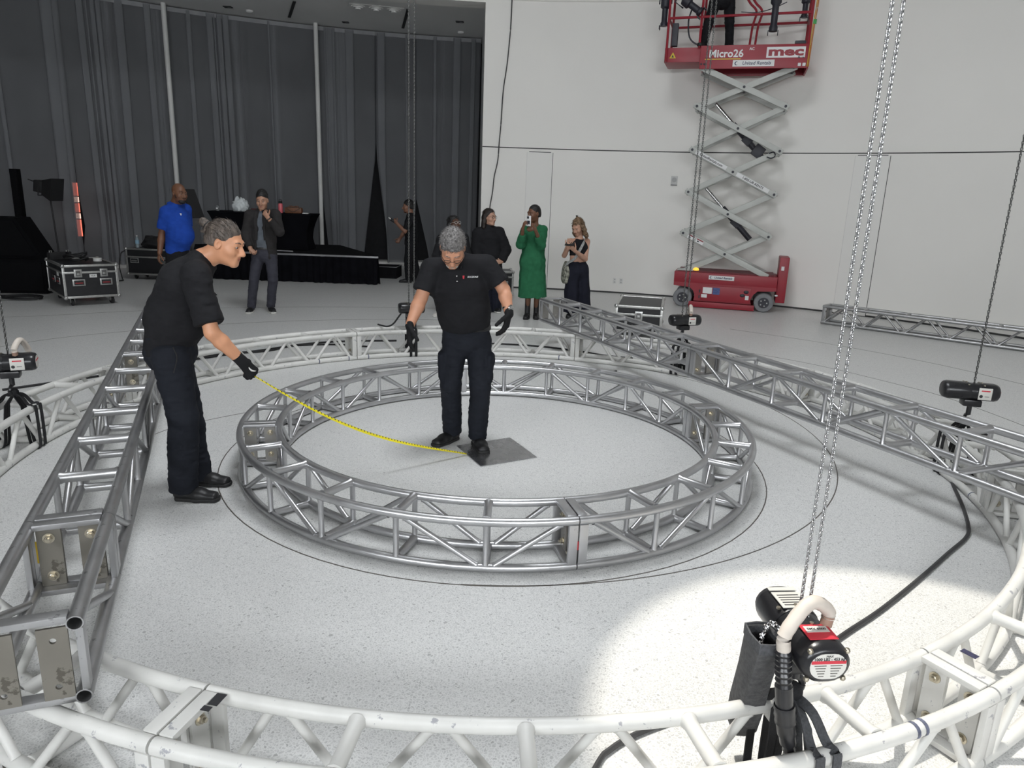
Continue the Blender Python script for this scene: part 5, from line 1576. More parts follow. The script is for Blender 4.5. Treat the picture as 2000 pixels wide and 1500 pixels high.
PEOPLE = {
 'fg': {'head': (-1.683, 4.25, 1.555), 'neck': (-1.833, 4.25, 1.445), 'chest': (-1.933, 4.25, 1.316), 'waist': (-2.022, 4.25, 1.107), 'pelvis': (-2.053, 4.25, 0.958), 'shR': (-1.788, 4.06, 1.387), 'elR': (-1.691, 4, 1.074), 'wrR': (-1.567, 4.1, 0.888), 'hR': (-1.498, 4.15, 0.77), 'shL': (-1.974, 4.45, 1.36), 'elL': (-2.103, 4.52, 1.085), 'wrL': (-2.142, 4.47, 0.877), 'hL': (-2.129, 4.44, 0.795), 'hipR': (-2.007, 4.15, 0.912), 'knR': (-1.953, 4.13, 0.537), 'anR': (-1.984, 4.12, 0.094), 'toR': (-1.778, 4.12, 0.042), 'hipL': (-2.096, 4.35, 0.878), 'knL': (-2.037, 4.37, 0.5), 'anL': (-2.005, 4.37, 0.071), 'toL': (-1.812, 4.36, 0.026)},
 'ce': {'head': (-0.442, 5.07, 1.512), 'neck': (-0.421, 5.22, 1.402), 'chest': (-0.408, 5.27, 1.236), 'waist': (-0.37, 5.32, 1.028), 'pelvis': (-0.355, 5.36, 0.867), 'shR': (-0.604, 5.23, 1.351), 'elR': (-0.671, 5.16, 1.142), 'wrR': (-0.736, 5.08, 0.965), 'hR': (-0.741, 5.06, 0.873), 'shL': (-0.211, 5.26, 1.388), 'elL': (-0.084, 5.24, 1.215), 'wrL': (-0.04, 5.14, 1.065), 'hL': (-0.058, 5.12, 0.961), 'hipR': (-0.442, 5.36, 0.817), 'knR': (-0.461, 5.28, 0.488), 'anR': (-0.451, 5.4, 0.101), 'toR': (-0.534, 5.28, 0.047), 'hipL': (-0.259, 5.38, 0.82), 'knL': (-0.237, 5.26, 0.482), 'anL': (-0.25, 5.31, 0.097), 'toL': (-0.202, 5.16, 0.044)},
 'bl': {'head': (-4.762, 10.5, 1.73), 'neck': (-4.85, 10.55, 1.552), 'chest': (-4.818, 10.5, 1.392), 'waist': (-4.8, 10.48, 1.145), 'pelvis': (-4.855, 10.5, 0.94), 'shR': (-4.917, 10.4, 1.468), 'elR': (-5.018, 10.42, 1.154), 'wrR': (-5.041, 10.36, 0.901), 'hR': (-5.062, 10.34, 0.802), 'shL': (-4.792, 10.72, 1.494), 'elL': (-4.822, 10.8, 1.185), 'wrL': (-4.819, 10.75, 0.945), 'hL': (-4.805, 10.7, 0.839), 'hipR': (-4.894, 10.45, 0.899), 'knR': (-4.915, 10.42, 0.48), 'anR': (-4.986, 10.47, 0.085), 'toR': (-4.85, 10.36, 0.047), 'hipL': (-4.846, 10.6, 0.889), 'knL': (-4.865, 10.6, 0.46), 'anL': (-4.904, 10.62, 0.08), 'toL': (-4.757, 10.52, 0.047)},
 'su': {'head': (-3.748, 10.93, 1.665), 'neck': (-3.774, 10.98, 1.487), 'chest': (-3.771, 10.97, 1.348), 'waist': (-3.765, 10.96, 1.095), 'pelvis': (-3.77, 10.97, 0.922), 'shR': (-3.955, 10.97, 1.437), 'elR': (-4.013, 10.92, 1.171), 'wrR': (-3.92, 10.82, 0.965), 'hR': (-3.863, 10.8, 0.916), 'shL': (-3.576, 10.97, 1.458), 'elL': (-3.478, 10.82, 1.232), 'wrL': (-3.607, 10.72, 1.428), 'hL': (-3.669, 10.74, 1.511), 'hipR': (-3.864, 10.97, 0.873), 'knR': (-3.928, 10.92, 0.503), 'anR': (-4.011, 10.98, 0.088), 'toR': (-3.997, 10.8, 0.023), 'hipL': (-3.672, 10.97, 0.88), 'knL': (-3.653, 10.95, 0.509), 'anL': (-3.737, 11.05, 0.104), 'toL': (-3.634, 10.87, 0.049)},
 'dk': {'head': (-2.273, 15.4, 1.556), 'neck': (-2.22, 15.4, 1.373), 'chest': (-2.21, 15.4, 1.239), 'waist': (-2.21, 15.4, 1.02), 'pelvis': (-2.21, 15.4, 0.863), 'shL': (-2.189, 15.18, 1.309), 'elL': (-2.295, 15.12, 1.062), 'wrL': (-2.466, 15.15, 1.219), 'hL': (-2.534, 15.18, 1.276), 'shR': (-2.231, 15.62, 1.293), 'elR': (-2.379, 15.6, 1.025), 'wrR': (-2.461, 15.5, 0.89), 'hR': (-2.49, 15.48, 0.838), 'hipL': (-2.206, 15.3, 0.838), 'knL': (-2.255, 15.27, 0.45), 'anL': (-2.239, 15.3, 0.076), 'toL': (-2.408, 15.28, 0.007), 'hipR': (-2.213, 15.5, 0.825), 'knR': (-2.173, 15.52, 0.452), 'anR': (-2.1, 15.55, 0.096), 'toR': (-2.264, 15.55, 0.035)},
 'gl': {'head': (-0.971, 11.35, 1.402), 'neck': (-0.997, 11.4, 1.23), 'chest': (-0.995, 11.4, 1.09), 'waist': (-1.007, 11.4, 0.855), 'pelvis': (-1.021, 11.4, 0.68), 'shR': (-1.168, 11.38, 1.171), 'elR': (-1.243, 11.3, 0.917), 'wrR': (-1.093, 11.15, 0.781), 'hR': (-0.995, 11.1, 0.805), 'shL': (-0.818, 11.45, 1.194), 'elL': (-0.754, 11.4, 0.927), 'wrL': (-0.863, 11.2, 0.769), 'hL': (-0.953, 11.15, 0.77), 'hipR': (-1.1, 11.4, 0.654), 'knR': (-1.143, 11.38, 0.335), 'anR': (-1.151, 11.25, 0.088), 'toR': (-1.217, 11.13, 0.04), 'hipL': (-0.945, 11.45, 0.654), 'knL': (-0.956, 11.45, 0.332), 'anL': (-0.956, 11.3, 0.095), 'toL': (-0.961, 11.18, 0.058)},
 'ho': {'head': (-0.452, 11.8, 1.514), 'neck': (-0.473, 11.82, 1.337), 'chest': (-0.452, 11.8, 1.195), 'waist': (-0.42, 11.8, 0.946), 'pelvis': (-0.407, 11.8, 0.776), 'shR': (-0.632, 11.78, 1.254), 'elR': (-0.656, 11.75, 0.974), 'wrR': (-0.556, 11.62, 0.819), 'hR': (-0.474, 11.6, 0.824), 'shL': (-0.292, 11.85, 1.286), 'elL': (-0.177, 11.85, 1.008), 'wrL': (-0.234, 11.72, 0.83), 'hL': (-0.314, 11.66, 0.825), 'hipR': (-0.488, 11.78, 0.742), 'knR': (-0.47, 11.76, 0.392), 'anR': (-0.454, 11.8, 0.053), 'toR': (-0.431, 11.67, -0.002), 'hipL': (-0.325, 11.84, 0.742), 'knL': (-0.314, 11.82, 0.39), 'anL': (-0.313, 11.86, 0.04), 'toL': (-0.266, 11.73, -0.014)},
 'gr': {'head': (0.24, 11.33, 1.606), 'neck': (0.257, 11.37, 1.422), 'chest': (0.262, 11.35, 1.277), 'waist': (0.248, 11.34, 1.045), 'pelvis': (0.248, 11.34, 0.874), 'shR': (0.118, 11.3, 1.351), 'elR': (0.063, 11.17, 1.151), 'wrR': (0.076, 11.02, 1.386), 'hR': (0.096, 11, 1.461), 'shL': (0.394, 11.42, 1.371), 'elL': (0.367, 11.22, 1.143), 'wrL': (0.267, 11.05, 1.369), 'hL': (0.225, 11.02, 1.458), 'hipR': (0.194, 11.32, 0.834), 'knR': (0.201, 11.3, 0.45), 'anR': (0.201, 11.33, 0.084), 'toR': (0.178, 11.2, 0.024), 'hipL': (0.313, 11.36, 0.835), 'knL': (0.33, 11.34, 0.449), 'anL': (0.339, 11.38, 0.081), 'toL': (0.338, 11.24, 0.015)},
 'bo': {'head': (0.939, 11.58, 1.422), 'neck': (0.969, 11.62, 1.24), 'chest': (0.966, 11.6, 1.115), 'waist': (0.959, 11.58, 0.933), 'pelvis': (0.959, 11.58, 0.797), 'shR': (0.831, 11.57, 1.191), 'elR': (0.739, 11.45, 0.984), 'wrR': (0.777, 11.28, 1.107), 'hR': (0.786, 11.24, 1.172), 'shL': (1.098, 11.68, 1.194), 'elL': (1.075, 11.52, 0.935), 'wrL': (0.89, 11.3, 1.071), 'hL': (0.82, 11.25, 1.134), 'hipR': (0.895, 11.56, 0.765), 'knR': (0.889, 11.54, 0.412), 'anR': (0.893, 11.56, 0.064), 'toR': (0.854, 11.43, 0.018), 'hipL': (1.037, 11.62, 0.764), 'knL': (1.075, 11.62, 0.408), 'anL': (1.105, 11.64, 0.068), 'toL': (1.082, 11.52, 0.012)},
 'li': {'head': (3.178, 13.4, 5.835), 'neck': (3.221, 13.42, 5.645), 'chest': (3.244, 13.42, 5.508), 'waist': (3.274, 13.42, 5.309), 'pelvis': (3.281, 13.42, 5.17), 'shR': (3.04, 13.35, 5.574), 'elR': (2.973, 13.2, 5.366), 'wrR': (2.977, 13, 5.478), 'hR': (2.997, 12.98, 5.547), 'shL': (3.449, 13.5, 5.628), 'elL': (3.495, 13.4, 5.419), 'wrL': (3.342, 13.2, 5.514), 'hL': (3.307, 13.16, 5.577), 'hipR': (3.157, 13.38, 5.11), 'knR': (3.077, 13.36, 4.759), 'anR': (3.037, 13.46, 4.46), 'toR': (2.959, 13.33, 4.409), 'hipL': (3.42, 13.48, 5.142), 'knL': (3.452, 13.46, 4.808), 'anL': (3.498, 13.53, 4.488), 'toL': (3.502, 13.4, 4.44)}}

class Person:
    def __init__(s, key, label, res=.0065, hs=1.0, fz=0.0, fdir=(0, 1, 0), udir=(0, 0, 1)):
        s.J = {k: np.array(v) for k, v in PEOPLE[key].items()}
        J = s.J
        base = (J['anR'] + J['anL']) / 2
        s.root = empty('person', (base[0], base[1], fz), 0, None, label, 'person')
        s.res = res; s.hs = hs; s.fz = fz
        f = nrm(fdir); u = nrm(np.array(udir) - f * (np.array(udir) @ f)); r = np.cross(f, u)
        s.f, s.u, s.r = f, u, r; s.M3 = np.stack([r, f, u], 1)
        s.B = Field(res)
        s.sl = nrm(J['shR'] - J['shL']); s.hl = nrm(J['hipR'] - J['hipL'])
        s.front = nrm(np.cross(np.array([0, 0, 1.]), s.sl))
    def h(s, x, y, z): return s.J['head'] + s.hs * (x * s.r + y * s.f + z * s.u)
    def hell(s, F, c, rad, k=.02, op='+'): return F.ell(s.h(*c), [q * s.hs for q in rad], s.M3, k * s.hs, op)
    def hcap(s, F, a, b, ra, rb=None, k=.02, op='+'): return F.cap(s.h(*a), s.h(*b), ra * s.hs, (ra if rb is None else rb) * s.hs, k * s.hs, op)
    def head(s, jaw=1.0, nose=1.0, fat=1.0, neck=.056):
        B = s.B
        s.hell(B, (0, -.014, .032), (.075, .096, .088), .02)
        s.hell(B, (0, .026, -.030), (.064 * fat, .070, .088), .035)
        s.hell(B, (0, .042, -.084), (.046 * fat * jaw, .048, .034), .03)
        s.hcap(B, (-.012, .078, -.104), (.012, .078, -.104), .019 * jaw, None, .02)
        s.hcap(B, (-.036, .082, .022), (.036, .082, .022), .013, None, .018)
        for x in (-1, 1):
            s.hell(B, (x * .042, .062, -.032), (.024 * fat, .026, .024), .03)
            s.hell(B, (x * .032, .102, .002), (.017, .014, .011), .014, '-')
            s.hcap(B, (x * .022, .0925, .0105), (x * .042, .0885, .0095), .0058, .005, .005)
            s.hell(B, (x * .077, -.006, -.008), (.010, .021, .032), .006)
            s.hell(B, (x * .083, .003, -.006), (.006, .010, .016), .004, '-')
            s.hcap(B, (x * .013, .103, -.040), (x * .013, .100, -.042), .009 * nose, None, .010)
        s.hcap(B, (0, .090, .012), (0, .116 * (1 + .06 * (nose - 1)), -.034), .0085, .0135 * nose, .012)
        s.hcap(B, (-.018, .091, -.064), (.018, .091, -.064), .008, None, .010)
        s.hcap(B, (-.014, .089, -.076), (.014, .089, -.076), .009, None, .010)
        s.hcap(B, (-.022, .102, -.0695), (.022, .102, -.0695), .0022, None, .004, '-')
        B.cap(s.h(0, -.026, -.06), s.J['neck'], neck * s.hs, neck * 1.12 * s.hs, .03)
        return s
    def face(s, lip=M_lip, brow=H_black, eyes=True, closed=False):
        for x in (-1, 1):
            if eyes:
                mb = MB(); mb.sphere(tuple(s.h(x * .0315, .0815, .002)), .0112 * s.hs, 10); e = s.put_(mb, 'eye', M_eye if not closed else closed)
                if not closed:
                    mb = MB(); mb.sphere(tuple(s.h(x * .0315, .0868, .000)), .0070 * s.hs, 8); s.put_(mb, 'iris', M_iris)
            mb = MB(); mb.path(catmull([s.h(x * .014, .0965, .022), s.h(x * .032, .097, .030), s.h(x * .050, .082, .024)], 4), [.0028 * s.hs] * 9, n=6); s.put_(mb, 'eyebrow', brow)
        mb = MB(); mb.path(catmull([s.h(-.022, .091, -.069), s.h(-.008, .1005, -.0655), s.h(0, .1005, -.067), s.h(.008, .1005, -.0655), s.h(.022, .091, -.069)], 3), [.0035 * s.hs] * 13, n=6)
        mb.path(catmull([s.h(-.018, .091, -.072), s.h(0, .1, -.0755), s.h(.018, .091, -.072)], 3), [.0038 * s.hs] * 7, n=6); s.put_(mb, 'mouth', lip)
    def put_(s, mb, name, m, parent=None):
        o = mb.build(name, m, s.root if parent is None else parent)
        o.matrix_parent_inverse = s.root.matrix_basis.inverted() if parent is None else Matrix.Identity(4)
        return o
    def grow(s, name, F, m, noise=None): return grow(name, F, m, s.root, noise)
    def arm(s, sd, ru=.046, re=.036, rw=.026, hand=True, curl=.5, size=1.0, palm=None, spread=0.0, F=None, grow=0.0):
        J = s.J; a, e, w, hd = J['sh' + sd], J['el' + sd], J['wr' + sd], J['h' + sd]
        B = s.B
        B.cap(a, e, ru, re, .02)
        mid = e + (w - e) * .3
        B.cap(e, mid, re, re * 1.04, .015); B.cap(mid, w, re * 1.04, rw, .015)
        if hand: s.hand(B, sd, curl, size, palm, spread)
    def hand(s, F, sd, curl=.5, size=1.0, palm=None, spread=0.0, g=0.0):
        J = s.J; w, hd = J['wr' + sd], J['h' + sd]
        f = nrm(hd - w)
        n = np.array(palm if palm is not None else (s.sl * (-1 if sd == 'R' else 1)), float)
        n = nrm(n - f * (n @ f))
        t = np.cross(f, n) * (1 if sd == 'R' else -1)
        k = size
        F.ecap(w - f * .01, w + f * .085 * k, t, (.027 * k + g, .019 * k + g), (.040 * k + g, .0135 * k + g), .012)
        for i, (off, b0, L_) in enumerate(((.030, .084, .072), (.0105, .090, .080), (-.010, .087, .074), (-.028, .078, .057))):
            p = w + (f * b0 + t * off) * k; fi = nrm(f + t * off * (2 + 7 * spread)); th = 0.0
            r0 = (.0094 - .0004 * i) * k + g
            for j, (fr, cj) in enumerate(((.46, .75), (.30, 1.0), (.26, .8))):
                th += curl * cj * (1 + .08 * i)
                d = fi * math.cos(th) + n * math.sin(th)
                q = p + d * L_ * k * fr
                F.cap(p, q, r0 * (1 - .08 * j), r0 * (.94 - .08 * j), .004); p = q
        p = w + (f * .022 + t * .026) * k; c_ = min(1.0, max(0.0, curl - .4)); d = nrm(f * .62 + t * (.70 - .45 * c_) + n * (.30 + .6 * c_))
        for L_, r_ in ((.042, .0125), (.032, .0108), (.026, .0095)):
            q = p + d * L_ * k; F.cap(p, q, r_ * k + g, r_ * .92 * k + g, .006); p = q; d = nrm(d + n * .25 + f * .35)
    def glove(s, sd, curl=.5, size=1.05, palm=None, cuff=.05, m=C_glove, spread=0.0, res=.004):
        G = Field(res); J = s.J; w = J['wr' + sd]; e = J['el' + sd]; d = nrm(w - e)
        s.hand(G, sd, curl, size, palm, spread, .0030)
        G.ecap(w - d * cuff, w + d * .01, np.cross(d, [0.3, .5, .8]), (.034, .034), (.031, .031), .012, flat=(True, False))
        return s.grow('glove', G, m)
    def core(s, legs=True):
        J = s.J; B = s.B
        B.cap(J['neck'], J['chest'], .06, .07, .03); B.cap(J['chest'], J['pelvis'], .07, .07, .03)
        B.cap(J['shR'], J['shL'], .05, .05, .03)
        if legs:
            for d in 'RL':
                B.cap(J['pelvis'], J['hip' + d], .05, .05); B.cap(J['hip' + d], J['kn' + d], .05, .04); B.cap(J['kn' + d], J['an' + d], .04, .035)
    def torso(s, F, hw=(.165, .155, .185), dp=(.115, .115, .12), hem=.06, belly=0.0, shw=.06, k=.05, collar=.066, drop=.0):
        """shirt body: (hip, waist, chest) half widths and depths; hem: metres below the pelvis point"""
        J = s.J; up_ = nrm(J['waist'] - J['pelvis'])
        h0 = J['pelvis'] - up_ * hem
        F.ecap(h0, J['waist'], s.hl, (hw[0], dp[0]), (hw[1], dp[1]), k, flat=(True, False))
        F.ecap(J['waist'], J['chest'], s.sl, (hw[1], dp[1]), (hw[2], dp[2]), k)
        F.ecap(J['chest'], J['neck'] - nrm(J['neck'] - J['chest']) * .03, s.sl, (hw[2], dp[2]), (.09, .07), k)
        F.cap(J['shR'], J['neck'] - np.array([0, 0, .012]), shw, shw * .95, k); F.cap(J['shL'], J['neck'] - np.array([0, 0, .012]), shw, shw * .95, k)
        F.cap(J['neck'] - nrm(s.J['head'] - J['neck']) * .01, J['neck'] + nrm(s.J['head'] - J['neck']) * .022, collar, collar * .92, .02)
        if belly: F.ell(J['waist'] + s.front * belly * .75 - up_ * .02, (hw[1] * .8, hw[1] * .7, .14), None, .08)
        F.plane(h0, -up_, .34)
    def sleeve(s, F, sd, frac=.75, r0=.066, r1=.062, k=.04, lower=None, flat=True):
        J = s.J; a, e, w = J['sh' + sd], J['el' + sd], J['wr' + sd]
        lat = np.cross(nrm(e - a), [0.1, .9, .3])
        if lower is None:
            F.ecap(a, a + (e - a) * frac, lat, (r0, r0), (r1, r1), k, flat=(False, flat))
        else:
            F.ecap(a, e, lat, (r0, r0), (r1, r1), k)
            F.ecap(e, e + (w - e) * lower, lat, (r1, r1), (r1 * .72, r1 * .72), .02, flat=(False, True))
    def trousers(s, F, hw=.165, dp=.115, th=.085, kn=.066, an=.058, top=.09, k=.04, end=.02, split=True):
        J = s.J; up_ = nrm(J['waist'] - J['pelvis'])
        F.ecap(J['pelvis'] + up_ * top, J['pelvis'] - np.array([0, 0, .05]), s.hl, (hw * .95, dp * .95), (hw, dp * 1.05), k, flat=(True, False))
        for d in 'RL':
            h_, kk, a_ = J['hip' + d], J['kn' + d], J['an' + d]
            F.ecap(h_ - np.array([0, 0, .02]), kk, s.hl, (th, th * 1.1), (kn, kn * 1.08), .014)
            F.ecap(kk, a_ - nrm(a_ - kk) * -end, s.hl, (kn, kn * 1.08), (an, an * 1.12), .014, flat=(False, True))
    def shoe(s, sd, m=C_shoe, ms=C_sole, L_=.28, w=.046, boot=0.0, res=.006, laces=False):
        J = s.J; a = J['an' + sd]; t = J['to' + sd]; z0 = s.fz
        d = t - a; d[2] = 0; d = nrm(d); lat = np.cross(d, [0, 0, 1.])
        hl = np.array([a[0], a[1], z0]) - d * .055
        F = Field(res)
        F.ecap(hl + d * .03 + [0, 0, .046], hl + d * (L_ * .55) + [0, 0, .042], lat, (w * .85, .044), (w * 1.02, .036), .02)
        F.ecap(hl + d * (L_ * .5) + [0, 0, .038], hl + d * (L_ - .045) + [0, 0, .032], lat, (w * 1.02, .034), (w * .9, .026), .02)
        F.cap(hl + d * .06 + [0, 0, .06], np.array([a[0], a[1], z0 + .095 + boot]) , .042, .045, .02)
        F.plane(hl + d * L_ * .5 + [0, 0, .012], [0, 0, -1], .3)
        if boot == 0: F.plane(np.array([a[0], a[1], z0 + .10]), [0, 0, 1], .1)
        o = s.grow('shoe', F, m)
        G = Field(res)
        G.ecap(hl + d * .028 + [0, 0, .014], hl + d * (L_ * .5) + [0, 0, .014], lat, (w * .92, .03), (w * 1.06, .03), .02)
        G.ecap(hl + d * (L_ * .5) + [0, 0, .014], hl + d * (L_ - .04) + [0, 0, .014], lat, (w * 1.06, .03), (w * .95, .03), .02)
        G.plane(hl + d * L_ * .5 + [0, 0, .026], [0, 0, 1], .3); G.plane(hl + d * L_ * .5 + [0, 0, .002], [0, 0, -1], .3)
        so = s.grow('sole', G, ms)
        if laces:
            mb = MB()
            for i in range(4):
                c = hl + d * (.10 + .022 * i) + np.array([0, 0, .088 - .009 * i]); mb.path([c - lat * .022 - [0, 0, .008], c, c + lat * .022 - [0, 0, .008]], .0025, n=5)
            s.put_(mb, 'laces', C_sole)
        return o
    def skull_hair(s, m, th=.010, line=.045, back=-.075, fringe=.055, noise=((.004, .012, (1, 1, 1), 3),), res=.0055, top=1.0, sides=1.0, extra=None, strands=(500, .022, .25, (0, -1, -.3), 1)):
        """close hair: a shell over the cranium, cut to a hairline"""
        F = Field(res)
        s.hell(F, (0, -.016 - .30 * th, .033 + .55 * th * top), (.0762 + .45 * th * sides, .0965 + .40 * th, .0885 + .45 * th * top), .01)
        s.hell(F, (0, -.055 - .25 * th, -.02), (.064 + .5 * th * sides, .056 + .4 * th, .07), .03)
        # clear the face: everything in front of and below the hairline
        s.hell(F, (0, .100, -.040), (.115, .085, .098 + (line - .045)), .02, '-')
        s.hell(F, (0, .02, -.115), (.14, .065, .085), .012, '-')
        for x in (-1, 1): s.hell(F, (x * .082, -.002, -.022), (.024, .024, .036), .006, '-')
        F.plane(s.h(0, -.05, back), -s.u, .16)
        if extra: extra(F)
        o = s.grow('hair', F, m, noise)
        if strands:
            N_, L_, lift_, flow, seed = strands
            co = np.empty(len(o.data.vertices) * 3, np.float32); o.data.vertices.foreach_get('co', co); co = co.reshape(-1, 3)
            rg = np.random.default_rng(seed); P = co[rg.integers(0, len(co), N_)]
            n_ = P - s.h(0, -.016, .0); n_ /= np.linalg.norm(n_, axis=1)[:, None]
            fl_ = flow[0] * s.r + flow[1] * s.f + flow[2] * s.u
            d = fl_[None, :] - n_ * (n_ @ fl_)[:, None]; d = d / (np.linalg.norm(d, axis=1)[:, None] + .2) + n_ * lift_ + rg.normal(0, .07 + .22 * min(1, lift_ * 1.6), (N_, 3)); d /= np.linalg.norm(d, axis=1)[:, None]
            sd_ = np.cross(d, n_); sd_ /= np.linalg.norm(sd_, axis=1)[:, None] + 1e-6
            LL = (L_ * rg.uniform(.5, 1.3, N_))[:, None]; w_ = .0016
            V = np.stack([P - sd_ * w_, P + sd_ * w_, P + n_ * w_ * 1.5, P + d * LL], 1).reshape(-1, 3)
            k_ = np.arange(N_)[:, None] * 4
            Fc = np.concatenate([k_ + np.array([[0, 1, 3]]), k_ + np.array([[1, 2, 3]]), k_ + np.array([[2, 0, 3]])])
            q = put('hair_strands', mesh_np('hair_strands', V, Fc, m, True), s.root); q.matrix_parent_inverse = s.root.matrix_basis.inverted(); q['kind'] = 'stuff'
        return o
    def spectacles(s, m, w=.021, hgt=.017, low=0.0):
        mb = MB()
        for x in (-1, 1):
            pts = [s.h(x * .033 + w * math.cos(a), .108 - .006 * abs(math.cos(a)) * (1 if math.cos(a) * x > 0 else 0), .001 - low + hgt * math.sin(a)) for a in [2 * PI * i / 14 for i in range(14)]]
            mb.path(pts, .0020 * s.hs, n=5, closed=True)
            mb.path([s.h(x * .054, .103, .006 - low), s.h(x * .074, .07, .008 - low), s.h(x * .082, -.01, .006 - low)], .0018, n=5)
        mb.path([s.h(-.012, .112, .006 - low), s.h(0, .118, .008 - low), s.h(.012, .112, .006 - low)], .0018, n=5)
        return s.put_(mb, 'glasses', m)
    def finish(s, m): return s.grow('body', s.B, m)

WR = lambda a, sd, sc=.07, st=(1.2, 1.2, .5): ((a * .75, sc * 1.5, (1.1, 1.1, .9), sd), (a * .45, sc * .6, st, sd + 1), (a * .25, sc * .3, (1.5, 1.5, .6), sd + 2))
# ---- the man on the left who pulls the tape
p = Person('fg', 'man in black shirt and gloves with a small hair bun pulling the yellow tape', .0048, 1.0, 0, (.96, -.10, -.27), (.27, 0, .96))
p.head(jaw=1.02, nose=1.12, fat=.98, neck=.058); p.core()
p.arm('R', .052, .041, .029, curl=1.2, palm=(-.2, .6, -.75)); p.arm('L', .05, .04, .028, curl=.9)
p.finish(SK_tan)
F = Field(.0065); p.torso(F, (.150, .155, .170), (.135, .150, .135), .075, shw=.068, collar=.068)
F.ell(p.J['waist'] + np.array([.03, 0, -.03]), (.15, .15, .13), None, .06)
p.sleeve(F, 'R', .84, .078, .080); p.sleeve(F, 'L', .84, .076, .076)
F.ecap(p.J['neck'] + np.array([-.035, 0, .005]), p.J['neck'] + np.array([.055, 0, .02]), (0, 1, 0), (.072, .03), (.062, .028), .02)
p.grow('shirt', F, C_black, WR(.010, 11, .085, (1.4, 1.4, .5)))
mb = MB(); mb.box(tuple(p.J['chest'] + np.array([.05, -.10, .02])), (.004, .004, .004)); 
F = Field(.0065); p.trousers(F, .150, .145, .098, .082, .074, .09, end=.035); p.grow('trousers', F, C_navyb, WR(.008, 21, .06, (1.6, 1.6, .5)))
mb = MB(); q = p.J['hipR']; mb.path(catmull([q + np.array([.065, -.100, .06]), q + np.array([.085, -.104, .0]), q + np.array([.06, -.106, -.09])], 5), .003, n=5); p.put_(mb, 'pocket_seam', C_sole)
for sd in 'RL': p.shoe(sd, C_shoe, C_sole, .285, .047, laces=True, res=.0055)
p.face(brow=H_brown, lip=M_lip)
def bun(F):
    p.hcap(F, (0, -.105, .055), (0, -.150, .075), .022, .026, .02); p.hcap(F, (0, -.12, .03), (0, -.15, .02), .014, .010, .02)
p.skull_hair(H_brown, .009, .052, -.03, noise=((.002, .01, (1, 3, 1), 3),), res=.0048, extra=bun, strands=(900, .035, .06, (0, -1, .35), 7))
mb = MB(); c = p.h(0, -.128, .066); mb.path([c + .0225 * (math.cos(a) * p.r + math.sin(a) * (p.u * .9 + p.f * .4)) for a in [2 * PI * i / 12 for i in range(12)]], .005, n=6, closed=True); p.put_(mb, 'hair_tie', C_sole)
F = Field(.005); p.hell(F, (0, .072, -.102), (.026, .022, .020), .01); p.grow('goatee', F, mat('grey stubble', (.30, .20, .15), .8, vary=.3, scale=200, bump=.4, bscale=300))
g = p.glove('R', 1.25, 1.10, (-.2, .6, -.75), .055)
p.glove('L', .9, 1.05)
# sweep mark on the glove's back
w = p.J['wrR']; fdir = nrm(p.J['hR'] - w)
pq = np.array((-.2, .6, -.75)); pn = nrm(pq - fdir * (pq @ fdir)); tt = np.cross(fdir, pn)
mb = MB()
sw_ = [(-.026, -.003, .002), (-.012, -.008, .004), (.004, -.006, .0055), (.018, .004, .0045), (.028, .016, .001)]
ctr = w + fdir * .062 - pn * .0225
mb.path([Vector(ctr + fdir * a + tt * b + pn * (.004 * abs(a) / .03)) for a, b, r_ in sw_], [r_ for a, b, r_ in sw_], n=6); p.put_(mb, 'white_tick', C_solew)
fgp = p

# ---- the man in the middle looking down
p = Person('ce', 'stooping man in black polo and gloves with short grey hair, one foot on the plate', .0048, 1.02, 0, (.05, -.66, -.75), (.06, -.75, .66))
p.head(jaw=1.05, nose=1.1, fat=1.06, neck=.062); p.core()
PR, PL = (.9, .3, 0), (-.9, .3, .1)
p.arm('R', .058, .046, .033, curl=.25, palm=PR); p.arm('L', .056, .045, .032, curl=.35, palm=PL)
p.finish(SK_tan2)
F = Field(.0065); p.torso(F, (.184, .188, .205), (.142, .146, .135), -.058, shw=.070, collar=.075)
F.ell(p.J['waist'] + np.array([-.01, -.04, .03]), (.165, .118, .16), None, .07)
p.sleeve(F, 'R', .76, .068, .080); p.sleeve(F, 'L', .76, .066, .078)
p.grow('polo_shirt', F, C_black, WR(.008, 31, .09, (1.5, 1.5, .6)))
F = Field(.005); cn = p.J['neck']
for x in (-1, 1): F.ecap(cn + np.array([x * .07, .03, .02]), cn + np.array([x * .035, -.10, -.03]), (0, 0, 1), (.022, .008), (.018, .007), .01)
p.grow('collar', F, C_black2)
mb = MB(); c0 = cn + np.array([.008, -.125, -.085])
for i in range(2): mb.sphere(tuple(c0 + np.array([.004 * i, -.012 * i, -.035 * i])), (.006, .003, .006), 8)
p.put_(mb, 'button', M_steel)
lc = p.J['chest'] + np.array([.105, -.132, .075])
MMl = basis(Vector((.97, .22, .04)).normalized(), Vector((-.02, -.10, .99)).normalized(), Vector((.2, -.97, -.1)).normalized(), lc + np.array([0, -.012, 0]))
o = text_mesh('chest_lettering', 'ECCZONE', .016, M_stk, p.root, None, ext=.0006, bold=.0004, shear=.2); o.matrix_parent_inverse = p.root.matrix_basis.inverted(); o.matrix_basis = MMl
mb = MB(); mb.prism([(-.070, -.010), (-.060, -.010), (-.058, .012), (-.072, .012)], .001, MMl); p.put_(mb, 'chest_mark', M_hred)
F = Field(.0065); p.trousers(F, .182, .130, .095, .079, .072, .085, end=.03)
for d, sx in (('R', -1), ('L', 1)):
    k0 = p.J['hip' + d] * .45 + p.J['kn' + d] * .55; F.ecap(k0 + np.array([sx * .075, -.01, .07]), k0 + np.array([sx * .072, -.01, -.09]), (0, 1, 0), (.07, .035), (.072, .035), .02)
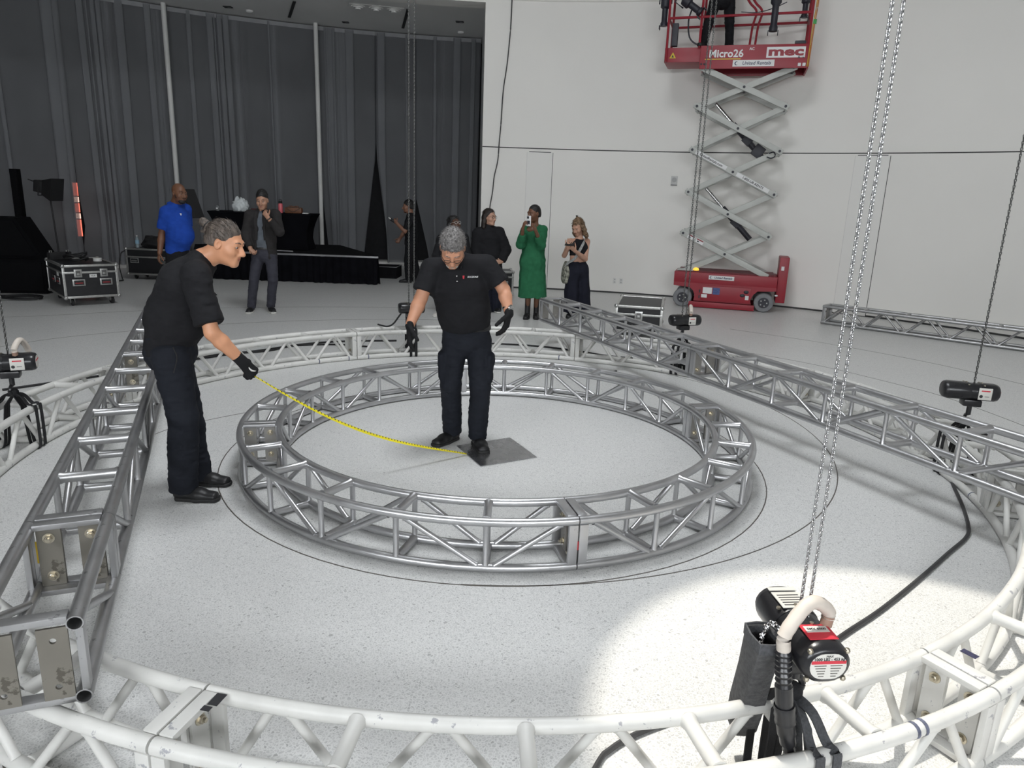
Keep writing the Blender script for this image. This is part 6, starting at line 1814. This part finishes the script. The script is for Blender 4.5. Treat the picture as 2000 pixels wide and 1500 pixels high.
p.grow('cargo_trousers', F, C_navyb, WR(.008, 41, .06, (1.6, 1.6, .5)))
F = Field(.006); F.ecap(p.J['pelvis'] + np.array([0, 0, .066]), p.J['pelvis'] + np.array([0, 0, .028]), p.hl, (.182, .142), (.184, .143), .01, flat=(True, True)); p.grow('belt', F, C_shoe)
mb = MB(); mb.box(tuple(p.J['pelvis'] + np.array([.005, -.146, .047])), (.05, .006, .032), bev=.003); p.put_(mb, 'belt_buckle', M_steel)
for sd in 'RL': p.shoe(sd, C_shoe, C_sole, .29, .049, laces=True, res=.0055)
p.face(brow=H_grey, lip=M_lip, closed=SK_tan2)
p.skull_hair(H_grey, .016, .040, -.045, noise=((.003, .014, (1, 1, 1), 3),), res=.0045, top=1.0, strands=(1500, .020, .75, (.2, .6, .2), 4))
F = Field(.005); p.hell(F, (0, .070, -.095), (.044, .030, .028), .02); p.hcap(F, (-.02, .098, -.055), (.02, .098, -.055), .006, None, .008)
p.hell(F, (0, .115, -.071), (.016, .02, .008), .006, '-'); p.grow('beard', F, mat('white grey beard', (.42, .37, .33), .8, vary=.4, scale=160, bump=.5, bscale=260))
p.spectacles(M_glass, .022, .015, .012)
p.glove('R', .28, 1.12, PR, .045); p.glove('L', .4, 1.12, PL, .03)
w = p.J['wrL']; d = nrm(w - p.J['elL']); 
F = Field(.004); F.ecap(w - d * .050, w - d * .032, np.cross(d, [0, 1, .2]), (.039, .036), (.039, .036), .003, flat=(True, True)); p.grow('watch_strap', F, M_steel)
mb = MB(); mb.lathe([(.021, -.006), (.022, .004), (.018, .007)], n=16, M=basis(*[Vector(q) for q in (lambda z: (np.cross([0, 0, 1.], z) / np.linalg.norm(np.cross([0, 0, 1.], z)), np.cross(z, np.cross([0, 0, 1.], z)) / np.linalg.norm(np.cross([0, 0, 1.], z)), z))(nrm(np.array([.55, -.83, .1])))], tuple(w - d * .041 + nrm(np.array([.55, -.83, .1])) * .038))); p.put_(mb, 'watch', M_steel)

# ---- the man in blue
p = Person('bl', 'tall bald man in royal blue polo shirt with dark beard by the far road case', .0065, 1.08, 0, (.86, -.50, -.12), (.1, -.05, .99))
p.head(fat=1.1, neck=.064); p.core()
p.arm('R', .060, .046, .032, curl=.5, palm=(.7, .7, 0)); p.arm('L', .058, .045, .03, curl=.5)
p.finish(SK_brown)
F = Field(.008); p.torso(F, (.165, .170, .185), (.150, .165, .140), .045, shw=.075, collar=.075)
F.ell(p.J['waist'] + np.array([.065, -.05, .02]), (.155, .15, .17), None, .08)
p.sleeve(F, 'R', .74, .088, .084); p.sleeve(F, 'L', .74, .085, .080)
F.ecap(p.J['neck'] + np.array([-.06, 0, .03]), p.J['neck'] + np.array([.06, -.05, .0]), (.4, .9, 0), (.07, .025), (.05, .02), .02)
p.grow('polo_shirt', F, C_blue, WR(.006, 51, .09))
F = Field(.008); p.trousers(F, .165, .15, .10, .078, .07); p.grow('trousers', F, C_black2, WR(.006, 52, .07))
for sd in 'RL': p.shoe(sd, res=.008)
p.face(lip=M_lipd)
F = Field(.0055); p.hell(F, (0, .062, -.094), (.053, .042, .038), .02); p.hcap(F, (-.022, .096, -.053), (.022, .096, -.053), .006, None, .01)
for x in (-1, 1): p.hcap(F, (x * .060, .03, -.05), (x * .068, .01, -.01), .016, .010, .02)
p.hell(F, (0, .118, -.070), (.02, .02, .010), .006, '-'); p.grow('beard', F, H_black)
mb = MB(); mb.box(tuple(p.J['chest'] + np.array([.10, -.105, .05])), (.022, .02, .03), bev=.004); p.put_(mb, 'shirt_mark', M_stk)
# ---- the man in the blazer
p = Person('su', 'man in charcoal blazer with one hand at his mouth and the other in his pocket', .0065, 1.03, 0, (.10, -.96, -.22), (0, -.12, .99))
p.head(fat=1.04); p.core()
p.arm('R', .05, .04, .03, curl=.7, palm=(.3, -.6, .5)); p.arm('L', .05, .04, .03, curl=.9, palm=(0, .9, .1))
p.finish(SK_olive)
F = Field(.0085); p.torso(F, (.175, .150, .175), (.105, .110, .105), .05, shw=.055, collar=.064); p.grow('shirt', F, C_grey, WR(.004, 61, .08))
F = Field(.0085); p.torso(F, (.195, .178, .200), (.128, .126, .122), .10, shw=.072, collar=.06)
p.sleeve(F, 'R', 1, .078, .070, lower=.88); p.sleeve(F, 'L', 1, .078, .070, lower=.80)
J = p.J
for a, b in (((.0, -.16, .04), (0.0, -.19, -.16)), ((0, -.19, -.12), (.0, -.20, -.40))):
    F.ecap(J['neck'] + np.array(a), J['neck'] + np.array(b), (1, 0, 0), (.018, .16), (.045, .16), .02, '-')
F.ecap(J['waist'] + np.array([0, -.16, .1]), J['pelvis'] + np.array([0, -.16, -.15]), (1, 0, 0), (.05, .14), (.115, .14), .02, '-')
p.grow('blazer', F, C_blazer, WR(.006, 62, .09))
mb = MB()
for x in (-1, 1): mb.path(catmull([J['neck'] + np.array([x * .055, -.06, .03]), J['neck'] + np.array([x * .065, -.125, -.08]), J['waist'] + np.array([x * .06, -.13, .10]), J['waist'] + np.array([x * .065, -.132, .0])], 5), 0, flat=(.035, .006), upv=(0, 1, 0))
p.put_(mb, 'lapels', C_blazer)
F = Field(.0085); p.trousers(F, .172, .115, .092, .072, .062, .06); p.grow('trousers', F, C_slate, WR(.006, 63, .06, (1.5, 1.5, .5)))
F = Field(.008); F.ecap(J['pelvis'] + np.array([0, 0, .065]), J['pelvis'] + np.array([0, 0, .03]), p.hl, (.168, .112), (.172, .116), .01, flat=(True, True)); p.grow('belt', F, C_shoe)
for sd in 'RL': p.shoe(sd, C_shoe, C_solew, .28, .047, res=.007)
p.face()
p.skull_hair(H_black, .024, .060, -.05, res=.006, top=1.3, sides=.4, strands=(500, .02, .4, (0, .6, .6), 1))
w = J['wrL']; d = nrm(w - J['elL']); F = Field(.005); F.ecap(w - d * .03, w - d * .008, np.cross(d, [0, 1, .2]), (.034, .032), (.034, .032), .003, flat=(True, True)); p.grow('watch', F, C_sole)
# ---- the dark clad man by the curtain
p = Person('dk', 'dark clad man in profile holding a tool in front of the curtain', .0065, 1.03, 0, (-.96, -.2, -.12), (-.1, 0, .99))
p.head(); p.core()
p.arm('L', .05, .04, .03, curl=.9, palm=(0, .9, .2)); p.arm('R', .05, .04, .03, curl=.9, palm=(0, -.9, .2)); p.finish(SK_mid)
F = Field(.009); p.torso(F, (.15, .15, .17), (.125, .13, .125), .05, shw=.07); p.sleeve(F, 'L', .85, .078, .07); p.sleeve(F, 'R', .85, .078, .07); p.grow('shirt', F, C_black2, WR(.006, 71, .08))
F = Field(.009); p.trousers(F, .15, .13, .098, .078, .07); p.grow('trousers', F, C_black2, WR(.006, 72, .07))
for sd in 'RL': p.shoe(sd, res=.008, ms=C_sole)
p.face(); p.skull_hair(H_black, .015, .045, -.06, res=.006)
F = Field(.006); p.hell(F, (0, .07, -.098), (.04, .03, .028), .02); p.grow('beard', F, H_black)
tl_ = empty('hand_tool', tuple(p.J['hL']), 0, None, 'long dark tool held up by the man in front of the curtain', 'tool')
mb = MB(); mb.tube((-.06, -.02, .02), (.20, .06, -.16), .028, n=10); mb.build('tool_body', M_black, tl_)
mb = MB(); mb.tube((-.06, -.02, .02), (-.10, -.03, .05), .02, n=10); mb.build('tool_tip', M_ext, tl_)
# ---- the woman with clear glasses behind the stooping man
p = Person('gl', 'woman with long black hair and clear glasses half hidden behind the stooping man', .0065, 1.0, 0, (.60, -.74, .28), (-.15, .2, .97))
p.head(fat=.97, neck=.05, jaw=.9); p.core(); p.arm('R', .044, .036, .026, curl=.6); p.arm('L', .044, .036, .026, curl=.6); p.finish(SK_deep)
F = Field(.009); p.torso(F, (.165, .15, .165), (.125, .115, .115), .12, shw=.062); p.sleeve(F, 'R', 1, .068, .06, lower=.9); p.sleeve(F, 'L', 1, .068, .06, lower=.9); p.grow('top', F, C_black, WR(.007, 81, .08))
F = Field(.009); p.trousers(F, .165, .13, .09, .07, .065); p.grow('trousers', F, C_black2, WR(.006, 82, .07))
for sd in 'RL': p.shoe(sd, C_shoew, C_solew, .26, .044, res=.007)
p.face(lip=M_lipd); p.spectacles(M_glassc, .024, .021)
def lng(F):
    for x in (-1, 1):
        p.hcap(F, (x * .078, -.02, .0), (x * .092, -.03, -.10), .030, .034, .03); p.hcap(F, (x * .092, -.03, -.10), (x * .10, -.01, -.24), .034, .026, .03)
p.skull_hair(H_black, .018, .058, -.10, res=.0065, top=1.2, noise=((.006, .02, (1, 1, 1), 3),), extra=lng, strands=(900, .045, .05, (0, -.2, -1), 2))
for x in (-1, 1):
    mb = MB(); mb.sphere(tuple(p.h(x * .085, .008, -.045)), .007, 8); p.put_(mb, 'earring', M_steel)
# ---- the hooded woman
p = Person('ho', 'woman in black hoodie with shoulder length dark hair standing before the wall corner', .0065, 1.03, 0, (.78, -.62, -.02), (.03, 0, 1))
p.head(fat=1.02, neck=.05, jaw=.92); p.core(); p.arm('R', .046, .038, .027, curl=.7); p.arm('L', .046, .038, .027, curl=.7); p.finish(SK_fair)
F = Field(.009); p.torso(F, (.185, .18, .185), (.145, .14, .125), .10, shw=.07, collar=.085); p.sleeve(F, 'R', 1, .085, .085, lower=.98); p.sleeve(F, 'L', 1, .085, .088, lower=.98)
F.ell(p.J['neck'] + np.array([0, .06, -.01]), (.13, .09, .07), None, .04); p.grow('hoodie', F, C_black, WR(.009, 91, .09))
F = Field(.009); p.trousers(F, .178, .135, .100, .092, .095); p.grow('trousers', F, C_navy, WR(.006, 92, .07))
for sd in 'RL': p.shoe(sd, C_shoe, C_solew, .26, .044, res=.007)
p.face(brow=H_dkbr); p.spectacles(M_glass, .022, .018)
def bob(F):
    for x in (-1, 1):
        p.hcap(F, (x * .076, -.02, .02), (x * .092, -.025, -.07), .026, .032, .03); p.hcap(F, (x * .092, -.025, -.07), (x * .098, -.02, -.155), .032, .028, .03)
    p.hcap(F, (0, -.08, -.02), (0, -.085, -.14), .06, .06, .03)
p.skull_hair(H_dkbr, .013, .062, -.2, res=.0065, noise=((.004, .015, (1, 1, 3), 3),), extra=bob, strands=(700, .05, .05, (0, -.2, -1), 2))
# ---- the woman in green
p = Person('gr', 'woman in long green dress with cropped hair holding up a phone', .0060, 1.02, 0, (-.76, -.63, -.10), (-.05, 0, 1))
p.head(fat=.97, neck=.046, jaw=.92); p.core(); p.arm('R', .042, .034, .025, curl=.8, palm=(.8, .3, 0)); p.arm('L', .042, .034, .025, curl=.8, palm=(-.8, .3, 0)); p.finish(SK_brown)
J = p.J; F = Field(.0085)
hem = (J['anR'] + J['anL']) / 2; hem[2] = .335
F.ecap(hem, J['pelvis'], (1, .3, 0), (.225, .20), (.185, .15), .05, flat=(True, False)); F.ecap(J['pelvis'], J['chest'], (1, .3, 0), (.185, .15), (.165, .12), .06)
F.ecap(J['chest'], J['neck'] - np.array([0, 0, .04]), p.sl, (.165, .12), (.08, .06), .05)
F.cap(J['shR'], J['neck'] - np.array([0, 0, .03]), .056, .05, .04); F.cap(J['shL'], J['neck'] - np.array([0, 0, .03]), .056, .05, .04)
p.sleeve(F, 'R', 1, .064, .072, lower=.62); p.sleeve(F, 'L', 1, .064, .074, lower=.62)
F.plane(hem, (0, 0, -1), .3); p.hell(F, (.0, .06, -.22), (.07, .09, .05), .01, '-')
p.grow('dress', F, C_green, ((.010, .10, (.55, .55, 6), 101), (.006, .05, (1, 1, 1), 102)))
for sd in 'RL': p.shoe(sd, C_shoe, C_sole, .26, .044, boot=.24, res=.007)
p.face(lip=M_lipd); p.skull_hair(H_black, .008, .060, -.06, res=.0055, noise=((.002, .008, (1, 1, 1), 3),), strands=(400, .007, .3, (0, -1, 0), 2))
ph = empty('phone', M=T(*(J['hR'] * .5 + J['hL'] * .5 + np.array([0, -.02, .045]))) @ Rz(R(-38)), label='white backed phone held up by the woman in the green dress', cat='phone')
MB().box((0, 0, 0), (.075, .010, .15), bev=.004).build('case', M_stk, ph); MB().box((0, .0056, 0), (.068, .002, .14)).build('screen', M_ink, ph)
MB().box((-.012, -.006, .05), (.034, .004, .034), bev=.002).build('camera_block', M_ink, ph); MB().box((.0, -.006, -.02), (.05, .003, .05)).build('dark_patch', M_hub, ph)
# ---- the woman with the shoulder bag
p = Person('bo', 'woman with wavy blond brown hair in cropped black top looking at her phone', .0060, 1.0, 0, (-.55, -.68, -.46), (-.2, -.25, .95))
p.head(fat=.97, neck=.045, jaw=.9); p.core()
p.arm('R', .046, .036, .025, curl=.35, palm=(.5, .5, .5), spread=1.5); p.arm('L', .050, .038, .026, curl=.75, palm=(-.2, .6, .6))
J = p.J
p.B.ecap(J['waist'] + np.array([0, 0, -.07]), J['waist'] + np.array([0, 0, .10]), p.sl, (.128, .095), (.125, .095), .03)
p.finish(SK_fair)
F = Field(.008); F.ecap(J['waist'] + np.array([0, 0, .035]), J['chest'], p.sl, (.132, .105), (.148, .115), .04, flat=(True, False)); F.ecap(J['chest'], J['neck'] - np.array([0, 0, .05]), p.sl, (.148, .115), (.09, .07), .04); F.plane(J['waist'] + np.array([0, 0, .035]), (0, 0, -1), .3)
p.grow('crop_top', F, C_black2, WR(.004, 111, .07))
F = Field(.0085); wt = J['waist'] + np.array([0, 0, -.045])
F.ecap(wt, J['pelvis'] + np.array([0, 0, -.06]), p.hl, (.135, .105), (.175, .14), .05, flat=(True, False))
for d in 'RL':
    F.ecap(J['hip' + d], J['kn' + d], p.hl, (.105, .12), (.105, .12), .04); F.ecap(J['kn' + d], J['an' + d] * [1, 1, 0] + np.array([0, 0, .10]), p.hl, (.105, .12), (.118, .14), .04, flat=(False, True))
p.grow('wide_trousers', F, C_navy, ((.009, .07, (.6, .6, 6), 112),))
for sd in 'RL': p.shoe(sd, C_shoe, C_sole, .25, .043, res=.007)
p.face(brow=H_blond)
def wav(F):
    for x in (-1, 1):
        for k, (a, b) in enumerate(((.01, -.05), (-.05, -.11), (-.11, -.17))):
            p.hcap(F, (x * (.080 + .010 * k), -.01 - .012 * (k % 2), a), (x * (.090 + .008 * k), -.02 + .012 * (k % 2), b), .028, .031, .03)
    p.hcap(F, (0, -.08, -.02), (0, -.09, -.13), .055, .06, .03); p.hcap(F, (0, -.03, .125), (0, -.035, .145), .024, .02, .015)
p.skull_hair(H_blond, .014, .060, -.2, res=.006, noise=((.009, .018, (1, 1, 1), 3), (.005, .010, (1, 1, 1), 4)), extra=wav, strands=(1100, .04, .10, (0, -.2, -1), 2))
mb = MB(); mb.box(tuple(p.h(0, -.03, .17)), (.03, .02, .02), bev=.004); p.put_(mb, 'hair_clip', C_sole)
ph = empty('phone', M=T(*(J['hR'] * .6 + J['hL'] * .4 + np.array([.0, -.02, .02]))) @ Rz(R(-35)) @ Rx(R(-50)), label='black phone held by the woman in the cropped black top', cat='phone')
MB().box((0, 0, 0), (.15, .010, .075), bev=.004).build('case', C_sole, ph); MB().box((0, .0056, 0), (.14, .002, .068)).build('screen', M_ink, ph)
bgm = mat('patterned bag cloth', (0.22, 0.22, 0.18), .8, vary=.8, scale=28, detail=1)
sb_ = empty('shoulder_bag', tuple(J['hipR'] + np.array([-.12, -.04, -.02])), R(20), None, 'patterned shoulder bag hanging at the hip of the woman looking at her phone', 'bag')
o = blob('bag_body', (0, 0, -.20), (.05, .10, .20), bgm, 4, .08, 20, 2.2, sb_, True)
inv = sb_.matrix_basis.inverted()
mb = MB(); mb.path([inv @ Vector(q) for q in catmull([J['shL'] + np.array([-.03, -.03, .055]), J['chest'] + np.array([.06, -.128, .06]), J['waist'] + np.array([-.05, -.135, .02]), J['hipR'] + np.array([-.10, -.12, .10]), J['hipR'] + np.array([-.12, -.04, .0])], 6)], 0, flat=(.045, .005), upv=(0, 1, .3)); mb.build('bag_strap', mat('woven strap', (.35, .36, .35), .8, vary=.3, scale=60), sb_)
# ---- the worker on the lift
p = Person('li', 'worker in black clothes standing on the raised red lift platform, legs in view', .0085, 1.0, 4.395, (.1, .95, .25), (0, -.2, .98))
p.head(); p.core(); p.arm('R', .05, .04, .03, curl=.6); p.arm('L', .05, .04, .03, curl=.6); p.finish(SK_olive)
F = Field(.010); p.torso(F, (.165, .16, .18), (.125, .125, .125), .06, shw=.07); p.sleeve(F, 'R', .8, .075, .07); p.sleeve(F, 'L', .8, .075, .07); p.grow('shirt', F, C_black2, WR(.006, 121, .08))
F = Field(.008); p.trousers(F, .165, .125, .095, .075, .068); p.grow('trousers', F, C_black2, WR(.008, 122, .06))
for sd in 'RL': p.shoe(sd, res=.008)
p.skull_hair(H_black, .012, .045, -.06, res=.008)

# ---------------------------------------------------------------- steel plate and the tape measure
pl = MB(); q = [(-.406, 5.261), (-.001, 5.499), (.202, 5.078), (-.201, 4.85)]
pl.prism([(x, y) for x, y in q][::-1], .006, T(0, 0, .0045))
tag(pl.build('metal_plate', metal_mat('steel plate', (.42, .42, .43), .24, .95, .25, (.5, .5, .5), 7), sharp=20), 'square grey steel plate lying on the floor at the ring centre', 'plate')
tm = empty('tape_measure', (-.33, 5.09, .004), 0, None, 'yellow tape measure stretched from the gloved hand to the steel plate', 'tape measure')
hp_ = Vector(fgp.J['wrR'] + nrm(fgp.J['hR'] - fgp.J['wrR']) * .085 + np.array([.012, 0, -.02])); e0 = Vector((-.315, 5.075, .012))
M_tapey = bpy.data.materials.new('yellow tape blade'); M_tapey.use_nodes = True
nt = M_tapey.node_tree; b_ = nt.nodes['Principled BSDF']; b_.inputs['Roughness'].default_value = .4
tc = nt.nodes.new('ShaderNodeUVMap'); sx = nt.nodes.new('ShaderNodeSeparateXYZ'); nt.links.new(tc.outputs[0], sx.inputs[0])
m1 = nt.nodes.new('ShaderNodeMath'); m1.operation = 'FRACT'; nt.links.new(sx.outputs[0], m1.inputs[0])
m2 = nt.nodes.new('ShaderNodeMath'); m2.operation = 'LESS_THAN'; m2.inputs[1].default_value = .3; nt.links.new(m1.outputs[0], m2.inputs[0])
m3 = nt.nodes.new('ShaderNodeMath'); m3.operation = 'GREATER_THAN'; m3.inputs[1].default_value = .62; nt.links.new(sx.outputs[1], m3.inputs[0])
m4 = nt.nodes.new('ShaderNodeMath'); m4.operation = 'MULTIPLY'; nt.links.new(m2.outputs[0], m4.inputs[0]); nt.links.new(m3.outputs[0], m4.inputs[1])
mx = nt.nodes.new('ShaderNodeMix'); mx.data_type = 'RGBA'; mx.inputs['A'].default_value = (.78, .68, .02, 1); mx.inputs['B'].default_value = (.02, .02, .02, 1)
nt.links.new(m4.outputs[0], mx.inputs['Factor']); nt.links.new(mx.outputs['Result'], b_.inputs['Base Color'])
inv = tm.matrix_basis.inverted()
N_ = 60; V = []; F = []; tw = 0.021
d0 = (e0 - hp_); side = Vector((0, 0, 1)).cross(d0).normalized()
for i in range(N_ + 1):
    t = i / N_; c = hp_.lerp(e0, t) + Vector((0, 0, -.13 * math.sin(PI * t) * (1 - .35 * t)))
    c.z = max(c.z, .008)
    a = R(58) * (1 - min(1, abs(t - .45) / .55)) + R(16)
    u = side * math.cos(a) + Vector((0, 0, 1)) * math.sin(a)
    nn_ = u.cross(d0.normalized())
    for k, o_ in ((-1, 0), (0, .003), (1, 0)): V.append(inv @ (c + u * (k * tw / 2) + nn_ * o_))
for i in range(N_):
    for k in range(2): F.append((i * 3 + k, i * 3 + k + 1, i * 3 + k + 4, i * 3 + k + 3))
me = mesh_np('tape_blade', [tuple(v) for v in V], np.array(F), M_tapey, True)
uv = me.uv_layers.new(name='UVMap'); Ld = d0.length
for poly in me.polygons:
    for li_ in poly.loop_indices:
        vi = me.loops[li_].vertex_index; uv.data[li_].uv = (vi // 3 / N_ * Ld / .0254, (vi % 3) / 2)
put('tape_blade', me, tm)
MB().box(tuple(inv @ (e0 + Vector((.012, .004, 0)))), (.012, .03, .022), bev=.002).build('end_hook', M_ink, tm)
# dark softbox behind the man in blue
sl2 = empty('stage_light', (-5.46, 12.3, 0), 0, None, 'black softbox on a stand, half hidden behind the man in blue', 'stage light')
mb = MB(); mb.tube((0, 0, .05), (0, 0, 1.4), .014); mb.build('pole', M_black, sl2)
for k in range(3):
    a = k * 2.1 + .5; mb = MB(); mb.tube((0, 0, .42), (.36 * math.cos(a), .36 * math.sin(a), .012), .011); mb.build('leg', M_black, sl2)
HM = T(.0, 0, 1.50) @ Rz(R(75)) @ Rx(R(-20)) @ Matrix.Scale(.72, 4)
mb = MB(); mb.add([(-.22, -.17, -.34), (.22, -.17, -.34), (.22, -.17, .34), (-.22, -.17, .34), (-.08, .10, -.12), (.08, .10, -.12), (.08, .10, .12), (-.08, .10, .12)], [(0, 1, 2, 3), (7, 6, 5, 4), (0, 4, 5, 1), (1, 5, 6, 2), (2, 6, 7, 3), (3, 7, 4, 0)]); mb.build('softbox_hood', M_black, sl2, HM)
MB().box((0, .15, 0), (.13, .12, .13), bev=.02).build('lamp_body', M_black, sl2, HM)
